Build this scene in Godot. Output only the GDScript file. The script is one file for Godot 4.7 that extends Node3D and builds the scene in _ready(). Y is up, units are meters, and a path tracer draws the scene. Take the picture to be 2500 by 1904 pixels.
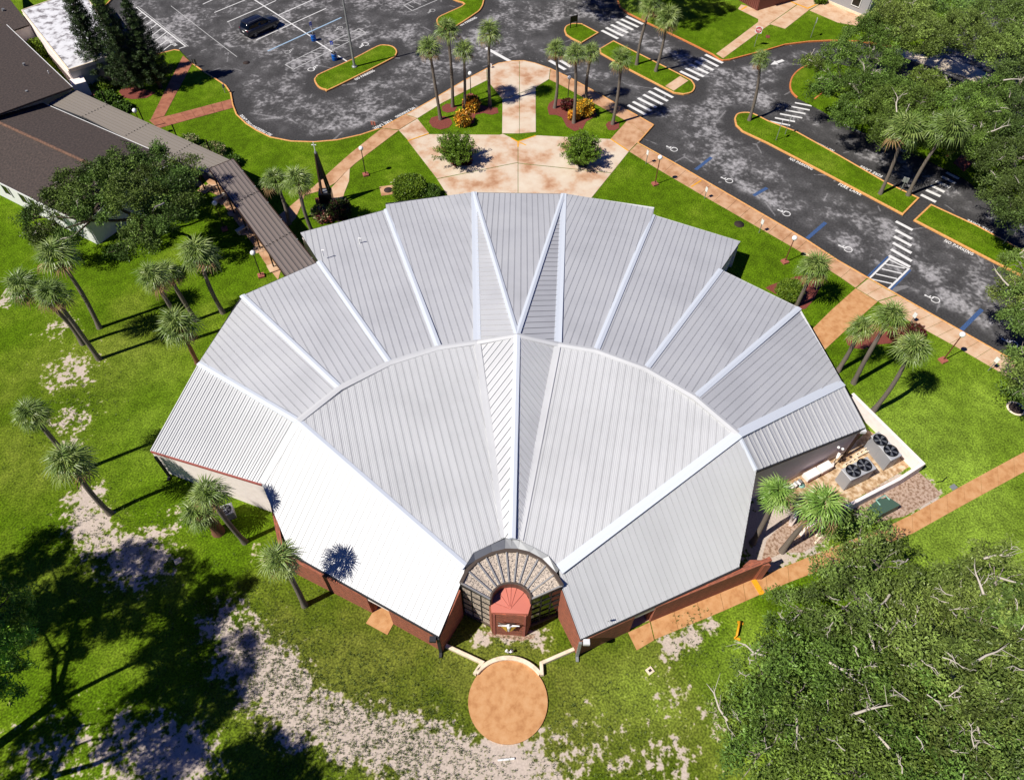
extends Node3D

var rng := RandomNumberGenerator.new()
var M := {}
var taken := {}


func _ready():
	# camera, a drone about 42 m above the lawn looking down to the north
	var cam := Camera3D.new()
	cam.name = "camera"
	cam.fov = 57.285
	cam.near = 0.1
	cam.far = 5000.0
	cam.transform = Transform3D(Basis(Vector3(0.999906, 0.008381, -0.010882), Vector3(-0.013735, 0.610088, -0.792215), Vector3(0.0, 0.792290, 0.610145)).orthonormalized(), Vector3(0, 42, 0))
	add_child(cam)
	cam.current = true
	# sky
	var sky_mat := ProceduralSkyMaterial.new()
	sky_mat.sky_top_color = Color(0.14, 0.30, 0.68)
	sky_mat.sky_horizon_color = Color(0.48, 0.60, 0.80)
	sky_mat.sky_curve = 0.12
	sky_mat.ground_bottom_color = Color(0.12, 0.14, 0.10)
	sky_mat.ground_horizon_color = Color(0.45, 0.52, 0.58)
	sky_mat.energy_multiplier = 1.0
	var sky := Sky.new()
	sky.sky_material = sky_mat
	var env := Environment.new()
	env.background_mode = Environment.BG_SKY
	env.sky = sky
	env.background_energy_multiplier = 0.40
	env.tonemap_mode = Environment.TONE_MAPPER_LINEAR
	env.tonemap_exposure = 1.20
	env.sdfgi_enabled = true
	env.ssao_enabled = true
	env.ssil_enabled = true
	var we := WorldEnvironment.new()
	we.name = "environment"
	we.environment = env
	add_child(we)
	# sun from the south west, 51 degrees up
	var sun := DirectionalLight3D.new()
	sun.name = "sun"
	sun.light_energy = 1.6
	sun.light_color = Color(1.0, 0.978, 0.94)
	sun.light_angular_distance = 0.5
	sun.shadow_enabled = true
	var az := deg_to_rad(29.9)
	var el := deg_to_rad(51.0)
	sun.basis = Basis.looking_at(Vector3(cos(az) * cos(el), -sin(el), -sin(az) * cos(el)), Vector3.UP)
	add_child(sun)
	rng.seed = 4711
	materials()
	ground()
	markings()
	church()
	west_buildings()
	north_buildings()
	yard()
	street_things()
	palms()
	shrubs()
	trees()


# ------------------------------------------------------------------ naming
func numbered(called: String) -> String:
	if not taken.has(called):
		taken[called] = 0
		return called
	taken[called] += 1
	return "%s_%03d" % [called, taken[called]]


func thing(called: String, label: String, category: String, at := Vector3.ZERO, turn := 0.0, group := "") -> Node3D:
	var o := Node3D.new()
	o.name = numbered(called)
	add_child(o)
	o.position = at
	o.rotation.y = turn
	tag(o, label, category, group)
	return o


func tag(o, label: String, category: String, group := ""):
	o.set_meta("label", label)
	o.set_meta("category", category)
	if group != "":
		o.set_meta("group", group)
	return o


func obj(called: String, mesh, m, parent = null, at := Vector3.ZERO) -> MeshInstance3D:
	var o := MeshInstance3D.new()
	if mesh is SurfaceTool:
		mesh.generate_normals()
		o.mesh = mesh.commit()
	else:
		o.mesh = mesh
	o.material_override = m
	o.position = at
	if parent == null:
		o.name = numbered(called)
		add_child(o)
	else:
		o.name = called
		parent.add_child(o, true)
	return o


func struct(called: String, mesh, m, parent = null) -> MeshInstance3D:
	var o := obj(called, mesh, m, parent)
	o.set_meta("kind", "structure")
	return o


# ------------------------------------------------------------------ mesh helpers
func mb() -> SurfaceTool:
	var st := SurfaceTool.new()
	st.begin(Mesh.PRIMITIVE_TRIANGLES)
	st.set_smooth_group(-1)
	return st


func q(a: Array) -> PackedVector2Array:
	var p := PackedVector2Array()
	for i in range(0, a.size() - 1, 2):
		p.append(Vector2(a[i], a[i + 1]))
	return p


func tri(st: SurfaceTool, a: Vector3, b: Vector3, c: Vector3):
	for v in [a, b, c]:
		st.set_uv(Vector2(v.x + v.y * 0.3, v.z + v.y))
		st.add_vertex(v)


func quad(st: SurfaceTool, a: Vector3, b: Vector3, c: Vector3, d: Vector3):
	tri(st, a, b, c)
	tri(st, a, c, d)


func uvquad(st: SurfaceTool, a: Vector3, b: Vector3, c: Vector3, d: Vector3, ua: Vector2, ub: Vector2, uc: Vector2, ud: Vector2):
	var vs := [a, b, c, a, c, d]
	var us := [ua, ub, uc, ua, uc, ud]
	for i in 6:
		st.set_uv(us[i])
		st.add_vertex(vs[i])


func bx(st: SurfaceTool, c: Vector3, s: Vector3, b := Basis.IDENTITY):
	var x := b.x * s.x / 2.0
	var y := b.y * s.y / 2.0
	var z := b.z * s.z / 2.0
	var p := []
	for i in 8:
		p.append(c + x * (1 if i & 1 else -1) + y * (1 if i & 2 else -1) + z * (1 if i & 4 else -1))
	quad(st, p[0], p[1], p[3], p[2])
	quad(st, p[5], p[4], p[6], p[7])
	quad(st, p[4], p[0], p[2], p[6])
	quad(st, p[1], p[5], p[7], p[3])
	quad(st, p[2], p[3], p[7], p[6])
	quad(st, p[4], p[5], p[1], p[0])


func ring(c: Vector3, u: Vector3, v: Vector3, r: float, n: int) -> Array:
	var o := []
	for i in n:
		var a := TAU * i / n
		o.append(c + (u * cos(a) + v * sin(a)) * r)
	return o


func frame(d: Vector3) -> Array:
	var up := Vector3.UP if absf(d.y) < 0.95 else Vector3.RIGHT
	var u := d.cross(up).normalized()
	return [u, u.cross(d).normalized()]


# a tube through points, tapering from one radius to another
func path_tube(st: SurfaceTool, ps: Array, rs: Array, n := 8, caps := true):
	st.set_smooth_group(1)
	var prev := []
	for i in ps.size():
		var d: Vector3 = ps[mini(i + 1, ps.size() - 1)] - ps[maxi(i - 1, 0)]
		var f := frame(d.normalized())
		var r := ring(ps[i], f[0], f[1], rs[i], n)
		if prev.size():
			for k in n:
				quad(st, prev[k], r[k], r[(k + 1) % n], prev[(k + 1) % n])
		prev = r
		if caps and (i == 0 or i == ps.size() - 1):
			st.set_smooth_group(-1)
			for k in n:
				if i == 0:
					tri(st, ps[i], r[k], r[(k + 1) % n])
				else:
					tri(st, ps[i], r[(k + 1) % n], r[k])
			st.set_smooth_group(1)
	st.set_smooth_group(-1)


func tube(st: SurfaceTool, a: Vector3, b: Vector3, r0: float, r1 := -1.0, n := 8):
	path_tube(st, [a, b], [r0, r0 if r1 < 0 else r1], n)


# turned shape: profile of (radius, height)
func lathe(st: SurfaceTool, c: Vector3, prof: Array, n := 20):
	st.set_smooth_group(1)
	for i in prof.size() - 1:
		for k in n:
			var a := TAU * k / n
			var b := TAU * (k + 1) / n
			var p0: Vector2 = prof[i]
			var p1: Vector2 = prof[i + 1]
			quad(st, c + Vector3(cos(a) * p0.x, p0.y, sin(a) * p0.x), c + Vector3(cos(b) * p0.x, p0.y, sin(b) * p0.x), c + Vector3(cos(b) * p1.x, p1.y, sin(b) * p1.x), c + Vector3(cos(a) * p1.x, p1.y, sin(a) * p1.x))
	st.set_smooth_group(-1)


func ball(st: SurfaceTool, c: Vector3, r: float, n := 14):
	var prof := []
	for i in 9:
		var a := -PI / 2 + PI * i / 8.0
		prof.append(Vector2(cos(a) * r, sin(a) * r))
	lathe(st, c, prof, n)


# polygon in the ground plane, standing from y0 to y1; uv = metres
func prism(st: SurfaceTool, poly: PackedVector2Array, y0: float, y1: float, uvo := Vector2.ZERO, uvs := Vector2.ONE):
	var ix := Geometry2D.triangulate_polygon(poly)
	for i in range(0, ix.size(), 3):
		var a := poly[ix[i]]
		var b := poly[ix[i + 1]]
		var c := poly[ix[i + 2]]
		if (b - a).cross(c - a) < 0:
			var t := b
			b = c
			c = t
		for v in [a, b, c]:
			st.set_uv((v - uvo) * uvs)
			st.add_vertex(Vector3(v.x, y1, v.y))
	if y1 - y0 < 0.001:
		return
	for i in poly.size():
		var a := poly[i]
		var b := poly[(i + 1) % poly.size()]
		if Geometry2D.is_polygon_clockwise(poly):
			var t := a
			a = b
			b = t
		uvquad(st, Vector3(a.x, y0, a.y), Vector3(a.x, y1, a.y), Vector3(b.x, y1, b.y), Vector3(b.x, y0, b.y), (a - uvo) * uvs, (a - uvo) * uvs, (b - uvo) * uvs, (b - uvo) * uvs)


func slab(called: String, a: Array, y0: float, y1: float, m, parent = null) -> MeshInstance3D:
	var st := mb()
	prism(st, q(a), y0, y1)
	return obj(called, st, m, parent)


# flat strip lying along a line
func strip(st: SurfaceTool, a: Vector2, b: Vector2, w: float, y0: float, y1: float):
	var n := (b - a).normalized().orthogonal() * w / 2.0
	prism(st, PackedVector2Array([a + n, b + n, b - n, a - n]), y0, y1)


# a band of constant width along a polyline (kerbs, low walls)
func band(st: SurfaceTool, l: PackedVector2Array, w: float, y0: float, y1: float, closed := false):
	var n := l.size()
	var li := []
	var ro := []
	for i in n:
		var p := l[(i - 1 + n) % n] if closed or i > 0 else l[i]
		var s := l[(i + 1) % n] if closed or i < n - 1 else l[i]
		var d1 := (l[i] - p).normalized()
		var d2 := (s - l[i]).normalized()
		if p == l[i]:
			d1 = d2
		if s == l[i]:
			d2 = d1
		var nn := (d1.orthogonal() + d2.orthogonal()).normalized()
		var k := w / 2.0 / maxf(0.4, nn.dot(d1.orthogonal()))
		li.append(l[i] + nn * k)
		ro.append(l[i] - nn * k)
	for i in (n if closed else n - 1):
		var j := (i + 1) % n
		var a: Vector2 = li[i]
		var b: Vector2 = li[j]
		var c: Vector2 = ro[j]
		var e: Vector2 = ro[i]
		var ch := 0.025
		var a2 := a.lerp(e, ch / w)
		var e2 := e.lerp(a, ch / w)
		var b2 := b.lerp(c, ch / w)
		var c2 := c.lerp(b, ch / w)
		quad(st, Vector3(a2.x, y1, a2.y), Vector3(e2.x, y1, e2.y), Vector3(c2.x, y1, c2.y), Vector3(b2.x, y1, b2.y))
		quad(st, Vector3(a.x, y1 - ch, a.y), Vector3(a2.x, y1, a2.y), Vector3(b2.x, y1, b2.y), Vector3(b.x, y1 - ch, b.y))
		quad(st, Vector3(e2.x, y1, e2.y), Vector3(e.x, y1 - ch, e.y), Vector3(c.x, y1 - ch, c.y), Vector3(c2.x, y1, c2.y))
		quad(st, Vector3(a.x, y0, a.y), Vector3(a.x, y1 - ch, a.y), Vector3(b.x, y1 - ch, b.y), Vector3(b.x, y0, b.y))
		quad(st, Vector3(e.x, y1 - ch, e.y), Vector3(e.x, y0, e.y), Vector3(c.x, y0, c.y), Vector3(c.x, y1 - ch, c.y))
		if not closed and i == 0:
			quad(st, Vector3(a.x, y0, a.y), Vector3(e.x, y0, e.y), Vector3(e.x, y1 - ch, e.y), Vector3(a.x, y1 - ch, a.y))
		if not closed and i == n - 2:
			quad(st, Vector3(c.x, y0, c.y), Vector3(b.x, y0, b.y), Vector3(b.x, y1 - ch, b.y), Vector3(c.x, y1 - ch, c.y))


# rounds the corners of a polyline
func curved(l: PackedVector2Array, per := 4, closed := false) -> PackedVector2Array:
	var c := Curve2D.new()
	var n := l.size()
	for i in (n + 1 if closed else n):
		var k := i % n
		var p := l[(k - 1 + n) % n] if closed or k > 0 else l[k]
		var s := l[(k + 1) % n] if closed or k < n - 1 else l[k]
		var t := (s - p) / 6.0
		c.add_point(l[k], -t, t)
	var o := PackedVector2Array()
	var m := c.point_count - 1
	for i in m:
		for j in per:
			o.append(c.sample(i, float(j) / per))
	if not closed:
		o.append(l[n - 1])
	return o


# upright wall between two ground points with its own top at each end
func wall(st: SurfaceTool, a: Vector2, b: Vector2, ha: float, hb: float, t: float, y0 := 0.0):
	var n := (b - a).normalized().orthogonal() * t / 2.0
	var l := a.distance_to(b)
	for s in [1.0, -1.0]:
		var p: Vector2 = a + n * s
		var r: Vector2 = b + n * s
		uvquad(st, Vector3(p.x, y0, p.y), Vector3(p.x, ha, p.y), Vector3(r.x, hb, r.y), Vector3(r.x, y0, r.y), Vector2(0, y0), Vector2(0, ha), Vector2(l, hb), Vector2(l, y0))
	var e := [[a, ha], [b, hb]]
	for x in e:
		var p: Vector2 = x[0] + n
		var r: Vector2 = x[0] - n
		uvquad(st, Vector3(p.x, y0, p.y), Vector3(p.x, x[1], p.y), Vector3(r.x, x[1], r.y), Vector3(r.x, y0, r.y), Vector2(0, y0), Vector2(0, x[1]), Vector2(t, x[1]), Vector2(t, y0))
	var p1 := a + n
	var p2 := b + n
	var p3 := b - n
	var p4 := a - n
	uvquad(st, Vector3(p1.x, ha, p1.y), Vector3(p4.x, ha, p4.y), Vector3(p3.x, hb, p3.y), Vector3(p2.x, hb, p2.y), Vector2(0, 0), Vector2(0, t), Vector2(l, t), Vector2(l, 0))


# ------------------------------------------------------------------ textures and materials
func noise_bytes(w: int, h: int, freq: float, oct: int, sd: int, kind := FastNoiseLite.TYPE_SIMPLEX_SMOOTH, ret := -1) -> PackedByteArray:
	var n := FastNoiseLite.new()
	n.seed = sd
	n.noise_type = kind
	n.frequency = freq
	n.fractal_octaves = oct
	if ret >= 0:
		n.cellular_return_type = ret
		n.fractal_type = FastNoiseLite.FRACTAL_NONE
		n.cellular_jitter = 1.0
	return n.get_image(w, h, false, false, true).get_data()


func tex_of(w: int, h: int, b: PackedByteArray) -> ImageTexture:
	var im := Image.create_from_data(w, h, false, Image.FORMAT_RGB8, b)
	im.generate_mipmaps()
	return ImageTexture.create_from_image(im)


# tileable mottled texture between colours (sRGB 0..1)
func ramp_tex(size: int, freq: float, oct: int, sd: int, cols: Array, offs: Array, normal := 0.0) -> NoiseTexture2D:
	var n := FastNoiseLite.new()
	n.seed = sd
	n.noise_type = FastNoiseLite.TYPE_SIMPLEX_SMOOTH
	n.frequency = freq
	n.fractal_octaves = oct
	n.fractal_gain = 0.6
	var t := NoiseTexture2D.new()
	t.width = size
	t.height = size
	t.seamless = true
	t.noise = n
	t.generate_mipmaps = true
	if normal > 0.0:
		t.as_normal_map = true
		t.bump_strength = normal
	else:
		var g := Gradient.new()
		g.colors = PackedColorArray(cols)
		g.offsets = PackedFloat32Array(offs)
		t.color_ramp = g
	return t


func plain(c: Color, rough := 0.8, metal := 0.0) -> StandardMaterial3D:
	var m := StandardMaterial3D.new()
	m.albedo_color = c
	m.roughness = rough
	m.metallic = metal
	return m


# a mottled surface, the texture laid over the world in metres
func mottled(size_m: float, freq: float, sd: int, cols: Array, offs: Array, rough := 0.85, bump := 0.0) -> StandardMaterial3D:
	var m := plain(Color.WHITE, rough)
	m.albedo_texture = ramp_tex(512, freq, 5, sd, cols, offs)
	m.uv1_triplanar = true
	m.uv1_world_triplanar = true
	m.uv1_scale = Vector3.ONE / size_m
	if bump > 0.0:
		m.normal_enabled = true
		m.normal_texture = ramp_tex(512, 0.05, 4, sd + 1, [], [], 6.0)
		m.normal_scale = bump
	return m


func leafy(c: Color, back: Color, rough := 0.6) -> StandardMaterial3D:
	var m := plain(c, rough)
	m.cull_mode = BaseMaterial3D.CULL_DISABLED
	m.backlight_enabled = true
	m.backlight = back
	return m


func c8(r: float, g: float, b: float) -> Color:
	return Color(r / 255.0, g / 255.0, b / 255.0)


func soft_map(n: int, s: int, x0: float, z0: float, wx: float, wz: float, blobs: Array) -> PackedByteArray:
	var b := PackedByteArray()
	b.resize(s * s)
	var f := PackedFloat32Array()
	f.resize(s * s)
	for k in blobs:
		var r: float = k[2] * 2.2
		var i0 := clampi(int((k[0] - r - x0) / wx * s), 0, s - 1)
		var i1 := clampi(int((k[0] + r - x0) / wx * s), 0, s - 1)
		var j0 := clampi(int((k[1] - r - z0) / wz * s), 0, s - 1)
		var j1 := clampi(int((k[1] + r - z0) / wz * s), 0, s - 1)
		for j in range(j0, j1 + 1):
			for i in range(i0, i1 + 1):
				var x := x0 + (i + 0.5) / s * wx - float(k[0])
				var z := z0 + (j + 0.5) / s * wz - float(k[1])
				var v: float = k[3] * exp(-(x * x + z * z) / (k[2] * k[2]) * 0.8)
				f[j * s + i] = maxf(f[j * s + i], v) * 0.75 + (f[j * s + i] + v) * 0.25
	for i in s * s:
		b[i] = clampi(int(f[i] * 255.0), 0, 255)
	var im := Image.create_from_data(s, s, false, Image.FORMAT_L8, b)
	im.resize(n, n, Image.INTERPOLATE_CUBIC)
	return im.get_data()


func blobs(a: Array, rs: Array) -> Array:
	var o := []
	for i in rs.size() / 2:
		o.append([a[i * 2], a[i * 2 + 1], rs[i * 2], rs[i * 2 + 1]])
	return o


# the lawn: green, drier olive and lime areas, and bare pale sand where the grass has worn away
func lawn_texture() -> ImageTexture:
	var n := 2048
	var sand := soft_map(n, 256, -42, -80, 84, 84, blobs([-41.43, -41.22, -35.87, -38.23, -33.31, -33.53, -31.49, -29.28, -30.74, -26.92, -28.14, -22.59, -27.21, -20.92, -25.99, -19.64, -23.48, -18.73, -22.04, -18.29, -16.93, -14.71, -15.44, -13.11, -13.81, -11.83, -12.55, -10.85, -10.02, -9.67, -8.36, -8.75, -6.57, -8.54, -4.76, -7.88, -3.23, -7.23, 0.2, -6.95, -1.99, -6.81, 2.66, -7.53, 4.68, -8.45, 6.32, -7.13, 9.45, -13.58, 10.62, -14.27, 11.83, -14.97, 11.2, -10.18, 11.6, -9.47, -18.82, -7.71, -16.97, -7.28, -20.95, -8.13, -24.29, -7.19, 18.08, -21.27, 16.37, -20.27, 19.31, -20.15, 26.96, -24.5, 27.72, -23.98, 25.9, -24.13, 0.11, -14.34, -1.51, -13.97, 1.75, -14.01, -11.06, -57.37, 16.4, -21.91, 9.01, -11.13, -11.45, -9.18, 8.82, -7.6, -15.73, -19.16, -21.64, -21.33, -8.68, -30.49, 15.88, -19.31], [1.6, 0.7, 2.0, 0.55, 2.2, 0.7, 1.8, 0.62, 1.2, 0.6, 1.6, 0.8, 1.5, 0.85, 1.5, 0.7, 2.2, 0.85, 1.6, 0.7, 1.5, 0.8, 1.7, 0.95, 1.8, 1.0, 1.7, 0.95, 1.5, 0.7, 1.7, 0.9, 1.7, 0.8, 1.8, 0.85, 1.6, 0.8, 2.4, 0.85, 2.4, 0.8, 2.0, 0.45, 2.2, 0.36, 2.2, 0.36, 0.9, 0.8, 0.8, 0.9, 0.8, 0.75, 1.0, 0.45, 0.9, 0.5, 2.2, 0.75, 1.8, 0.9, 2.0, 0.6, 3.0, 0.55, 1.8, 1.0, 1.8, 1.0, 1.3, 0.7, 1.4, 1.0, 1.2, 0.95, 1.3, 1.0, 0.7, 0.95, 0.7, 0.85, 0.7, 0.85, 0.8, 0.6, 1.5, 1.0, 1.5, 0.45, 1.6, 0.75, 2.0, 0.55, 1.2, 0.5, 1.2, 0.5, 1.5, 0.5, 1.5, 0.85]))
	var dry := soft_map(n, 128, -42, -80, 84, 84, blobs([-10.53, -12.65, -6.37, -11.18, 5.38, -11.33, 7.79, -9.42, 2.71, -9.36, -13.7, -15.04, 0.12, -14.12, 10.19, -8.52, -29.33, -37.36, -30.22, -32.7, -32.99, -25.37, 27.65, -88.82, -2.31, -8.37, -25.53, -17.18, -35.33, -30.88, 8.69, -12.91, 17.3, -23.29, -8.47, -13.2], [5.0, 0.9, 5.0, 1.0, 4.0, 0.7, 4.0, 0.9, 4.0, 0.9, 3.0, 0.8, 3.0, 0.9, 4.0, 0.8, 5.0, 0.5, 4.0, 0.5, 6.0, 0.45, 8.0, 0.6, 5.0, 1.0, 4.0, 0.5, 6.0, 0.4, 3.0, 0.8, 3.0, 1.0, 4.0, 1.0]))
	var lime := soft_map(n, 128, -42, -80, 84, 84, blobs([29.16, -22.78, 29.43, -19.51, 29.52, -28.3, 13.38, -12.19, -27.38, -31.44, 15.42, -9.52, 35.31, -30.41, -24.67, -28.19, 7.42, -10.86], [6.0, 0.9, 7.0, 1.0, 6.0, 0.75, 3.0, 0.8, 5.0, 0.3, 4.0, 0.8, 6.0, 0.7, 4.0, 0.4, 3.0, 0.4]))
	var big := noise_bytes(n, n, 0.006, 3, 11)
	var mid := noise_bytes(n, n, 0.035, 4, 12)
	var fine := noise_bytes(n, n, 0.26, 3, 13)
	var weed := noise_bytes(n, n, 0.09, 3, 17)
	var b := PackedByteArray()
	b.resize(n * n * 3)
	for i in n * n:
		var m := mid[i] / 255.0
		var f := fine[i] / 255.0
		var g := big[i] / 255.0
		var d := clampf(dry[i] / 255.0 * 0.9 + (g - 0.5) * 0.9 + (m - 0.5) * 0.35, 0.0, 1.0)
		var l := clampf(lime[i] / 255.0 + (g - 0.55) * 0.3, 0.0, 1.0)
		var k := (0.38 + 0.86 * f + 0.30 * m) * (0.88 + 0.24 * g)
		var r := lerpf(lerpf(84, 98, d), 116, l) * k
		var gr := lerpf(lerpf(112, 104, d), 140, l) * k
		var bl := lerpf(lerpf(16, 40, d), 48, l) * k
		var t := sand[i] / 255.0 * 1.15 + (m - 0.5) * 0.75 + (weed[i] / 255.0 - 0.5) * 0.85 + (f - 0.5) * 0.25 - 0.58 + d * 0.06
		if t > 0.0:
			var s := clampf(t * 5.0, 0.0, 1.0)
			var c := 0.86 + 0.2 * f + 0.08 * m
			r = lerpf(r, 184 * c, s)
			gr = lerpf(gr, 170 * c, s)
			bl = lerpf(bl, 158 * c, s)
		b[i * 3] = clampi(int(r), 0, 255)
		b[i * 3 + 1] = clampi(int(gr), 0, 255)
		b[i * 3 + 2] = clampi(int(bl), 0, 255)
	return tex_of(n, n, b)


# worn asphalt: pale dusty patches, dark newer seal coat along the kerbs, fine cracks
func asphalt_texture(lines: Array) -> ImageTexture:
	var w := 2048
	var h := 1152
	var seal_list := []
	for ln in lines:
		var l: PackedVector2Array = ln
		for i in l.size() - 1:
			var k := maxi(1, int(l[i].distance_to(l[i + 1]) / 1.0))
			for j in k:
				var p := l[i].lerp(l[i + 1], float(j) / k)
				seal_list.append([p.x, p.y, 1.7, 0.95])
	var seal := PackedByteArray()
	var s := 256
	var f0 := PackedFloat32Array()
	f0.resize(s * s)
	for k in seal_list:
		var i0 := int((k[0] + 72.0) / 144.0 * s)
		var j0 := int((k[1] + 112.0) / 81.0 * s)
		for j in range(maxi(0, j0 - 9), mini(s, j0 + 10)):
			for i in range(maxi(0, i0 - 6), mini(s, i0 + 7)):
				var x := (i + 0.5) / s * 144.0 - 72.0 - float(k[0])
				var z := (j + 0.5) / s * 81.0 - 112.0 - float(k[1])
				var v := clampf(1.55 - sqrt(x * x + z * z) / 1.5, 0.0, 1.0)
				f0[j * s + i] = maxf(f0[j * s + i], v)
	var sb := PackedByteArray()
	sb.resize(s * s)
	for i in s * s:
		sb[i] = int(f0[i] * 255.0)
	var im := Image.create_from_data(s, s, false, Image.FORMAT_L8, sb)
	im.resize(w, h, Image.INTERPOLATE_CUBIC)
	seal = im.get_data()
	var big := noise_bytes(w, h, 0.0065, 5, 21)
	var mid := noise_bytes(w, h, 0.028, 5, 22)
	var fine := noise_bytes(w, h, 0.3, 2, 23)
	var grit := noise_bytes(w, h, 0.11, 4, 29)
	var cell := noise_bytes(w, h, 0.012, 1, 24, FastNoiseLite.TYPE_CELLULAR, FastNoiseLite.RETURN_DISTANCE2_SUB)
	var b := PackedByteArray()
	b.resize(w * h * 3)
	for i in w * h:
		var g := big[i] / 255.0
		var m := mid[i] / 255.0
		var f := fine[i] / 255.0
		var p := clampf((g - 0.47) * 2.0 + (m - 0.5) * 1.5 + (grit[i] / 255.0 - 0.5) * 1.9, 0.0, 1.0)
		var e := clampf(seal[i] / 255.0 * 1.3 - (m - 0.5) * 0.7 - 0.1, 0.0, 1.0)
		var v := lerpf(60.0 + 34.0 * m, 150.0, p * (1.0 - e * 0.93))
		v = lerpf(v, 60.0, e * 0.85)
		v *= 0.80 + 0.40 * f
		if cell[i] < 5 and m > 0.56:
			v = lerpf(v, 150.0, 0.55)
		b[i * 3] = clampi(int(v * 1.0), 0, 255)
		b[i * 3 + 1] = clampi(int(v * 0.985), 0, 255)
		b[i * 3 + 2] = clampi(int(v * 0.99), 0, 255)
	return tex_of(w, h, b)


func brick_texture(bump: bool) -> ImageTexture:
	var w := 512
	var h := 512
	var b := PackedByteArray()
	b.resize(w * h * 3)
	var n := noise_bytes(w, h, 0.08, 3, 31)
	var r2 := RandomNumberGenerator.new()
	r2.seed = 5
	var tone := []
	for i in 400:
		tone.append(r2.randf())
	for y in h:
		var row := y / 32
		for x in w:
			var xx := (x + (row % 2) * 43) % 512
			var col := xx / 86
			var joint := (y % 32) < 4 or (xx % 86) < 4
			var t: float = tone[(row * 7 + col) % 400]
			var k := 0.8 + 0.4 * (n[y * w + x] / 255.0)
			var c := Color(0.48 + 0.18 * t, 0.27 + 0.10 * t, 0.20 + 0.07 * t) * k
			if joint:
				c = Color(0.52, 0.39, 0.33) * k
			if bump:
				c = Color(0.3, 0.3, 0.3) if joint else Color(0.8, 0.8, 0.8)
			var i := (y * w + x) * 3
			b[i] = clampi(int(c.r * 255), 0, 255)
			b[i + 1] = clampi(int(c.g * 255), 0, 255)
			b[i + 2] = clampi(int(c.b * 255), 0, 255)
	var im := Image.create_from_data(w, h, false, Image.FORMAT_RGB8, b)
	if bump:
		im.bump_map_to_normal_map(4.0)
	im.generate_mipmaps()
	return ImageTexture.create_from_image(im)


# cast glass: pale slabs broken up by many short dark slits and chips
func chip_texture() -> ImageTexture:
	var w := 512
	var n := noise_bytes(w, w, 0.02, 3, 42)
	var b := PackedByteArray()
	b.resize(w * w * 3)
	for i in w * w:
		var k := 0.86 + 0.28 * n[i] / 255.0
		b[i * 3] = clampi(int(188 * k), 0, 255)
		b[i * 3 + 1] = clampi(int(174 * k), 0, 255)
		b[i * 3 + 2] = clampi(int(158 * k), 0, 255)
	var r2 := RandomNumberGenerator.new()
	r2.seed = 19
	for s in 620:
		var p := Vector2(r2.randf() * w, r2.randf() * w)
		var a := r2.randf() * PI if r2.randf() < 0.5 else (0.0 if r2.randf() < 0.5 else PI / 2)
		var d := Vector2(cos(a), sin(a))
		var l := r2.randf_range(5, 26)
		var t := r2.randf_range(1.5, 5.0)
		var c := r2.randi_range(18, 70)
		for y in range(-int(t), int(t) + 1):
			for x in int(l):
				var o := p + d * x + d.orthogonal() * (y * 0.8)
				var i := (posmod(int(o.y), w) * w + posmod(int(o.x), w)) * 3
				b[i] = c
				b[i + 1] = c
				b[i + 2] = c + 4
	return tex_of(w, w, b)


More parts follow.
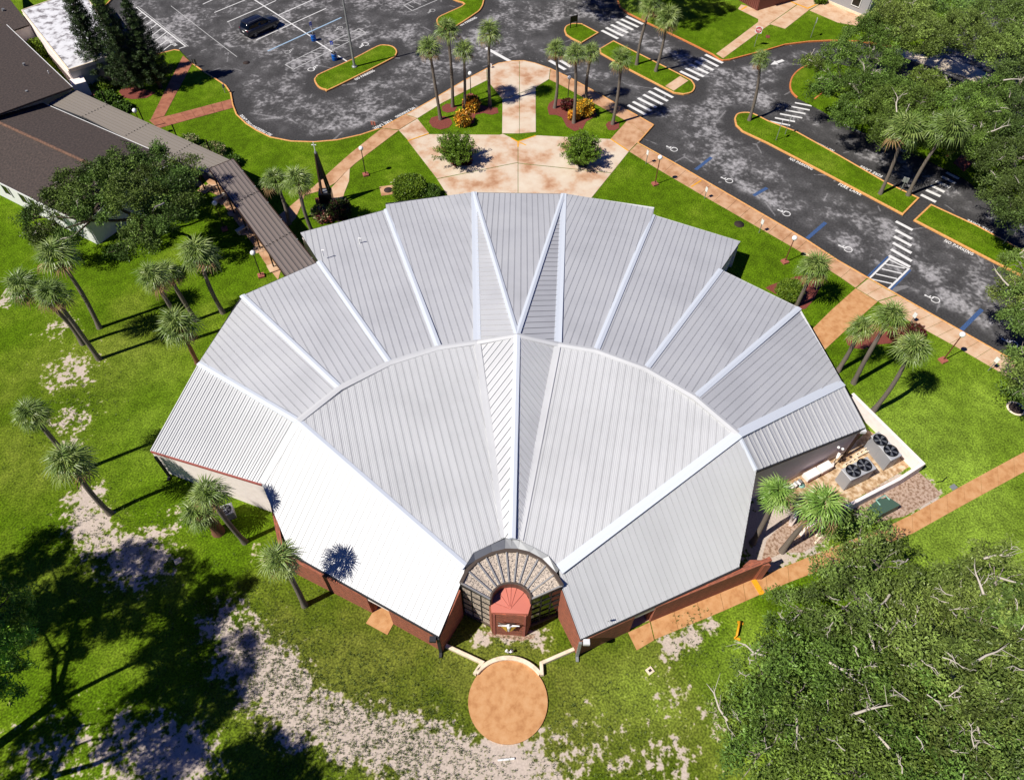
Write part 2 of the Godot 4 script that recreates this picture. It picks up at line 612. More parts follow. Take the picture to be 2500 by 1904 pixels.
func materials():
	M.terrain = plain(c8(70, 100, 36), 0.95)
	M.concrete = mottled(9.0, 0.012, 51, [c8(162, 116, 80), c8(186, 144, 108), c8(198, 160, 126)], [0.1, 0.5, 0.9], 0.85, 0.0)
	M.plaza = mottled(16.0, 0.008, 53, [c8(168, 124, 92), c8(192, 158, 130), c8(202, 182, 160), c8(208, 194, 174)], [0.08, 0.30, 0.52, 0.85], 0.85, 0.0)
	M.pale_path = mottled(10.0, 0.012, 55, [c8(184, 142, 108), c8(200, 166, 134), c8(208, 180, 152)], [0.1, 0.5, 0.9], 0.85, 0.0)
	M.orange_pad = mottled(8.0, 0.02, 57, [c8(170, 118, 72), c8(190, 140, 92), c8(198, 152, 106)], [0.1, 0.5, 0.9], 0.85, 0.0)
	M.red_path = mottled(8.0, 0.016, 59, [c8(128, 76, 56), c8(152, 94, 70), c8(164, 108, 82)], [0.1, 0.5, 0.9], 0.88, 0.0)
	M.cream = mottled(6.0, 0.02, 61, [c8(206, 190, 164), c8(226, 208, 182), c8(232, 218, 196)], [0.2, 0.5, 0.8], 0.8)
	M.stucco = mottled(5.0, 0.02, 63, [c8(228, 216, 210), c8(236, 224, 218), c8(240, 229, 224)], [0.2, 0.5, 0.8], 0.85)
	M.stain_floor = mottled(6.0, 0.02, 65, [c8(150, 118, 84), c8(190, 160, 124), c8(206, 186, 160)], [0.25, 0.5, 0.75], 0.85)
	M.kerb = mottled(3.0, 0.02, 67, [c8(190, 126, 70), c8(212, 152, 84), c8(220, 168, 102), c8(196, 164, 134)], [0.15, 0.45, 0.75, 0.95], 0.7)
	M.kerb_red = mottled(3.0, 0.02, 68, [c8(168, 96, 52), c8(198, 118, 60), c8(210, 142, 80)], [0.2, 0.5, 0.85], 0.7)
	M.mulch = mottled(1.6, 0.06, 69, [c8(78, 34, 28), c8(128, 62, 50), c8(160, 90, 76)], [0.2, 0.5, 0.85], 0.95, 1.0)
	M.leaf_litter = mottled(7.0, 0.05, 71, [c8(120, 92, 72), c8(158, 132, 112), c8(186, 164, 146), c8(128, 84, 66)], [0.2, 0.45, 0.7, 0.95], 0.95)
	M.paint = mottled(2.0, 0.04, 73, [c8(160, 158, 156), c8(212, 211, 208), c8(226, 225, 222)], [0.1, 0.4, 0.8], 0.7)
	M.faded = mottled(2.0, 0.05, 75, [c8(120, 119, 118), c8(172, 171, 169), c8(196, 195, 193)], [0.2, 0.5, 0.8], 0.8)
	M.blue_paint = mottled(2.0, 0.05, 77, [c8(50, 62, 84), c8(48, 80, 130), c8(82, 110, 150)], [0.2, 0.5, 0.85], 0.8)
	M.pale_blue = mottled(2.0, 0.05, 78, [c8(130, 140, 150), c8(140, 172, 200), c8(180, 200, 214)], [0.2, 0.5, 0.85], 0.8)
	M.yellow = mottled(2.0, 0.04, 79, [c8(206, 140, 20), c8(228, 166, 24)], [0.2, 0.7], 0.6)
	# roofs
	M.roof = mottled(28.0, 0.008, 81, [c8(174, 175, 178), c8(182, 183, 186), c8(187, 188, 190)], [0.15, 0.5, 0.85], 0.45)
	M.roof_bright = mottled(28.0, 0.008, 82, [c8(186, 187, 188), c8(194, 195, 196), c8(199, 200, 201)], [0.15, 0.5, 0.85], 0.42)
	M.cap = plain(c8(206, 212, 220), 0.4, 0.0)
	M.deck = plain(c8(58, 60, 66), 0.8)
	M.fascia = plain(c8(40, 40, 44), 0.6)
	M.gutter = plain(c8(210, 210, 210), 0.5)
	M.red_trim = plain(c8(150, 78, 70), 0.6)
	M.brick = plain(Color.WHITE, 0.88)
	M.brick.albedo_texture = brick_texture(false)
	M.brick.normal_enabled = true
	M.brick.normal_texture = brick_texture(true)
	M.brick.uv1_scale = Vector3(1.0 / 1.25, 1.0 / 1.2, 1.0)
	M.chips = plain(Color.WHITE, 0.35)
	M.chips.albedo_texture = chip_texture()
	M.chips.uv1_scale = Vector3(0.55, 0.55, 0.55)
	M.bronze = plain(c8(96, 84, 74), 0.45, 0.4)
	M.alum = plain(c8(170, 168, 164), 0.4, 0.5)
	M.dark_glass = plain(c8(16, 18, 18), 0.08)
	M.red_roof = plain(c8(192, 108, 90), 0.6)
	M.shingle = mottled(6.0, 0.04, 85, [c8(50, 44, 41), c8(64, 55, 51), c8(76, 65, 60), c8(92, 76, 66)], [0.15, 0.45, 0.7, 0.98], 0.95, 0.3)
	M.shingle_worn = mottled(3.0, 0.02, 86, [c8(70, 54, 48), c8(110, 82, 66), c8(132, 100, 80)], [0.2, 0.5, 0.85], 0.95, 0.5)
	M.taupe = plain(c8(134, 126, 116), 0.5)
	M.taupe2 = plain(c8(124, 113, 106), 0.5)
	M.brown_metal = plain(c8(56, 38, 30), 0.6, 0.2)
	M.flat_roof = mottled(9.0, 0.014, 89, [c8(120, 116, 118), c8(176, 174, 176), c8(206, 206, 208), c8(214, 214, 216)], [0.22, 0.36, 0.5, 0.8], 0.7)
	M.black = plain(c8(14, 14, 15), 0.35)
	M.soft_black = plain(c8(22, 21, 20), 0.8)
	M.steel = plain(c8(140, 142, 144), 0.45, 0.6)
	M.galv = plain(c8(150, 152, 152), 0.5, 0.4)
	M.white = plain(c8(228, 228, 226), 0.5)
	M.globe = plain(c8(240, 240, 240), 0.25)
	M.rust_pole = plain(c8(104, 52, 40), 0.7)
	M.dark_pole = plain(c8(44, 32, 28), 0.6)
	M.pink_base = plain(c8(160, 92, 78), 0.85)
	M.ac_grey = plain(c8(150, 151, 155), 0.5, 0.1)
	M.ac_top = plain(c8(172, 173, 176), 0.45, 0.1)
	M.blade = plain(c8(120, 122, 124), 0.35, 0.5)
	M.green_box = plain(c8(66, 90, 76), 0.55)
	M.mint = plain(c8(136, 180, 164), 0.6)
	M.blue_drum = plain(c8(14, 92, 180), 0.4)
	M.red_sign = plain(c8(190, 28, 44), 0.4)
	M.blue_sign = plain(c8(40, 70, 190), 0.4)
	M.car = plain(c8(7, 12, 24), 0.16)
	M.car.clearcoat_enabled = true
	M.car_glass = plain(c8(8, 14, 22), 0.05)
	M.rubber = plain(c8(18, 18, 18), 0.9)
	M.tail = plain(c8(150, 20, 24), 0.25)
	M.iron = mottled(1.0, 0.06, 91, [c8(34, 26, 22), c8(62, 46, 40)], [0.3, 0.7], 0.9)
	M.robe = plain(c8(206, 168, 62), 0.7)
	M.corrugated = plain(c8(112, 62, 54), 0.6)
	# plants
	M.palm_trunk = mottled(0.9, 0.05, 93, [c8(70, 62, 54), c8(112, 102, 92), c8(140, 130, 118)], [0.2, 0.5, 0.85], 0.95, 0.8)
	M.palm_boot = mottled(0.5, 0.06, 95, [c8(70, 42, 28), c8(118, 76, 54), c8(146, 104, 78)], [0.2, 0.5, 0.85], 0.95, 1.0)
	M.dead_frond = leafy(c8(140, 112, 74), c8(60, 44, 24), 0.8)
	M.fronds = [leafy(c8(116, 136, 66), c8(60, 78, 18), 0.45), leafy(c8(134, 150, 80), c8(70, 86, 24), 0.42), leafy(c8(98, 120, 54), c8(52, 70, 16), 0.45)]
	M.fresh_fronds = [leafy(c8(122, 156, 66), c8(70, 100, 20), 0.42), leafy(c8(106, 140, 56), c8(60, 90, 16), 0.42), leafy(c8(142, 172, 82), c8(74, 102, 24), 0.42)]
	M.oak_bark = mottled(1.2, 0.05, 97, [c8(104, 94, 86), c8(152, 142, 132), c8(180, 170, 160)], [0.2, 0.5, 0.85], 0.95, 0.8)
	M.twig = plain(c8(186, 177, 164), 0.9)
	M.dark_bark = mottled(1.2, 0.05, 98, [c8(52, 42, 36), c8(84, 70, 60), c8(104, 90, 78)], [0.2, 0.5, 0.85], 0.95, 0.8)
	M.leaf = leafy(Color.WHITE, c8(44, 56, 12), 0.42)
	M.leaf.vertex_color_use_as_albedo = true
	M.leaf.metallic_specular = 0.3


# ------------------------------------------------------------------ ground, roads, paths
func kerb(l: PackedVector2Array, closed := false, m = null, w := 0.17):
	var st := mb()
	band(st, l, w, -0.2, 0.035, closed)
	struct("kerb", st, M.kerb if m == null else m)


func lawn_piece(called: String, poly: PackedVector2Array, m):
	var st := mb()
	var c := Vector2.ZERO
	for p in poly:
		c += p / poly.size()
	# lawns past the mapped area take the green part of the map
	var o := Vector2(-42, -118) if c.y < -78.0 and poly.size() < 60 and called != "lawn" else Vector2(-42, -80)
	prism(st, poly, -0.25, 0.0, o, Vector2(1.0 / 84.0, 1.0 / 84.0))
	struct(called, st, m)


# a walk of separate slabs between two edges
func slab_walk(called: String, l: PackedVector2Array, r: PackedVector2Array, n: int, m, y1 := 0.03):
	var o := Node3D.new()
	o.name = numbered(called)
	o.set_meta("kind", "structure")
	add_child(o)
	var g := 0.012
	for i in n:
		var t0 := float(i) / n
		var t1 := float(i + 1) / n
		var a := along(l, t0)
		var b := along(l, t1)
		var c := along(r, t1)
		var d := along(r, t0)
		var e := (b - a).normalized() * g
		var f := (c - d).normalized() * g
		var st := mb()
		var dy := rng.randf_range(-0.004, 0.004)
		prism(st, PackedVector2Array([a + e, b - e, c - f, d + f]), -0.15, y1 + dy)
		obj("slab", st, m, o)


func along(l: PackedVector2Array, t: float) -> Vector2:
	var total := 0.0
	for i in l.size() - 1:
		total += l[i].distance_to(l[i + 1])
	var want := t * total
	for i in l.size() - 1:
		var d := l[i].distance_to(l[i + 1])
		if want <= d or i == l.size() - 2:
			return l[i].lerp(l[i + 1], minf(1.0, want / d))
		want -= d
	return l[l.size() - 1]


func ground():
	# the far land, one sheet to the horizon, under everything else
	slab("terrain", [-2500, -2500, 2500, -2500, 2500, 2500, -2500, 2500], -1.0, -0.45, M.terrain).set_meta("kind", "structure")
	var lawn_mat := plain(Color.WHITE, 0.95)
	lawn_mat.albedo_texture = lawn_texture()
	lawn_mat.uv1_scale = Vector3.ONE
	lawn_mat.metallic_specular = 0.12
	M.lawn = lawn_mat
	# edge of the road along the church lawn
	var road_edge := q([-42.24, -80.19, -41.33, -80.69, -39.87, -81.64, -39.21, -81.47, -38.5, -80.56, -36.92, -78.64, -35.01, -76.74, -33.33, -75.3, -31.98, -74.05, -31.03, -72.53, -30.24, -70.25, -29.37, -68.39, -27.93, -66.69, -26.64, -65.56, -24.95, -64.36, -22.69, -63.7, -20.33, -63.62, -18.05, -64.02, -15.84, -64.99, -13.86, -66.29, -12.58, -67.71, -10.82, -69.62, -8.56, -72.29, -5.72, -75.82, -3.35, -78.38, -2.06, -79.57, -0.52, -80.11, 0.82, -80.22, 2.15, -79.69, 3.85, -78.57, 6.02, -76.62, 8.47, -74.01, 11.96, -70.18, 14.39, -67.51])
	var notch := q([14.39, -67.51, 12.44, -64.27, 15.72, -60.92, 20.34, -55.93, 26.2, -49.54, 28.12, -47.08, 30.2, -44.88, 32.61, -42.31, 35.72, -39.06, 38.83, -35.85, 39.3, -35.33, 41.62, -32.79])
	var lot_edge := q([-51.58, -95.84, -51.78, -92.45, -53.24, -90.7, -52.41, -87.71, -46.82, -82.21, -42.24, -80.19])
	var region := PackedVector2Array()
	region.append_array(lot_edge)
	region.append_array(road_edge.slice(1))
	region.append_array(notch.slice(1))
	region.append_array(q([140, -38, 140, -200, -60, -200]))
	var land := PackedVector2Array([Vector2(-150, -190), Vector2(145, -190), Vector2(145, 30), Vector2(-150, 30)])
	for p in Geometry2D.clip_polygons(land, region):
		lawn_piece("lawn", p, lawn_mat)
	kerb(road_edge.slice(0, 4))
	kerb(road_edge.slice(5))
	kerb(notch, false, M.kerb, 0.14)
	kerb(lot_edge.slice(0, 3))
	# islands and the lawns across the road
	var isles := [
		["island", curved(q([-22.39, -75.39, -22.33, -76.13, -21.94, -76.88, -18.89, -80.03, -16.46, -83.04, -15.55, -83.4, -14.63, -83.09, -14.07, -82.16, -14.07, -81.17, -14.63, -80.15, -20.14, -73.88, -20.85, -73.55, -21.71, -74.07]), 3, true)],
		["island", curved(q([-9.84, -89.38, -9.67, -90.59, -8.58, -91.85]) + q([-6.66, -94.17, -8.22, -95.51, -8.38, -98.15, -4.6, -98.26, -4.35, -94.82, -4.69, -92.74, -5.37, -91.48, -7.1, -88.86, -7.9, -88.04, -9.17, -88.01]), 3, true)],
		["island", curved(q([5.82, -87.67, 6.06, -88.65, 6.87, -89.32, 7.94, -89.3]), 3) + q([9.83, -87.15, 7.67, -84.62]) + curved(q([6.65, -85.63, 5.99, -86.55]), 2)],
		["island", q([11.55, -85.15, 18.75, -77.45]) + curved(q([19.6, -76.48, 19.81, -75.27, 19.32, -74.05, 18.36, -73.6]), 3) + q([17.37, -73.84, 12.84, -78.68, 9.84, -82.27, 9.83, -83.22])],
		["long_island", curved(q([23.17, -68.91, 23.52, -69.69, 24.12, -70.04, 25.04, -70.02, 25.78, -69.41]), 3) + q([26.54, -68.56, 29.04, -66.69, 32.3, -62.7, 35.63, -58.42, 38.14, -55.89, 35.89, -53.5, 33.42, -56.22, 28.53, -61.54, 25.71, -64.55]) + curved(q([23.54, -66.6, 23.08, -67.72]), 2)],
		["long_island", q([36.73, -52.64, 39.01, -54.9, 42.11, -51.99, 44.97, -48.62, 48.21, -44.81, 46.8, -41.84, 43.59, -45.4, 42.35, -46.63])],
	]
	for e in isles:
		lawn_piece(e[0], e[1], lawn_mat)
		kerb(e[1], true)
	var north := q([13.79, -106.27, 12.91, -95.82, 13.09, -93.83, 13.98, -92.29, 15.87, -90.12, 17.54, -88.39, 20.25, -85.45, 22.95, -82.36, 23.58, -81.26, 23.94, -81.03, 24.78, -81.21, 29.67, -83.63, 32.02, -84.93, 34.98, -85.72, 37.71, -86.07, 41.31, -85.98, 45.1, -84.74, 47.38, -83.7, 55.36, -93.88, 58.32, -97.83, 65.34, -107.92])
	lawn_piece("lawn", north, lawn_mat)
	kerb(north.slice(1, 17), false, M.kerb_red)
	var east := curved(q([37.07, -80.54, 34.91, -80.48, 33.62, -80.14, 32.3, -79.07, 31.22, -77.53, 30.56, -75.79, 30.43, -74.34, 30.78, -73.22]), 3) + q([32.17, -71.59, 34.22, -68.96, 36.06, -66.86, 37.98, -65.66, 40.5, -62.89, 43.75, -59.15, 44.67, -57.17, 47.46, -54.45, 50.89, -50.44, 55.42, -59.97, 52.74, -66.84, 47.41, -72.2, 41.74, -78.31])
	lawn_piece("lawn", east, lawn_mat)
	kerb(east.slice(2, 22), false, M.kerb_red)
	kerb(q([35.69, -76.36, 33.9, -74.43, 32.49, -72.86]), false, M.kerb_red)
	kerb(q([43.18, -62.56, 45.89, -64.82, 47.69, -66.72]), false, M.kerb_red)
	slab("mulch_bed", [43.52, -61.6, 45.82, -64.01, 48.49, -65.7, 48.04, -64.26, 45.61, -61.64, 43.99, -60.09], -0.1, 0.02, M.mulch).set_meta("kind", "structure")
	slab("sand_patch", [44.91, -85.01, 46.96, -83.69, 48.52, -82.65, 51.56, -81.67, 53.09, -80.4, 53.99, -78.63, 52.08, -76.1, 50.96, -78.3, 48.27, -80.01, 46.51, -81.53, 45.09, -82.56], -0.2, -0.10, M.cream).set_meta("kind", "structure")
	slab("path", [16.54, -75.13, 18.47, -77.29, 19.25, -76.32, 17.37, -74.19], -0.15, 0.03, M.pale_path).set_meta("kind", "structure")
	# asphalt
	var am := plain(Color.WHITE, 0.9)
	var edges := [road_edge, notch, lot_edge, north, east]
	for e in isles:
		edges.append(e[1])
	am.metallic_specular = 0.25
	am.albedo_texture = asphalt_texture(edges)
	var st := mb()
	prism(st, q([-148, -188, 143, -188, 143, -22, -148, -22]), -0.3, -0.13, Vector2(-72, -112), Vector2(1.0 / 144.0, 1.0 / 81.0))
	struct("asphalt", st, am)
	paths()


func paths():
	var pc = M.plaza
	var o := Node3D.new()
	o.name = numbered("plaza")
	o.set_meta("kind", "structure")
	add_child(o)
	slab("slab", [-12.03, -65.96, -13.79, -66.19, -12.78, -67.34, -11.59, -68.71, -10.34, -68.09], -0.15, 0.030, M.concrete, o)
	slab("slab", [-12.02, -65.87, -10.31, -68, -8.87, -65.37, -10.86, -64.05], -0.15, 0.034, M.plaza, o)
	slab("slab", [-11.56, -68.82, -10.82, -69.57, -8.56, -72.22, -5.72, -75.75, -3.41, -78.28, -3.29, -75.83, -7.97, -71.08, -10.29, -68.13], -0.15, 0.026, M.plaza, o)
	slab("slab", [-3.35, -78.33, -2.06, -79.5, -0.52, -80.03, 0.31, -80.1, 0.34, -73.22, -1.45, -72.01, -3.23, -75.84], -0.15, 0.030, M.plaza, o)
	slab("slab", [0.36, -80.11, 0.82, -80.14, 2.15, -79.61, 3.83, -78.52, 3.65, -76.24, 2.17, -74.52, 0.39, -73.26], -0.15, 0.034, M.plaza, o)
	slab("slab", [-1.45, -71.89, 0.34, -73.12, 0.38, -65.59, -1.37, -65.55], -0.15, 0.028, M.plaza, o)
	slab("slab", [0.39, -73.17, 2.14, -74.4, 2.08, -65.88, 0.42, -65.59], -0.15, 0.032, M.plaza, o)
	slab("slab", [3.89, -78.47, 6.02, -76.52, 8.47, -73.92, 11.95, -70.09, 14.31, -67.46, 13.37, -65.9, 11.6, -68.15, 5.18, -74.84, 3.7, -76.21], -0.15, 0.026, M.concrete, o)
	slab("slab", [11.63, -68.06, 13.33, -65.84, 12.44, -64.33, 11.42, -62.77, 9.74, -64.86], -0.15, 0.032, M.concrete, o)
	slab("slab", [-10.85, -63.92, -8.86, -65.2, -1.62, -65.27, -1.31, -65.46, 0.24, -64.23, 0.26, -60.6, -7.48, -57.82], -0.15, 0.028, M.plaza, o)
	slab("slab", [-7.45, -57.72, 0.26, -60.51, 0.3, -54.11, -5.68, -53.98], -0.15, 0.032, M.plaza, o)
	slab("slab", [0.29, -64.23, 2.2, -65.26, 5.69, -65.01, 9.71, -64.78, 11.39, -62.69, 9.4, -59.12, 0.31, -60.51], -0.15, 0.030, M.plaza, o)
	slab("slab", [0.31, -60.41, 9.35, -59.04, 6.67, -54.25, 0.35, -54.12], -0.15, 0.026, M.plaza, o)
	# walk towards the covered way
	slab_walk("sidewalk", q([-13.84, -66.12, -16.59, -61.37, -19.03, -56.4, -20.73, -53.32, -21.51, -51.97, -22.19, -50.74]), q([-12.02, -65.83, -16.08, -59.43, -17.45, -56.12, -19.66, -55.05, -19.79, -51.81, -20.59, -50.06]), 11, M.concrete)
	slab("path", [-16.1, -59.32, -17.4, -56.09, -17.22, -54.76, -16.57, -54.09, -16.03, -54.1, -16.03, -55.48, -15.86, -57.26], -0.15, 0.022, M.pale_path).set_meta("kind", "structure")
	# walk along the accessible bays
	slab_walk("sidewalk", q([12.39, -64.09, 15.7, -60.77, 20.32, -55.79, 26.17, -49.43, 28.09, -46.98, 30.07, -44.86]), q([11.44, -62.69, 13.79, -60.02, 17.7, -55.84, 25.06, -48.19, 27.61, -45.18, 28.75, -43.66]), 17, M.concrete)
	slab_walk("sidewalk", q([30.11, -44.78, 31.33, -43.46, 31.92, -42.85]), q([28.79, -43.61, 29.5, -42.83, 30.13, -42.12]), 2, M.pale_path, 0.02)
	slab_walk("sidewalk", q([31.96, -42.79, 35.69, -38.96, 38.79, -35.75, 41.59, -32.72]), q([30.19, -42.06, 32.09, -39.85, 34.98, -37.06, 37.7, -34.2, 40.21, -31.59]), 14, M.pale_path)
	slab_walk("path", q([28.72, -43.58, 25.91, -40.92, 23.88, -38.84, 22.3, -37.21]), q([30.11, -42.06, 26.93, -39.14, 25.2, -37.51, 23.52, -35.92]), 5, M.orange_pad)
	# north west walks
	slab_walk("path", q([-38.46, -80.29, -38.27, -73.77, -37.99, -67.15]), q([-36.91, -78.59, -36.86, -72.85, -36.8, -67.83]), 5, M.red_path)
	slab_walk("path", q([-30.65, -71.27, -35.85, -68.23, -38.15, -67.04]), q([-30.05, -69.58, -34.3, -67.07, -36.7, -65.57]), 8, M.red_path)
	slab_walk("path", q([37.95, -28.43, 35.93, -27.45, 30.82, -24.81, 25.68, -22.03, 19.93, -19.76, 16.07, -18.21, 12.2, -16.83, 8.44, -15.08]), q([37.25, -26.87, 35.23, -25.81, 30.24, -23.27, 25.96, -21.04, 19.94, -18.67, 16.62, -17.41, 12.72, -15.72, 8.57, -14.03]), 20, M.orange_pad)
	slab_walk("path", q([8.4, -15.05, 7.03, -14.41]), q([8.53, -13.99, 7.45, -13.38]), 1, M.orange_pad)
	slab("doorstep", [-8.17, -15.37, -7.5, -15.78, -7.27, -15.78, -6.84, -14.72, -7.11, -14.08, -8.46, -14.75], -0.15, 0.05, M.orange_pad).set_meta("kind", "structure")
	# under the covered way
	slab_walk("path", q([-49.63, -69.77, -43.86, -66.84, -36.57, -62.87, -28.83, -58.25, -19.81, -49.29]), q([-35.3, -60.19, -31.68, -57.11, -29.17, -55.59, -27.6, -54.85]) + q([-25.98, -52.22, -24.38, -50.02, -22.77, -47.9, -21.14, -45.41, -19.77, -43.65]), 16, M.concrete, 0.02)
	for p in [[-32.4, -57.2, -32.08, -58.71, -30.97, -58.04, -31.58, -56.54], [-29.86, -55.46, -29.17, -56.37, -28.21, -56.39, -29.02, -55.04], [-27.77, -54.2, -27.33, -54.86, -26.58, -53.79, -27.07, -53.36], [-26.27, -52.32, -25.79, -52.54, -25.37, -51.92, -25.94, -51.81], [-24.57, -50.01, -23.97, -50.22, -23.56, -49.34, -24.19, -49.23], [-22.81, -47.52, -22.33, -48.2, -21.44, -47.35, -22.31, -46.87], [-21.12, -45.32, -20.57, -45.7, -19.9, -44.89, -20.63, -44.52]]:
		slab("footing_pad", p, -0.1, 0.045, M.pale_path).set_meta("kind", "structure")
	# mulch beds
	for e in [[-9.05, -67.47, -8.87, -68.23, -8.28, -68.58, -7.42, -68.49, -6.78, -67.96, -6.59, -67.21, -6.92, -66.46, -7.74, -66.06, -8.61, -66.52], [-7.92, -70.36, -7.46, -70.94, -6.72, -70.96, -6.28, -70.29, -6.51, -69.5, -7.23, -69.22, -7.8, -69.58], [-5.68, -72.48, -4.96, -73.2, -4.17, -72.52, -3.98, -70.91, -2.97, -70.48, -1.97, -70.28, -1.83, -69.29, -2.55, -68.94, -3.42, -69.25, -4.27, -68.89, -4.32, -67.37, -5.26, -66.82, -6.09, -67.55, -6.22, -68.85, -5.52, -69.53, -5.84, -70.86], [3.37, -70.42, 3.57, -71.33, 4.22, -72.15, 4.97, -72.17, 5.58, -71.61, 7.07, -71.42, 8.14, -70.54, 8.68, -69.21, 7.38, -67.87, 6.96, -66.58, 6.1, -66.14, 5.29, -66.97, 4.86, -68.68, 4.26, -69.1, 3.52, -69.09], [9.39, -67.39, 9.69, -67.93, 10.32, -68.16, 10.83, -67.74, 10.76, -66.78, 10.24, -66.35, 9.59, -66.44], [-7.5, -62.76, -6.96, -63.37, -5.92, -61.62, -5.04, -60.29, -5.8, -59.61, -6.29, -60.26], [5.36, -60.91, 5.91, -61.89, 7.35, -60.77, 7.15, -60.19, 6.72, -59.5], [21.14, -43.51, 21.7, -43.87, 23.99, -44.9, 24.93, -45.13, 25.92, -44.72, 25.98, -44.02, 24.9, -42.23, 23.97, -41.15, 23.46, -40.98, 23.11, -41.52], [26.31, -37.89, 26.7, -38.33, 27.58, -38.16, 29.24, -38.81, 30.51, -38.71, 31.2, -38.29, 30.97, -37.86, 29.75, -37.47, 28.52, -37.32, 27.37, -36.82, 26.68, -36.93, 26.32, -37.28], [-43.16, -72.46, -42.94, -73.29, -42.1, -73.43, -39.99, -72.77, -39.09, -72.33, -39.75, -71.27, -41.16, -71, -42.27, -71.32]]:
		slab("mulch_bed", e, -0.1, 0.03, M.mulch).set_meta("kind", "structure")
	slab("bare_soil", [22.66, -22.94, 24.21, -24.28, 27.88, -25.88, 28.52, -24.97, 28.96, -24, 25.92, -22.31, 23.62, -21.77, 22.78, -22.01], -0.1, 0.012, M.leaf_litter).set_meta("kind", "structure")
	slab("bare_soil", [17.12, -21.09, 18.79, -22.45, 20.24, -20.97, 20.82, -20.9, 20.12, -20.48, 18.58, -19.66, 17.33, -19.64, 15.78, -18.92, 16.46, -20.43], -0.1, 0.014, M.leaf_litter).set_meta("kind", "structure")
	slab("yard_floor", [18.21, -24.46, 19.82, -25.75, 22.5, -27.2, 24.6, -28.35, 25.48, -29.17, 25.93, -28.83, 27.58, -26.19, 22.22, -23.05, 20.58, -22.24, 19.33, -21.79, 18.49, -22.7], -0.1, 0.02, M.stain_floor).set_meta("kind", "structure")


func paint(called: String, lines: Array, w: float, m, y := -0.122):
	for i in range(0, lines.size(), 4):
		var st := mb()
		strip(st, Vector2(lines[i], lines[i + 1]), Vector2(lines[i + 2], lines[i + 3]), w, -0.14, y)
		struct(called, st, m)


func road_text(words: String, a: Vector2, b: Vector2, m, tall := 1.25):
	var t := TextMesh.new()
	var f := SystemFont.new()
	f.font_names = PackedStringArray(["Droid Sans"])
	f.font_weight = 700
	t.font = f
	t.text = words
	t.font_size = 64
	t.pixel_size = 0.01
	t.depth = 0.01
	t.horizontal_alignment = HORIZONTAL_ALIGNMENT_LEFT
	t.vertical_alignment = VERTICAL_ALIGNMENT_BOTTOM
	var bb := t.get_aabb()
	var k := a.distance_to(b) / bb.size.x
	var d := (b - a).normalized()
	var o := MeshInstance3D.new()
	o.name = numbered("road_lettering")
	o.mesh = t
	o.material_override = m
	var x := Vector3(d.x, 0, d.y)
	var up := Vector3(d.y, 0, -d.x)
	o.transform = Transform3D(Basis(x * k, up * k * tall, Vector3.UP), Vector3(a.x, -0.121, a.y) - x * k * bb.position.x - up * k * tall * bb.position.y)
	o.set_meta("kind", "structure")
	add_child(o)


func wheelchair_mark(c: Vector2, up: Vector2, s: float, m, flip := 1.0):
	var r := Vector2(-up.y, up.x) * flip
	var st := mb()
	var arc := PackedVector2Array()
	for i in 13:
		var a := deg_to_rad(75.0 - i * 25.0)
		arc.append(c + (r * (cos(a) * 0.29 + 0.02) + up * (sin(a) * 0.29 - 0.20)) * s)
	band(st, arc, 0.09 * s, -0.14, -0.121)
	var hd := PackedVector2Array()
	for i in 10:
		hd.append(c + (r * (-0.10 + cos(TAU * i / 10) * 0.085) + up * (0.47 + sin(TAU * i / 10) * 0.085)) * s)
	prism(st, hd, -0.14, -0.1205)
	for l in [[-0.10, 0.40, -0.06, 0.0], [-0.06, 0.02, 0.20, 0.0], [0.20, 0.02, 0.30, -0.20], [-0.08, 0.22, 0.14, 0.20]]:
		strip(st, c + (r * l[0] + up * l[1]) * s, c + (r * l[2] + up * l[3]) * s, 0.085 * s, -0.14, -0.1195 - rng.randf() * 0.001)
	struct("wheelchair_marking", st, m)


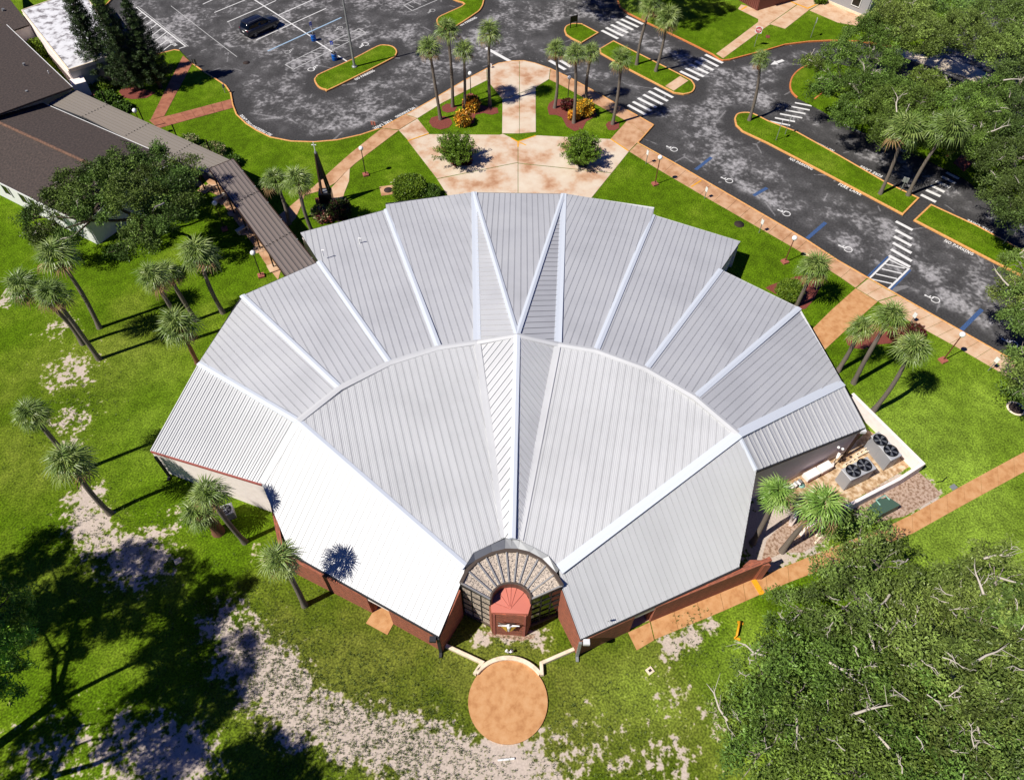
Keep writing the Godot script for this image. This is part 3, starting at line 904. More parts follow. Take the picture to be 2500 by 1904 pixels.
func markings():
	# crossings
	paint("crosswalk_bar", [10.36, -87.96, 12.18, -85.97, 10.94, -88.71, 12.87, -86.64, 11.61, -89.47, 13.5, -87.46, 12.34, -90.24, 14.18, -88.21, 12.97, -90.92, 14.89, -88.94, 13.66, -91.7, 15.56, -89.7], 0.42, M.paint)
	paint("crosswalk_bar", [18.7, -78.6, 20.53, -76.74, 19.37, -79.38, 21.21, -77.5, 20.08, -80.13, 21.85, -78.22, 20.76, -80.95, 22.53, -78.95, 21.46, -81.77, 23.2, -79.79, 22.15, -82.46, 23.87, -80.57], 0.40, M.paint)
	paint("crosswalk_bar", [12.09, -71.42, 13.87, -69.56, 12.69, -72.1, 14.47, -70.35, 13.32, -72.83, 15.11, -71.04, 13.97, -73.55, 15.86, -71.63, 14.64, -74.28, 16.49, -72.33, 15.33, -74.97, 17.15, -73.05], 0.38, M.paint)
	paint("crosswalk_bar", [3.8, -80.63, 5.58, -78.61, 5.06, -80.66, 6.24, -79.24, -3.65, -83.33, -0.74, -80.3], 0.45, M.paint)
	paint("crosswalk_bar", [30.32, -72.34, 32.01, -71.76, 29.77, -71.57, 31.58, -70.93, 28.93, -70.87, 30.95, -70.2, 28.21, -70.13, 30.42, -69.39, 27.5, -69.34, 29.48, -68.67, 26.85, -68.67, 28.8, -67.96], 0.26, M.paint)
	paint("crosswalk_bar", [38.67, -56.56, 39.71, -55.48, 39.42, -57.29, 40.45, -56.33, 40.11, -58.06, 41.07, -57, 40.84, -58.71, 41.89, -57.74, 41.67, -59.47, 42.64, -58.39, 42.37, -60.14, 43.25, -59.13], 0.36, M.paint)
	paint("crosswalk_bar", [35.01, -52.57, 36.15, -51.36, 34.58, -51.37, 35.7, -50.16, 34.18, -50.46, 35.34, -49.22, 33.81, -49.59, 35.02, -48.26, 33.38, -48.73, 34.7, -47.21, 32.92, -47.89, 34.31, -46.47], 0.33, M.paint)
	# unloading bay
	paint("bay_line", [30.39, -45.02, 32.92, -47.59, 31.49, -43.64, 34.17, -46.29], 0.16, M.paint)
	paint("bay_line", [30.3, -45.23, 32.81, -47.77, 31.58, -43.46, 34.23, -46.1], 0.16, M.blue_paint)
	paint("bay_line", [32.72, -47.44, 34.06, -46.26, 32.18, -46.83, 33.77, -46.28, 31.78, -46.17, 33.35, -45.61, 31.06, -45.53, 32.7, -44.97, 30.45, -44.89, 32.11, -44.36], 0.13, M.paint, -0.119)
	paint("bay_line", [17.73, -60.01, 19.61, -62.11, 22.65, -56.07, 24.17, -57.29, 26.25, -50.01, 28.49, -52.26, 35.98, -39.12, 38.58, -41.48], 0.34, M.blue_paint)
	# the car park
	paint("bay_line", [-39.84, -93.38, -38.17, -95.72, -37.79, -91.19, -34.22, -95.41, -35.58, -88.77, -32.78, -92.14, -31.01, -84.42, -24.08, -92.77, -29.72, -90.75, -26.17, -95.07, -32.77, -92.11, -30.84, -94.67], 0.14, M.paint)
	paint("bay_line", [-33.71, -94.88, -24.58, -85.36, -23.94, -84.42, -21.47, -81.81, -20.74, -81.03, -19.39, -79.69], 0.16, M.paint, -0.1215)
	paint("bay_line", [-29.07, -81.87, -21.8, -90.37], 0.20, M.pale_blue, -0.118)
	paint("bay_line", [-26.42, -78.86, -19.21, -87.61, -18.18, -86.49, -25.32, -77.84, -19.25, -87.61, -18.17, -86.46, -26.42, -78.88, -25.32, -77.86], 0.13, M.faded)
	paint("bay_line", [-19.66, -87.02, -18.25, -86.48, -20.26, -86.34, -18.52, -85.96, -21.53, -84.69, -20.12, -84.53, -22.35, -83.83, -20.94, -83.59, -23.25, -82.71, -21.85, -82.47, -24.03, -81.74, -22.75, -81.37, -24.8, -80.78, -23.4, -80.48, -25.55, -79.84, -24.18, -79.62], 0.10, M.faded, -0.119)
	paint("bay_line", [-14.39, -93.85, -12.73, -95.93, -13.22, -92.4, -10.3, -95.42, -14.39, -93.85, -13.22, -92.4], 0.13, M.faded)
	paint("bay_line", [-13.89, -94.02, -13.08, -93.26, -13.23, -94.84, -12.27, -94.07, -12.56, -95.61, -11.61, -94.99], 0.10, M.faded, -0.119)
	paint("bay_line", [-48.02, -92.38, -38.85, -82.63, -39.53, -82.18, -38.87, -82.69], 0.14, M.paint)
	paint("bay_line", [-47.79, -92.54, -38.6, -82.69], 0.10, M.faded, -0.119)
	paint("bay_line", [-46.77, -90.93, -47.3, -89.57, -45.81, -89.92, -46.43, -88.22, -44.86, -88.86, -45.65, -86.72, -44, -87.93, -44.83, -85.31, -43.07, -86.99, -44.04, -83.92, -42.18, -86.04, -43.19, -82.98, -41.54, -84.13, -42.44, -81.5, -40.72, -83.18, -41.56, -80.86], 0.12, M.paint, -0.1205)
	paint("bay_line", [-43.71, -92.82, -36.27, -84.7, -36.27, -84.7, -32.32, -80.45], 0.08, M.faded)
	# direction arrow
	paint("arrow_marking", [30.22, -80.89, 31.07, -81.42], 0.42, M.paint)
	var st := mb()
	prism(st, q([29.38, -80.37, 30.06, -81.28, 30.28, -80.45]), -0.14, -0.1215)
	struct("arrow_marking", st, M.paint)
	# lettering
	var w := [
		["NO PARKING", [-17.85, -75.69, -15.98, -77.73]], ["NO PARKING", [-39.91, -82.99, -42.07, -85.21]], ["FIRE LANE", [-27.26, -66.64, -28.86, -68.61]], ["NO PARKING", [-24.87, -65.02, -27.16, -66.6]],
		["FIRE LANE", [-13.12, -68.02, -14.84, -66.43]], ["NO PARKING", [-10.97, -70.46, -12.77, -68.59]], ["NO PARKING", [-6.84, -88.58, -4.93, -90.74]],
		["NO PARKING", [33.9, -68.69, 35.81, -66.81]], ["NO PARKING", [32.32, -63.57, 30.44, -65.35]], ["NO PARKING", [27.29, -61.95, 29.17, -60.2]], ["FIRE LANE", [35.95, -59.45, 34.28, -61.11]], ["FIRE LANE", [31.11, -57.88, 32.83, -56.27]],
		["FIRE LANE", [43.45, -51.33, 41.8, -53.02]], ["NO PARKING", [38.44, -49.87, 40.31, -48.04]], ["NO PARKING", [47.24, -54.96, 45.46, -56.74]], ["FIRE LANE", [39.65, -63.66, 37.93, -65.34]],
	]
	for e in w:
		road_text(e[0], Vector2(e[1][0], e[1][1]), Vector2(e[1][2], e[1][3]), M.paint)
	# wheelchair symbols
	var la := q([15.85, -63.54, 20.54, -58.48, 25, -53.63, 29.37, -48.8, 34.93, -42.68, 39.4, -37.9])
	var dir := (la[3] - la[4]).normalized()
	for p in la:
		wheelchair_mark(p, dir, 1.2, M.paint)
	var lb := q([-23.11, -78.15, -18.13, -83.59, -10.84, -92.38, -26.57, -81.94, -21.71, -87.54])
	var d2 := (lb[1] - lb[0]).normalized()
	wheelchair_mark(lb[0], d2, 1.35, M.paint)
	wheelchair_mark(lb[1], -d2, 1.35, M.paint)
	wheelchair_mark(lb[2], -d2, 1.2, M.faded)
	wheelchair_mark(lb[3], d2, 1.2, M.faded)
	wheelchair_mark(lb[4], -d2, 1.2, M.faded)
	# yellow lines across the walks
	var y := mb()
	for l in [[-10.9, -63.98, -8.89, -65.32], [9.73, -64.78, 11.35, -62.76], [-0.47, -64.74, 0.24, -64.11], [0.24, -64.11, 2.08, -65.21], [0.27, -64.07, 1.07, -63.52], [0.27, -64.11, 0.27, -63.18], [16.83, -57.06, 17.95, -58.09]]:
		strip(y, Vector2(l[0], l[1]), Vector2(l[2], l[3]), 0.13, 0.02, 0.040 + rng.randf() * 0.004)
	struct("yellow_line", y, M.yellow)
	var y2 := mb()
	strip(y2, Vector2(15.09, -17.78), Vector2(15.45, -16.85), 0.34, 0.02, 0.06)
	struct("yellow_line", y2, M.yellow)


# ------------------------------------------------------------------ the church
func newell(p: Array) -> Vector3:
	var n := Vector3.ZERO
	for i in p.size():
		var a: Vector3 = p[i]
		var b: Vector3 = p[(i + 1) % p.size()]
		n += Vector3((a.y - b.y) * (a.z + b.z), (a.z - b.z) * (a.x + b.x), (a.x - b.x) * (a.y + b.y))
	n = n.normalized()
	return n if n.y > 0 else -n


func raise_poly(st: SurfaceTool, poly: PackedVector2Array, o: Vector3, u: Vector3, v: Vector3, n: Vector3, h0: float, h1: float):
	var ix := Geometry2D.triangulate_polygon(poly)
	for i in range(0, ix.size(), 3):
		for k in [0, 1, 2]:
			var p := poly[ix[i + k]]
			st.set_uv(p)
			st.add_vertex(o + u * p.x + v * p.y + n * h1)
	for i in poly.size():
		var a := poly[i]
		var b := poly[(i + 1) % poly.size()]
		var a0 := o + u * a.x + v * a.y
		var b0 := o + u * b.x + v * b.y
		quad(st, a0 + n * h0, a0 + n * h1, b0 + n * h1, b0 + n * h0)


# one slope of the roof: a deck, and the standing seam panels laid over it one by one
func roof_section(parent: Node3D, p: Array, run: Vector3, spacing: float, minor: int, m, rib := 0.055, gap := 0.012, phase := 0.0):
	var n := newell(p)
	var v := (run - n * run.dot(n)).normalized()
	var u := n.cross(v).normalized()
	var o := Vector3.ZERO
	for x in p:
		o += x
	o /= p.size()
	var poly := PackedVector2Array()
	var lo := 1e9
	var hi := -1e9
	var vl := 1e9
	var vh := -1e9
	for x in p:
		var w := Vector2((x - o).dot(u), (x - o).dot(v))
		poly.append(w)
		lo = minf(lo, w.x)
		hi = maxf(hi, w.x)
		vl = minf(vl, w.y)
		vh = maxf(vh, w.y)
	var st := mb()
	raise_poly(st, poly, o, u, v, n, -0.24, -0.03)
	var sec := obj("roof_section", st, M.deck, parent)
	var x0 := lo - spacing * phase
	while x0 < hi:
		var strip_poly := PackedVector2Array([Vector2(x0 + gap, vl - 1), Vector2(x0 + spacing - gap, vl - 1), Vector2(x0 + spacing - gap, vh + 1), Vector2(x0 + gap, vh + 1)])
		var s2 := mb()
		var any := false
		var lift := rng.randf_range(-0.003, 0.003)
		for c in Geometry2D.intersect_polygons(poly, strip_poly):
			raise_poly(s2, c, o, u, v, n, -0.035, lift)
			any = true
		var ribs := [[x0 + gap + 0.002, 0.034, rib * 0.62]]
		for k in minor:
			ribs.append([x0 + spacing * (k + 1.0) / (minor + 1.0) - 0.02, 0.045, 0.018])
		for r in ribs:
			var rp := PackedVector2Array([Vector2(r[0], vl - 1), Vector2(r[0] + r[1], vl - 1), Vector2(r[0] + r[1], vh + 1), Vector2(r[0], vh + 1)])
			for c in Geometry2D.intersect_polygons(poly, rp):
				raise_poly(s2, c, o, u, v, n, -0.01, r[2])
		if any:
			obj("roof_panel", s2, toned(m), sec)
		x0 += spacing


# folded metal cap along a ridge, hip or valley
func cap(parent: Node3D, a: Vector3, b: Vector3, w: float, peak := 0.10, low := 0.065, m = null, called := "ridge_cap"):
	var d := (b - a).normalized()
	var s := d.cross(Vector3.UP).normalized() * w / 2.0
	var st := mb()
	var up := Vector3.UP
	quad(st, a + up * peak, b + up * peak, b + s + up * low, a + s + up * low)
	quad(st, a - s + up * low, b - s + up * low, b + up * peak, a + up * peak)
	quad(st, a + s + up * low, b + s + up * low, b + s - up * 0.05, a + s - up * 0.05)
	quad(st, b - s + up * low, a - s + up * low, a - s - up * 0.05, b - s - up * 0.05)
	quad(st, a - s - up * 0.05, a - s + up * low, a + s + up * low, a + s - up * 0.05)
	quad(st, b + s - up * 0.05, b + s + up * low, b - s + up * low, b - s - up * 0.05)
	obj(called, st, M.cap if m == null else m, parent)


func xz(p: Vector3) -> Vector2:
	return Vector2(p.x, p.z)


# wall under an eave, set back towards the middle of the building
func eave_wall(parent: Node3D, a: Vector3, b: Vector3, back: float, m, drop := 0.24, called := "wall"):
	var mid := Vector2(0.3, -28.0)
	var n := (xz(b) - xz(a)).normalized().orthogonal()
	if n.dot(mid - xz(a)) < 0:
		n = -n
	var st := mb()
	wall(st, xz(a) + n * back, xz(b) + n * back, a.y - drop, b.y - drop, 0.3)
	obj(called, st, m, parent)


func gutter(parent: Node3D, a: Vector3, b: Vector3, m):
	var st := mb()
	var d := (b - a).normalized()
	var s := d.cross(Vector3.UP).normalized()
	var bs := Basis(d, Vector3.UP, -s)
	bx(st, (a + b) / 2.0 + Vector3(0, -0.11, 0), Vector3(a.distance_to(b), 0.16, 0.16), bs)
	obj("gutter", st, m, parent)


func church():
	var ch := thing("church", "large fan shaped church with pale standing seam metal roofs and brick wings", "church")
	var LE0 := Vector3(-23.4, 2.7, -24.9)
	var LE1 := Vector3(-21.92, 3.42, -31.69)
	var LE2 := Vector3(-20.51, 3.42, -38.35)
	var LE3l := Vector3(-15.39, 3.42, -42.22)
	var LE3u := Vector3(-18.02, 2.3, -46.97)
	var LE4l := Vector3(-11.17, 2.3, -50.19)
	var LE4u := Vector3(-11.32, 2.3, -51.03)
	var LE5 := Vector3(-3.62, 2.3, -52.72)
	var LR1 := Vector3(-13.08, 6.1, -25)
	var LR2 := Vector3(-10.86, 6.36, -27.4)
	var LR3 := Vector3(-7.96, 6.36, -29.49)
	var LR4 := Vector3(-4.87, 6.36, -30.86)
	var LR5 := Vector3(-2.36, 6.36, -31.39)
	var LQ := Vector3(-15.18, 3.92, -21.85)
	var LW := LQ
	var LFo := Vector3(-13, 2.56, -17.99)
	var LFi := Vector3(-3.83, 2.56, -13.19)
	var LA0 := Vector3(-2.69, 4.15, -15.6)
	var LA1 := Vector3(-2.46, 4.61, -16.36)
	var LA2 := Vector3(-2.03, 4.68, -17.19)
	var LA3 := Vector3(-0.33, 4.7, -18.09)
	var RE0 := Vector3(23.51, 3.1, -27.21)
	var RE1 := Vector3(22.8, 3.42, -30.71)
	var RE2 := Vector3(21.51, 3.42, -37.85)
	var RE3l := Vector3(16.3, 3.42, -41.92)
	var RE3u := Vector3(19, 2.3, -46.61)
	var RE4l := Vector3(12.02, 2.3, -49.95)
	var RE4u := Vector3(12.26, 2.3, -50.96)
	var RE5 := Vector3(4.36, 2.3, -52.69)
	var RR1 := Vector3(13.79, 6.1, -24.5)
	var RR2 := Vector3(11.49, 6.36, -27.05)
	var RR3 := Vector3(8.64, 6.36, -29.3)
	var RR4 := Vector3(5.5, 6.36, -30.78)
	var RR5 := Vector3(3, 6.36, -31.29)
	var RQ := Vector3(14.87, 4.89, -22.67)
	var RW := RQ
	var RFo := Vector3(13.51, 2.56, -17.49)
	var RFi := Vector3(3.94, 2.56, -13.15)
	var RA0 := Vector3(2.92, 4.15, -15.39)
	var RA1 := Vector3(2.75, 4.61, -16.27)
	var RA2 := Vector3(2.17, 4.68, -17.06)
	var RA3 := Vector3(0.54, 4.7, -17.96)
	var RC := Vector3(0.29, 7.06, -31.43)
	var AC := Vector3(0.11, 4.95, -17.93)
	# walls first
	for e in [[LE0, LE1], [LE1, LE2], [LE2, LE3l], [LE3u, LE4l], [LE4u, LE5], [LE5, RE5], [RE5, RE4u], [RE4l, RE3u], [RE3l, RE2], [RE2, RE1], [RE1, RE0]]:
		eave_wall(ch, e[0], e[1], 0.55, M.stucco)
	for e in [[LE3u, LE3l], [RE3u, RE3l], [LE4u, LE4l], [RE4u, RE4l]]:
		eave_wall(ch, e[0], e[1], 0.3, M.stucco)
	eave_wall(ch, LE0, LQ, 0.12, M.stucco, 0.2)
	eave_wall(ch, RE0, RQ, 0.25, M.stucco, 0.2)
	# roofs
	var sets := [
		[[LE1, LE2, LR2, LR1], LR2 - LE2], [[LE2, LE3l, LR3, LR2], LR3 - LE3l], [[LE3l, LE3u, LE4l, LR4, LR3], LR4 - LE4l], [[LE4l, LE4u, LE5, LR5, LR4], LR4 - LE4l + (LR5 - LE5) * 0.25],
		[[RE1, RE2, RR2, RR1], RR2 - RE2], [[RE2, RE3l, RR3, RR2], RR3 - RE3l], [[RE3l, RE3u, RE4l, RR4, RR3], RR4 - RE4l], [[RE4l, RE4u, RE5, RR5, RR4], RR4 - RE4l + (RR5 - RE5) * 0.25],
		[[LE5, RE5, RC], RC - LE5.lerp(RE5, 0.5)],
	]
	for s in sets:
		roof_section(ch, s[0], s[1], 0.48, 0, M.roof, 0.04, 0.007, 0.3)
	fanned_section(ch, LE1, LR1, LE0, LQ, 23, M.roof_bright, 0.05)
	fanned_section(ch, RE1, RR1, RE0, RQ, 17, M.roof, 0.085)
	# the narrow slopes beside the raised spine
	roof_section(ch, [LE5, RC, LR5], Vector3(-0.25, 6, -35.78) - Vector3(-1.9, 6, -36.21), 0.58, 0, M.roof, 0.08, 0.010)
	roof_section(ch, [RE5, RR5, RC], Vector3(3.12, 6, -36.19) - Vector3(1.3, 6, -35.47), 0.58, 0, M.roof, 0.06, 0.014)
	roof_section(ch, [LR5, RC, AC, LA3], Vector3(-0.04, 6, -31.03) - Vector3(-1.82, 6, -28.92), 0.40, 0, M.roof_bright, 0.05, 0.010)
	roof_section(ch, [RR5, RA3, AC, RC], Vector3(2.58, 6, -29.19) - Vector3(0.5, 6, -31.56), 0.36, 1, M.roof, 0.05, 0.012)
	# the two great inner slopes
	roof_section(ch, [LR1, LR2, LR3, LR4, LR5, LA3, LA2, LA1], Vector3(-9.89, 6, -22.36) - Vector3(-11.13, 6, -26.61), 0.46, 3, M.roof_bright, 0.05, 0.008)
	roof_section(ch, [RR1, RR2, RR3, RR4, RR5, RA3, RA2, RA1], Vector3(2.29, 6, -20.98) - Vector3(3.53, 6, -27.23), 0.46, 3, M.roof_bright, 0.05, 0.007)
	# wings towards the altar garden
	var ln := newell([LR1, LFo, LFi, LA0, LA1])
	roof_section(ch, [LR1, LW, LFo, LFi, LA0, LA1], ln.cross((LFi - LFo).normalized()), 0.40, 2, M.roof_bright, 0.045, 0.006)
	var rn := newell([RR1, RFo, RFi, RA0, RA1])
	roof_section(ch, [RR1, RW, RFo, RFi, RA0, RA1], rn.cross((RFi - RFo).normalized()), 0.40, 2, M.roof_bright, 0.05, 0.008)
	# caps
	for e in [[LR1, LR2], [LR2, LR3], [LR3, LR4], [LR4, LR5], [LR5, RC], [RC, RR5], [RR5, RR4], [RR4, RR3], [RR3, RR2], [RR2, RR1]]:
		cap(ch, e[0], e[1], 0.42, 0.12, 0.055, M.roof_bright)
	for e in [[LE1, LR1], [LE2, LR2], [LE3l, LR3], [LE4l, LR4], [RE2, RR2], [RE3l, RR3], [RE4l, RR4]]:
		cap(ch, e[0], e[1], 0.42, 0.11, 0.065)
	cap(ch, RE1, RR1, 0.6, 0.12, 0.07)
	cap(ch, RC, AC, 0.42, 0.12, 0.06)
	for e in [[LE5, LR5], [RE5, RR5]]:
		cap(ch, e[0], e[1], 0.50, 0.075, 0.085, null, "valley_flashing")
	for e in [[LE5, RC], [RE5, RC]]:
		cap(ch, e[0], e[1], 0.36, 0.11, 0.06)
	for e in [[LR5, LA3], [RR5, RA3]]:
		cap(ch, e[0], e[1], 0.42, 0.075, 0.08, M.roof_bright, "valley_flashing")
	cap(ch, LR1, LA1, 0.44, 0.10, 0.05)
	cap(ch, RR1, RA1, 0.62, 0.11, 0.06)
	cap(ch, LR1, LQ, 0.46, 0.10, 0.05, M.roof_bright)
	cap(ch, RR1, RQ, 0.30, 0.09, 0.05)
	# eave trim
	for e in [[LE1, LE2], [LE2, LE3l], [LE3u, LE4l], [LE4u, LE5], [LE5, RE5]]:
		gutter(ch, e[0], e[1], M.fascia)
	for e in [[RE5, RE4u], [RE4l, RE3u], [RE3l, RE2], [RE2, RE1], [LE0, LE1]]:
		gutter(ch, e[0], e[1], M.gutter)
	gutter(ch, LE0, LQ, M.red_trim)
	gutter(ch, RE0, RQ, M.fascia)
	gutter(ch, LFo, LFi, M.fascia)
	gutter(ch, RFo, RFi, M.fascia)
	# vents on the left slopes
	for p in [Vector3(-12.54, 3.4, -44.73), Vector3(-15.04, 4, -42.58)]:
		var st := mb()
		tube(st, p - Vector3(0, 0.3, 0), p + Vector3(0, 0.3, 0), 0.06)
		bx(st, p + Vector3(0.06, 0.3, 0), Vector3(0.26, 0.05, 0.1))
		obj("roof_vent", st, M.white, ch)
	var st0 := mb()
	tube(st0, Vector3(5.5, 3, -14.02), Vector3(5.44, 3.4, -13.91), 0.05)
	obj("roof_vent", st0, M.galv, ch)
	# brick under the wings
	brick_wing(ch, Vector2(-13.49, -17.91), Vector2(-8.17, -15.38), Vector2(-6.84, -14.73), Vector2(-3.92, -13.22), LFi.y - 0.22, 1.0)
	brick_wing(ch, Vector2(15.63, -18.04), Vector2(8.39, -15.06), Vector2(7.11, -14.48), Vector2(4.07, -13.09), RFi.y - 0.22, -1.0)
	var ends := mb()
	wall(ends, Vector2(-3.92, -13.22), Vector2(-2.81, -15.34), LFi.y - 0.2, LA0.y - 0.25, 0.25)
	obj("brick_wall", ends, M.brick, ch)
	ends = mb()
	wall(ends, Vector2(4.07, -13.09), Vector2(2.99, -15.42), RFi.y - 0.2, RA0.y - 0.25, 0.25)
	obj("brick_wall", ends, M.brick, ch)
	ends = mb()
	wall(ends, Vector2(-13.49, -17.91), xz(LQ) + Vector2(0.4, 0.2), LFo.y - 0.25, LQ.y - 0.5, 0.25)
	obj("brick_wall", ends, M.brick, ch)
	ends = mb()
	wall(ends, xz(RFo) + Vector2(-0.35, -0.1), xz(RQ) + Vector2(-0.3, 0.3), RFo.y - 0.25, RQ.y - 0.5, 0.25)
	obj("wall", ends, M.stucco, ch)
	# brick end pier of the right wing
	ends = mb()
	prism(ends, q([13.9, -17.76, 14.37, -18.15, 15.29, -18.16, 15.58, -17.81]), 0.0, 2.1)
	obj("brick_pier", ends, M.brick, ch)
	ends = mb()
	tube(ends, Vector3(14.37, 1.6, -17.81), Vector3(14.37, 1.6, -17.81) + Vector3(0.05, 0.15, 0.2), 0.07, 0.1)
	obj("wall_lamp", ends, M.galv, ch)
	# downspouts at the corners
	for e in [[Vector2(-3.91, -13.2), LFi.y, M.fascia], [Vector2(3.96, -13.07), RFi.y, M.galv], [xz(LE0) + Vector2(0.35, 0.3), LE0.y, M.fascia], [xz(RE0) + Vector2(-0.45, 0.35), RE0.y, M.brown_metal]]:
		var st := mb()
		bx(st, Vector3(e[0].x, e[1] / 2.0 - 0.1, e[0].y + 0.08), Vector3(0.16, e[1] - 0.1, 0.13))
		bx(st, Vector3(e[0].x, 0.08, e[0].y + 0.25), Vector3(0.16, 0.1, 0.3))
		obj("downspout", st, e[2], ch)
	for e in [[LFi, -0.5], [RFi, 0.5], [RE0, -0.2]]:
		var st := mb()
		bx(st, e[0] + Vector3(e[1] * 0.7, -0.15, 0.18 + absf(e[1]) * -0.1), Vector3(0.36, 0.24, 0.3))
		obj("rain_head", st, M.fascia if e[1] < -0.3 else M.gutter, ch)
	altar(ch, LA0, RA0)


# brick front with a door recess between the second and third point
func brick_wing(ch: Node3D, a: Vector2, b: Vector2, c: Vector2, d: Vector2, h: float, side: float):
	var n := (d - a).normalized().orthogonal()
	if n.y > 0:
		n = -n
	for e in [[a, b], [c, d]]:
		var st := mb()
		wall(st, e[0] + n * 0.13, e[1] + n * 0.13, h, h, 0.26)
		obj("brick_wall", st, M.brick, ch)
	for e in [b, c]:
		var st := mb()
		wall(st, e + n * 0.2, e + n * 2.2, h, h, 0.24)
		obj("brick_wall", st, M.brick, ch)
	var st := mb()
	wall(st, b + n * 2.2, c + n * 2.2, h, h, 0.2)
	obj("wall", st, M.stucco, ch)
	st = mb()
	wall(st, b.lerp(c, 0.02) + n * 0.14, b.lerp(c, 0.98) + n * 0.14, h - 0.02, h - 0.02, 0.2, h - 0.42)
	obj("lintel", st, M.stucco, ch)
	st = mb()
	wall(st, b.lerp(c, 0.12) + n * 2.06, b.lerp(c, 0.9) + n * 2.06, 2.1, 2.1, 0.06, 0.05)
	var dr := obj("door", st, M.soft_black, ch)
	st = mb()
	tube(st, Vector3(b.lerp(c, 0.5).x + n.x * 1.98, 0.95, b.lerp(c, 0.5).y + n.y * 1.98), Vector3(b.lerp(c, 0.5).x + n.x * 1.98, 1.25, b.lerp(c, 0.5).y + n.y * 1.98), 0.02)
	obj("handle", st, M.steel, dr)
	st = mb()
	prism(st, PackedVector2Array([b + n * 0.1, c + n * 0.1, c + n * 2.2, b + n * 2.2]), 0.0, 0.04)
	obj("threshold", st, M.pale_path, ch)


# the glazed fan behind the altar and the brick shrine in front of it
func altar(ch: Node3D, LA0: Vector3, RA0: Vector3):
	var hi := 4.42
	var lo := 4.18
	var outer := q([-2.65, -15.48, -2.35, -16.21, -1.86, -16.76, -1.38, -17.08, -0.79, -17.33, -0.21, -17.45, 0.43, -17.44, 1.05, -17.3, 1.63, -17.02, 2.08, -16.65, 2.52, -16.08, 2.9, -15.42])
	var inner := q([-1.02, -14.68, -0.93, -15.05, -0.69, -15.34, -0.53, -15.48, -0.3, -15.58, -0.02, -15.62, 0.25, -15.62, 0.51, -15.56, 0.76, -15.45, 0.96, -15.28, 1.14, -15.08, 1.23, -14.74])
	var n := outer.size()
	for i in n - 1:
		var a := outer[i].lerp(outer[i + 1], 0.03)
		var b := outer[i].lerp(outer[i + 1], 0.97)
		var c := inner[i].lerp(inner[i + 1], 0.94)
		var d := inner[i].lerp(inner[i + 1], 0.06)
		var st := mb()
		var w := a.distance_to(b)
		var l := a.distance_to(d)
		var uo := Vector2(i * 1.37, i * 0.71)
		uvquad(st, Vector3(a.x, hi, a.y), Vector3(b.x, hi, b.y), Vector3(c.x, lo, c.y), Vector3(d.x, lo, d.y), uo, uo + Vector2(w, 0), uo + Vector2(w * 0.7, l), uo + Vector2(w * 0.3, l))
		uvquad(st, Vector3(a.x, hi - 0.05, a.y), Vector3(b.x, hi - 0.05, b.y), Vector3(c.x, lo - 0.05, c.y), Vector3(d.x, lo - 0.05, d.y), uo, uo + Vector2(w, 0), uo + Vector2(w * 0.7, l), uo + Vector2(w * 0.3, l))
		obj("skylight_pane", st, M.chips, ch)
	for i in n:
		var st := mb()
		var a := Vector3(outer[i].x, hi + 0.03, outer[i].y)
		var b := Vector3(inner[i].x, lo + 0.03, inner[i].y)
		var d := (b - a).normalized()
		bx(st, (a + b) / 2.0, Vector3(0.085, 0.12, a.distance_to(b)), Basis(Vector3.UP.cross(d).normalized(), d.cross(Vector3.UP.cross(d)).normalized(), d))
		obj("glazing_bar", st, M.alum, ch)
	var st := mb()
	band(st, outer, 0.22, hi - 0.2, hi + 0.12)
	obj("skylight_rim", st, M.bronze, ch)
	st = mb()
	band(st, inner, 0.13, 3.3, lo + 0.1)
	obj("skylight_rim", st, M.bronze, ch)
	# upstand between the rim and the church roof
	var roof_line := q([-2.46, -16.34, -2.03, -17.16, -1.09, -17.64, -0.28, -18.03, 0.1, -18.01, 0.54, -17.91, 1.36, -17.52, 2.16, -17.02, 2.74, -16.22])
	var rim_line := q([-2.4, -16.31, -1.93, -16.77, -1, -17.29, -0.27, -17.49, 0.11, -17.51, 0.5, -17.5, 1.14, -17.32, 1.81, -16.94, 2.6, -16.1])
	for i in roof_line.size() - 1:
		st = mb()
		var g := (roof_line[i + 1] - roof_line[i]).normalized() * 0.01
		var a := roof_line[i] + g
		var b := roof_line[i + 1] - g
		quad(st, Vector3(a.x, 4.76, a.y), Vector3(b.x, 4.76, b.y), Vector3(rim_line[i + 1].x, 4.52, rim_line[i + 1].y), Vector3(rim_line[i].x, 4.52, rim_line[i].y))
		quad(st, Vector3(a.x, 4.5, a.y), Vector3(b.x, 4.5, b.y), Vector3(rim_line[i + 1].x, 4.3, rim_line[i + 1].y), Vector3(rim_line[i].x, 4.3, rim_line[i].y))
		obj("upstand", st, M.steel, ch)
	# upright glazing at both ends, five rows of panes
	for e in [[inner[0], outer[0], M.chips], [inner[n - 1], outer[n - 1], M.dark_glass]]:
		var a: Vector2 = e[0]
		var b: Vector2 = e[1]
		for r in 5:
			var y0 := 0.25 + r * 0.785
			for c in 3:
				st = mb()
				wall(st, a.lerp(b, c / 3.0 + 0.015), a.lerp(b, (c + 1) / 3.0 - 0.015), y0 + 0.73, y0 + 0.73, 0.03, y0)
				obj("glass_pane", st, e[2], ch)
			st = mb()
			wall(st, a, b, y0 + 0.785, y0 + 0.785, 0.12, y0 + 0.725)
			obj("glazing_bar", st, M.soft_black, ch)
		st = mb()
		wall(st, a, b, 0.25, 0.25, 0.2)
		obj("sill_wall", st, M.bronze, ch)
		for t in [0.0, 0.333, 0.667, 1.0]:
			st = mb()
			var p := a.lerp(b, t)
			bx(st, Vector3(p.x, 2.1, p.y), Vector3(0.08, 4.15, 0.08))
			obj("glazing_bar", st, M.soft_black, ch)
	# brick shrine with a red metal roof
	var fl := Vector2(-0.9, -14.29)
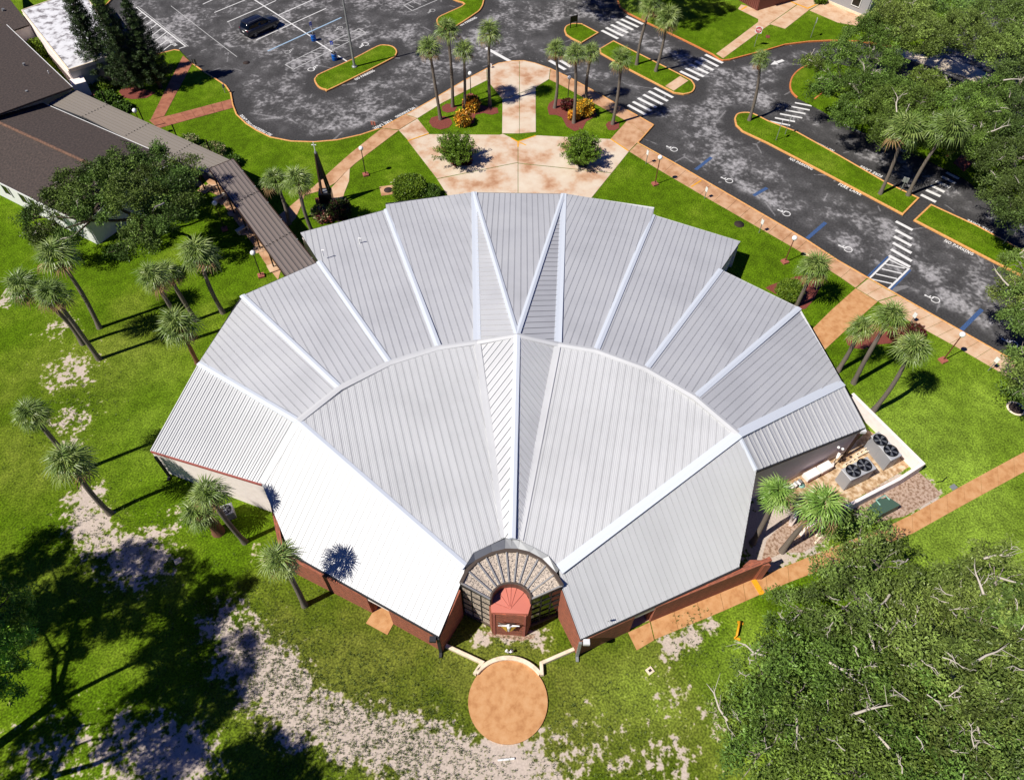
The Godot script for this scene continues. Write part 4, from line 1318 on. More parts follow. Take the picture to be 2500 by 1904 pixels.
	var fr := Vector2(0.97, -14.19)
	var bl := Vector2(-1.08, -14.81)
	var br := Vector2(1.23, -14.79)
	var h := 3.25
	for e in [[fl, fr], [fr, br], [bl, fl]]:
		st = mb()
		wall(st, e[0], e[1], h, h, 0.14)
		obj("brick_wall", st, M.brick, ch)
	for e in [[fl, fr, 0.0], [fl, fr, 1.0]]:
		st = mb()
		var p: Vector2 = fl.lerp(fr, 0.04 if e[2] < 0.5 else 0.96)
		bx(st, Vector3(p.x, h / 2, p.y + 0.08), Vector3(0.12, h, 0.05))
		obj("brick_edge", st, M.pink_base, ch)
	# roof: two front hips and a fan of seamed panels rising to a half round back
	var front_l := Vector3(-0.96, 3.4, -14.26)
	var front_r := Vector3(1.06, 3.4, -14.21)
	var side_l := Vector3(-1.04, 3.5, -14.81)
	var side_r := Vector3(1.23, 3.5, -14.77)
	var hub := Vector3(0.07, 3.46, -14.45)
	var arc := []
	for i in 7:
		arc.append(Vector3(side_l.lerp(side_r, i / 6.0).x, 3.5 + 0.35 * sin(PI * i / 6.0), side_l.lerp(side_r, i / 6.0).z - 1.15 * sin(PI * i / 6.0)))
	for e in [[front_l, side_l, hub], [side_r, front_r, hub], [front_r, front_l, hub]]:
		st = mb()
		tri(st, e[0], e[1], e[2])
		tri(st, e[0] - Vector3(0, 0.2, 0), e[2] - Vector3(0, 0.05, 0), e[1] - Vector3(0, 0.2, 0))
		quad(st, e[0], e[0] - Vector3(0, 0.2, 0), e[1] - Vector3(0, 0.2, 0), e[1])
		obj("shrine_roof_panel", st, M.red_roof, ch)
	for i in 6:
		st = mb()
		tri(st, hub, arc[i], arc[i + 1])
		tri(st, hub - Vector3(0, 0.04, 0), arc[i + 1] - Vector3(0, 0.04, 0), arc[i] - Vector3(0, 0.04, 0))
		path_tube(st, [hub + Vector3(0, 0.01, 0), arc[i] + Vector3(0, 0.01, 0)], [0.02, 0.03], 4)
		obj("shrine_roof_panel", st, M.red_roof, ch)
	# figure with outstretched arms, held off the brick face
	var c := Vector3((fl.x + fr.x) / 2.0 - 0.03, 1.95, (fl.y + fr.y) / 2.0 + 0.24)
	var fig := thing("wall_figure", "white figure with spread arms and a yellow robe on the brick shrine front", "statue", c)
	st = mb()
	path_tube(st, [Vector3(0, -0.62, 0.02), Vector3(0, -0.35, 0.03), Vector3(0, 0.0, 0.04), Vector3(0, 0.2, 0.04), Vector3(0, 0.3, 0.04)], [0.07, 0.10, 0.12, 0.15, 0.06], 10)
	path_tube(st, [Vector3(0, 0.24, 0.04), Vector3(-0.28, 0.28, 0.06), Vector3(-0.48, 0.36, 0.08), Vector3(-0.60, 0.40, 0.10)], [0.075, 0.055, 0.04, 0.03], 7)
	path_tube(st, [Vector3(0, 0.24, 0.04), Vector3(0.28, 0.28, 0.06), Vector3(0.48, 0.34, 0.08), Vector3(0.60, 0.36, 0.10)], [0.075, 0.055, 0.04, 0.03], 7)
	path_tube(st, [Vector3(0, 0.28, 0.04), Vector3(0, 0.36, 0.06), Vector3(0, 0.46, 0.07), Vector3(0, 0.55, 0.06)], [0.05, 0.075, 0.09, 0.03], 9)
	obj("body", st, M.white, fig)
	for s in [-1.0, 1.0]:
		st = mb()
		quad(st, Vector3(s * 0.52, 0.30, 0.05), Vector3(s * 0.14, 0.26, 0.12), Vector3(s * 0.10, -0.55, 0.12), Vector3(s * 0.17, -0.52, 0.03))
		quad(st, Vector3(s * 0.52, 0.30, 0.02), Vector3(s * 0.17, -0.52, 0.0), Vector3(s * 0.08, -0.55, 0.10), Vector3(s * 0.12, 0.26, 0.09))
		obj("robe", st, M.robe, fig)
	st = mb()
	bx(st, Vector3(0, 0.0, -0.1), Vector3(0.06, 0.06, 0.2))
	obj("bracket", st, M.black, fig)
	st = mb()
	path_tube(st, [Vector3(-0.62, 0.62, 0.0), Vector3(-0.45, 0.66, 0.1), Vector3(-0.2, 0.60, 0.06), Vector3(0.1, 0.62, 0.06), Vector3(0.35, 0.56, 0.02)], [0.03, 0.07, 0.03, 0.025, 0.015], 6)
	obj("banner", st, M.bronze, fig)
	st = mb()
	bx(st, Vector3(0, 0, 0), Vector3(0.42, 0.09, 0.04))
	tag(obj("plaque", st, M.pink_base, null, Vector3(c.x + 0.48, 1.32, c.z - 0.13)), "small pinkish plaque low on the brick shrine front", "plaque")
	# litter of pale leaves at the foot
	slab("bare_soil", [-1.35, -14.33, -0.88, -14.24, 0.97, -14.15, 1.58, -14.27, 1.48, -13.99, 0.73, -13.84, -0.12, -13.97, -1.06, -14.05], -0.05, 0.012, M.leaf_litter).set_meta("kind", "structure")
	# spot light in the grass
	var sp := thing("ground_light", "small white twin headed floodlight standing in the altar garden grass", "floodlight", Vector3(0.04, 0, -13.09))
	st = mb()
	tube(st, Vector3.ZERO, Vector3(0, 0.28, 0), 0.03)
	obj("post", st, M.brown_metal, sp)
	for s in [-1.0, 1.0]:
		st = mb()
		tube(st, Vector3(s * 0.05, 0.28, 0), Vector3(s * 0.17, 0.40, -0.06), 0.05, 0.10, 10)
		obj("lamp_head", st, M.white, sp)
	# low walls and the round court
	st = mb()
	var cc := Vector2(0.01, -10.5)
	var court := PackedVector2Array()
	for i in 48:
		court.append(cc + Vector2(cos(TAU * i / 48), sin(TAU * i / 48)) * 2.21)
	prism(st, court, -0.2, 0.10)
	struct("round_court", st, M.orange_pad)
	var aw := mb()
	var arcl := PackedVector2Array()
	for i in 15:
		var a := deg_to_rad(-38.0 - i * 104.0 / 14.0)
		arcl.append(cc + Vector2(cos(a), sin(a)) * 2.30)
	band(aw, arcl, 0.24, -0.1, 0.3)
	tag(obj("garden_wall", aw, M.cream), "curved low cream wall round the back of the orange court", "wall")
	aw = mb()
	band(aw, q([-3.62, -13.45, -1.48, -12.53]) + PackedVector2Array([arcl[14] + Vector2(-0.1, 0.05)]), 0.2, -0.1, 0.3)
	tag(obj("garden_wall", aw, M.cream), "straight low cream wall from the left brick wing to the round court", "wall")
	aw = mb()
	band(aw, q([3.79, -13.35, 1.89, -12.53]) + PackedVector2Array([arcl[0] + Vector2(0.1, 0.05)]), 0.2, -0.1, 0.3)
	tag(obj("garden_wall", aw, M.cream), "straight low cream wall from the right brick wing to the round court", "wall")


var tone_cache := {}


# alike panels differ a little in tone, as separate sheets do
func toned(m):
	if not tone_cache.has(m):
		var l := [m]
		for k in [0.992, 1.006]:
			var d = m.duplicate()
			d.albedo_color = Color(minf(1, m.albedo_color.r * k), minf(1, m.albedo_color.g * k), minf(1, m.albedo_color.b * k))
			l.append(d)
		tone_cache[m] = l
	return tone_cache[m][rng.randi() % 3]


# a slope whose ridge and eave are not quite parallel: each panel spans from one to the other
func fanned_section(parent: Node3D, r0: Vector3, r1: Vector3, e0: Vector3, e1: Vector3, n: int, m, rib: float):
	var up := Vector3.UP
	var st := mb()
	quad(st, r0 - up * 0.05, r1 - up * 0.05, e1 - up * 0.05, e0 - up * 0.05)
	quad(st, r0 - up * 0.25, e0 - up * 0.25, e1 - up * 0.25, r1 - up * 0.25)
	quad(st, e0 - up * 0.05, e1 - up * 0.05, e1 - up * 0.25, e0 - up * 0.25)
	quad(st, r0 - up * 0.05, e0 - up * 0.05, e0 - up * 0.25, r0 - up * 0.25)
	var sec := obj("roof_section", st, M.deck, parent)
	for i in n:
		var g := 0.008
		var a := r0.lerp(r1, float(i) / n)
		var b := r0.lerp(r1, float(i + 1) / n)
		var c := e0.lerp(e1, float(i + 1) / n)
		var d := e0.lerp(e1, float(i) / n)
		var s := (b - a).normalized() * g
		var s2 := mb()
		quad(s2, a + s, b - s, c - s, d + s)
		quad(s2, a + s - up * 0.04, d + s - up * 0.04, c - s - up * 0.04, b - s - up * 0.04)
		quad(s2, d + s, c - s, c - s - up * 0.04, d + s - up * 0.04)
		for k in [0.0, 0.5]:
			var x := a.lerp(b, k) + s
			var y := d.lerp(c, k) + s
			var w := (b - a).normalized() * 0.05
			var h: float = rib if k < 0.1 else rib * 0.4
			quad(s2, x + up * h, x + w + up * h, y + w + up * h, y + up * h)
			quad(s2, x, x + up * h, y + up * h, y)
			quad(s2, x + w + up * h, x + w, y + w, y + w + up * h)
			quad(s2, y, y + up * h, y + w + up * h, y + w)
		obj("roof_panel", s2, toned(m), sec)


# ------------------------------------------------------------------ buildings to the west
func gable_face(st: SurfaceTool, pts: Array):
	for i in range(1, pts.size() - 1):
		tri(st, pts[0], pts[i], pts[i + 1])
		tri(st, pts[0], pts[i + 1], pts[i])


func roof_plane(parent: Node3D, called: String, p: Array, m, thick := 0.16) -> MeshInstance3D:
	var n := newell(p)
	var u: Vector3 = (p[1] - p[0]).normalized()
	var v := n.cross(u).normalized()
	var poly := PackedVector2Array()
	for x in p:
		poly.append(Vector2((x - p[0]).dot(u), (x - p[0]).dot(v)))
	var st := mb()
	raise_poly(st, poly, p[0], u, v, n, -thick, 0.0)
	return obj(called, st, m, parent)


func window(parent: Node3D, a: Vector2, b: Vector2, y0: float, y1: float, m, out: Vector2):
	var st := mb()
	wall(st, a + out, b + out, y1, y1, 0.05, y0)
	var w := obj("window", st, m, parent)
	st = mb()
	for e in [[a, b, y0 - 0.06, y0], [a, b, y1, y1 + 0.06], [a, a.lerp(b, 0.06), y0, y1], [a.lerp(b, 0.94), b, y0, y1]]:
		wall(st, e[0] + out * 1.3, e[1] + out * 1.3, e[3], e[3], 0.07, e[2])
	obj("frame", st, M.white, w)


func west_buildings():
	var he := 2.5
	var hr := 3.55
	var hall := thing("hall", "long low hall with a dark brown shingle gable roof behind the left oak", "building")
	var a := Vector3(-36.25, 2.5, -47.32)
	var a0 := Vector3(-53.06, 2.5, -57.03)
	var b := Vector3(-32.46, 3.9, -50.57)
	var d := (a - a0).normalized()
	var nn := Vector3(d.z, 0, -d.x)
	var half := 5.25
	b = a + nn * half + Vector3(0, hr - he, 0)
	var c := a + nn * half * 2.0
	var l := a.distance_to(a0)
	roof_plane(hall, "roof", [a0, a, b, b - d * l], M.shingle)
	roof_plane(hall, "roof", [b - d * l, b, c, c - d * l], M.shingle)
	var st := mb()
	path_tube(st, [b - d * l + Vector3(0, 0.02, 0), b + Vector3(0, 0.02, 0)], [0.16, 0.16], 6)
	obj("ridge", st, M.shingle_worn, hall)
	st = mb()
	for e in [[a0, a], [c, c - d * l]]:
		bx(st, (e[0] + e[1]) / 2.0 + Vector3(0, -0.06, 0), Vector3(l, 0.2, 0.05), Basis(d, Vector3.UP, d.cross(Vector3.UP)))
	obj("fascia", st, M.white, hall)
	st = mb()
	for e in [[a, b], [b, c]]:
		var dd: Vector3 = (e[1] - e[0]).normalized()
		bx(st, (e[0] + e[1]) / 2.0 + Vector3(0, -0.05, 0) + d * 0.03, Vector3(e[0].distance_to(e[1]), 0.2, 0.05), Basis(dd, dd.cross(d).normalized() * -1.0, d))
	obj("rake_board", st, M.white, hall)
	var wa := xz(a - d * 0.4 + nn * 0.4)
	var wc := xz(c - d * 0.4 - nn * 0.4)
	var wb := xz(b - d * 0.4)
	st = mb()
	wall(st, xz(a0 + nn * 0.4), wa, he - 0.05, he - 0.05, 0.2)
	obj("wall", st, M.white, hall)
	st = mb()
	wall(st, wc, xz(c - d * l - nn * 0.4), he - 0.05, he - 0.05, 0.2)
	obj("wall", st, M.white, hall)
	st = mb()
	wall(st, wa, wb, he, hr - 0.1, 0.2)
	wall(st, wb, wc, hr - 0.1, he, 0.2)
	obj("wall", st, M.white, hall)
	var dir2 := Vector2(d.x, d.z)
	for s in [3.4, 6.8, 8.2, 10.6]:
		window(hall, wa - dir2 * s, wa - dir2 * (s + 1.0), 0.9, 2.1, M.dark_glass, Vector2(-nn.x, -nn.z) * 0.12)
	# the wing with its gable end over the lower roof
	var wing := thing("hall_wing", "taller brown shingle wing whose open gable overhangs the covered walkway", "building")
	var e0 := Vector3(-45.16, 2.9, -68.21)
	var e1 := Vector3(-57.75, 2.9, -81.26)
	var r0 := Vector3(-49.1, 4, -61.32)
	var r1 := r0 + (e1 - e0) * 1.6
	roof_plane(wing, "roof", [e0, e1, r1 - (e1 - e0) * 0.6, r0], M.shingle)
	var fl := r0 * 2.0 - e0
	roof_plane(wing, "roof", [r0, r1 - (e1 - e0) * 0.6, Vector3(fl.x, e0.y, fl.z) + (e1 - e0), Vector3(fl.x, e0.y, fl.z)], M.shingle)
	st = mb()
	bx(st, (e0 + e1) / 2.0 + Vector3(0, -0.05, 0), Vector3(e0.distance_to(e1), 0.16, 0.06), Basis((e1 - e0).normalized(), Vector3.UP, (e1 - e0).normalized().cross(Vector3.UP)))
	obj("fascia", st, M.white, wing)
	var back := (e1 - e0).normalized()
	st = mb()
	gable_face(st, [e0 + back * 0.9 + Vector3(0, -0.1, 0), r0 + back * 0.9 + Vector3(0, -0.1, 0), Vector3(r0.x, 0, r0.z) + back * 0.9, Vector3(e0.x, 0, e0.z) + back * 0.9])
	obj("wall", st, M.stucco, wing)
	st = mb()
	wall(st, xz(e0 + back * 0.9 + (r0 - e0).normalized() * 0.5), xz(e1 + (r0 - e0).normalized() * 0.5), 2.75, 2.75, 0.2)
	obj("wall", st, M.stucco, wing)
	for p in [Vector3(-51.38, 3.1, -71.74), Vector3(-48.71, 3.2, -66.32)]:
		st = mb()
		tube(st, p - Vector3(0, 0.3, 0), p + Vector3(0, 0.35, 0), 0.13, 0.13, 10)
		obj("roof_vent", st, M.galv, wing)
	for p in [Vector3(-48.47, 3, -70.6), Vector3(-48.36, 3, -66.72)]:
		st = mb()
		tube(st, p - Vector3(0, 0.3, 0), p + Vector3(0, 0.3, 0), 0.05, 0.05, 8)
		obj("roof_vent", st, M.white, wing)
	var far := thing("hall_annex", "corner of a brown shingle roof in the top left of the photo", "building")
	var f1 := Vector3(-55.18, 2.8, -81.41)
	var f2 := Vector3(-56.34, 2.8, -80.16)
	var f3 := Vector3(-59.74, 3.6, -81.76)
	var f4 := Vector3(-66.19, 3.6, -93.31)
	var f5 := Vector3(-61.33, 2.8, -88.74)
	roof_plane(far, "roof", [f1, f2, f3, f4, f5], M.shingle)
	st = mb()
	wall(st, xz(f2) + Vector2(-0.3, -0.3), xz(f1) + Vector2(-0.3, -0.3), 2.6, 2.6, 0.2)
	wall(st, xz(f1) + Vector2(-0.3, -0.3), xz(f5) + Vector2(-0.3, 0.3), 2.6, 2.6, 0.2)
	obj("wall", st, M.stucco, far)
	for p in [Vector3(-59.15, 3.1, -83.77)]:
		st = mb()
		tube(st, p - Vector3(0, 0.3, 0), p + Vector3(0.25, 0.3, 0), 0.15, 0.15, 10)
		obj("roof_vent", st, M.galv, far)
	# flat white roof
	var flat := thing("flat_roofed_building", "building with a stained flat white roof left of the tall conifers", "building")
	var fp := q([-57.04, -84.12, -46.63, -71.25, -42.71, -74.62, -45.61, -79.97, -52.22, -89.55, -54.43, -87.11])
	st = mb()
	prism(st, fp, 2.85, 3.1)
	obj("roof", st, M.flat_roof, flat)
	for i in fp.size():
		st = mb()
		var p0 := fp[i].lerp(Vector2(-52, -78), 0.03)
		var p1 := fp[(i + 1) % fp.size()].lerp(Vector2(-52, -78), 0.03)
		wall(st, p0, p1, 2.86, 2.86, 0.25)
		obj("wall", st, M.stucco if i == 0 else M.ac_grey, flat)
	st = mb()
	band(st, fp, 0.12, 2.8, 3.16, true)
	obj("roof_edge", st, M.cream, flat)
	st = mb()
	bx(st, Vector3(-46.2, 1, -71.09), Vector3(1.4, 2.0, 1.4), Basis(Vector3.UP, 0.6))
	tag(obj("wall_block", st, M.stucco), "small white block wall at the head of the covered walkway", "wall")
	st = mb()
	band(st, q([-45.21, -70.61, -45.13, -72.18]), 0.5, 0.0, 0.55)
	tag(obj("planter_wall", st, M.pink_base), "low pink planter wall beside the covered walkway", "planter")
	covered_walks(d)


func covered_walks(_d: Vector3):
	var w1 := thing("covered_walkway", "long taupe ribbed canopy from the brown hall towards the church", "walkway")
	var p := [Vector3(-45.22, 2.5, -68.47), Vector3(-26.13, 2.5, -56.66), Vector3(-27.03, 2.5, -54.27), Vector3(-37.04, 2.5, -59.98), Vector3(-42.07, 2.5, -63.28), Vector3(-46.82, 2.5, -65.82)]
	roof_section(w1, p, p[1] - p[0], 0.36, 0, M.taupe, 0.05, 0.012)
	for t in [0.23, 0.50, 0.77]:
		var st := mb()
		var a: Vector3 = p[0].lerp(p[1], t)
		var b: Vector3 = p[5].lerp(p[2], t - 0.02)
		for k in 9:
			bx(st, a.lerp(b, 0.05 + k * 0.11) + Vector3(0, 0.05, 0), Vector3(0.08, 0.03, 0.08))
		obj("lap_joint", st, M.soft_black, w1)
	for b in [[-31.74, -57.33], [-29.23, -55.7], [-34.12, -60.19]]:
		post(w1, Vector2(b[0], b[1]), 2.3)
	for b in [Vector2(-37.7, -65.3), Vector2(-33.42, -62.45), Vector2(-42.41, -68.17), Vector2(-29.39, -59.92)]:
		post(w1, b + Vector2(-0.2, -0.3), 2.3)
	var w2 := thing("covered_walkway", "nearer brown ribbed canopy with dark seams running down to the church eave", "walkway")
	var r := [Vector3(-27.78, 2.75, -55.08), Vector3(-25.95, 2.75, -56.63), Vector3(-15.81, 2.75, -42.74), Vector3(-17.86, 2.75, -41.07)]
	roof_section(w2, r, r[2] - r[1], 0.40, 0, M.taupe2, 0.075, 0.035)
	for e in [[r[0], r[3]], [r[0], r[1]], [r[1], r[2]]]:
		var st := mb()
		var dd: Vector3 = (e[1] - e[0]).normalized()
		bx(st, (e[0] + e[1]) / 2.0 + Vector3(0, -0.1, 0), Vector3(e[0].distance_to(e[1]), 0.22, 0.09), Basis(dd, Vector3.UP, dd.cross(Vector3.UP)))
		obj("edge_beam", st, M.brown_metal, w2)
	for t in [0.36, 0.75]:
		var st := mb()
		for k in 8:
			bx(st, r[0].lerp(r[3], t).lerp(r[1].lerp(r[2], t - 0.02), 0.06 + k * 0.125) + Vector3(0, 0.06, 0), Vector3(0.14, 0.05, 0.05))
		obj("lap_joint", st, M.soft_black, w2)
	for t in [0.14, 0.3, 0.46, 0.62, 0.8, 0.96]:
		var st := mb()
		var v: Vector3 = r[1].lerp(r[2], t)
		bx(st, v + Vector3(-0.05, 0.07, 0.0), Vector3(0.09, 0.1, 0.09))
		obj("bracket", st, M.galv, w2)
	for b in [[-27.19, -54.32], [-25.58, -52.23], [-23.86, -49.93], [-22.2, -47.62], [-20.48, -45.24]]:
		post(w2, Vector2(b[0], b[1]), 2.6)
		post(w2, Vector2(b[0], b[1]) + Vector2(2.2, -1.1), 2.6)
	# benches beside the posts
	for e in [[-27.3, -54.1, "pale stone bench beside the canopy post nearest the lamp"], [-24.17, -49.72, "pale stone bench under the oak shadow beside the brown canopy"]]:
		var t := thing("bench", e[2], "bench", Vector3(e[0], 0, e[1]), 0.9)
		var st := mb()
		bx(st, Vector3(0, 0.43, 0), Vector3(1.2, 0.08, 0.42))
		obj("seat", st, M.cream, t)
		for s in [-0.45, 0.45]:
			st = mb()
			bx(st, Vector3(s, 0.2, 0), Vector3(0.12, 0.4, 0.36))
			obj("leg", st, M.cream, t)


func post(parent: Node3D, b: Vector2, h: float):
	var st := mb()
	bx(st, Vector3(b.x, h / 2.0, b.y), Vector3(0.11, h, 0.11), Basis(Vector3.UP, 0.6))
	obj("post", st, M.brown_metal, parent)


func north_buildings():
	var w := thing("storage_building", "dark red ribbed metal building corner at the top edge of the photo", "building")
	var c := Vector2(30.3, -93.4)
	var l := Vector2(28.63, -96.29)
	var r := Vector2(32.02, -94.93)
	var dl := (l - c).normalized()
	var dr := Vector2(dl.y, -dl.x)
	if dr.dot(r - c) < 0:
		dr = -dr
	for i in 26:
		var st := mb()
		wall(st, c + dl * (i * 0.32 + 0.02), c + dl * (i * 0.32 + 0.29), 4.2, 4.2, 0.10)
		obj("wall_panel", st, M.corrugated, w)
	var st := mb()
	wall(st, c, c + dr * 9.0, 4.2, 4.2, 0.16)
	obj("wall", st, M.corrugated, w)
	st = mb()
	prism(st, PackedVector2Array([c - dl * 0.3 - dr * 0.3, c + dl * 8.6 - dr * 0.3, c + dl * 8.6 + dr * 9.2, c - dl * 0.3 + dr * 9.2]), 4.21, 4.4)
	obj("roof", st, M.deck, w)
	var g := thing("school_building", "grey gable wall with a small dark window and white trim behind the crossing lawn", "building")
	var g0 := Vector2(40.29, -95.76)
	var g1 := Vector2(43.59, -91.95)
	var dn := (g1 - g0).normalized().orthogonal()
	if dn.y > 0:
		dn = -dn
	st = mb()
	wall(st, g0 - (g1 - g0) * 0.4, g1, 4.0, 4.0, 0.3)
	wall(st, g1, g1 + dn * 8.0, 4.0, 4.0, 0.3)
	obj("wall", st, M.ac_grey, g)
	st = mb()
	wall(st, g0 - (g1 - g0) * 0.4 - dn * 0.18, g1 - dn * 0.18, 0.3, 0.3, 0.12)
	obj("base_trim", st, M.cream, g)
	window(g, g0.lerp(g1, 0.55), g0.lerp(g1, 0.78), 0.9, 1.9, M.dark_glass, -dn * 0.16)
	st = mb()
	prism(st, PackedVector2Array([g0 - (g1 - g0) * 0.4 - dn * 0.4, g1 - dn * 0.4, g1 + dn * 8.2, g0 - (g1 - g0) * 0.4 + dn * 8.2]), 4.01, 4.2)
	obj("roof", st, M.deck, g)
	# walks in front of them
	var o := Node3D.new()
	o.name = numbered("plaza")
	o.set_meta("kind", "structure")
	add_child(o)
	slab("slab", [30.49, -93.34, 33.72, -97.32, 34.95, -96.48, 35.74, -95.15, 30.77, -89.45, 29.87, -90.23], -0.15, 0.03, M.pale_path, o)
	slab("slab", [35.83, -95.07, 37, -93.74, 32.86, -88.72, 31.33, -89.83, 30.8, -89.37], -0.15, 0.034, M.pale_path, o)
	slab("slab", [35.1, -96.7, 38.22, -98.35, 38.67, -95.28, 36.97, -93.82, 35.81, -95.2], -0.15, 0.026, M.pale_path, o)
	slab("slab", [38.7, -95.2, 40.19, -95.76, 43.56, -91.84, 41.9, -89.77, 39.79, -90.51, 37.07, -93.63], -0.15, 0.03, M.pale_path, o)
	slab("slab", [29.35, -94.58, 30.48, -93.29, 31.09, -91.69, 30.29, -90.89, 28.01, -93.79, 28.63, -94.98], -0.15, 0.032, M.pale_path, o)
	slab_walk("path", q([30.26, -90.81, 27.15, -86.99, 23.38, -82.41]), q([31.23, -89.82, 28.99, -87.24, 24.03, -81.38]), 9, M.pale_path)
	var y := mb()
	for e in [[34.62, -96.58, 36.99, -94.12], [36.89, -94.12, 38.26, -95.23], [28.36, -93.53, 29.23, -94.47]]:
		strip(y, Vector2(e[0], e[1]), Vector2(e[2], e[3]), 0.22, 0.02, 0.042 + rng.randf() * 0.003)
	struct("yellow_line", y, M.yellow)
	slab("mulch_bed", [30.19, -87.08, 30.64, -87, 30.45, -86.32, 30, -86.4], -0.1, 0.03, M.mulch).set_meta("kind", "structure")


# ------------------------------------------------------------------ plant yard east of the church
func fan_unit(t: Node3D, top: PackedVector2Array, h: float, fans: PackedVector2Array, r: float):
	var o := Vector2(t.position.x, t.position.z)
	for i in top.size():
		top[i] -= o
	var st := mb()
	prism(st, top, 0.12, h)
	obj("cabinet", st, M.ac_grey, t)
	st = mb()
	band(st, top, 0.07, h - 0.05, h + 0.015, true)
	obj("top_rim", st, M.ac_top, t)
	st = mb()
	prism(st, top, h + 0.001, h + 0.012)
	obj("top_plate", st, M.ac_top, t)
	# seams of the side panels
	for i in top.size():
		var a := top[i]
		var b := top[(i + 1) % top.size()]
		if a.distance_to(b) > 1.2:
			st = mb()
			wall(st, a.lerp(b, 0.05), a.lerp(b, 0.48), h - 0.12, h - 0.12, 0.03, 0.2)
			obj("side_panel", st, M.ac_grey, t)
			st = mb()
			wall(st, a.lerp(b, 0.52), a.lerp(b, 0.95), h - 0.12, h - 0.12, 0.03, 0.2)
			obj("side_panel", st, M.ac_grey, t)
	for f in fans:
		var c := Vector3(f.x - o.x, h + 0.02, f.y - o.y)
		st = mb()
		lathe(st, c, [Vector2(0.0, -0.004), Vector2(r, -0.004)], 24)
		var fan := obj("fan", st, M.black, t)
		st = mb()
		lathe(st, c, [Vector2(r, 0.0), Vector2(r, 0.05), Vector2(r + 0.03, 0.05), Vector2(r + 0.03, 0.0)], 24)
		obj("guard_ring", st, M.soft_black, fan)
		st = mb()
		for k in 5:
			var a := TAU * k / 5.0 + 0.4
			var u := Vector3(cos(a), 0, sin(a))
			var v := Vector3(-sin(a), 0, cos(a))
			quad(st, c + u * 0.08 + v * 0.03 + Vector3(0, 0.012, 0), c + u * r * 0.92 + v * 0.13 + Vector3(0, 0.02, 0), c + u * r * 0.9 - v * 0.08 + Vector3(0, 0.005, 0), c + u * 0.08 - v * 0.04 + Vector3(0, 0.008, 0))
		lathe(st, c, [Vector2(0.0, 0.03), Vector2(0.09, 0.03), Vector2(0.09, 0.0)], 12)
		obj("blades", st, M.blade, fan)


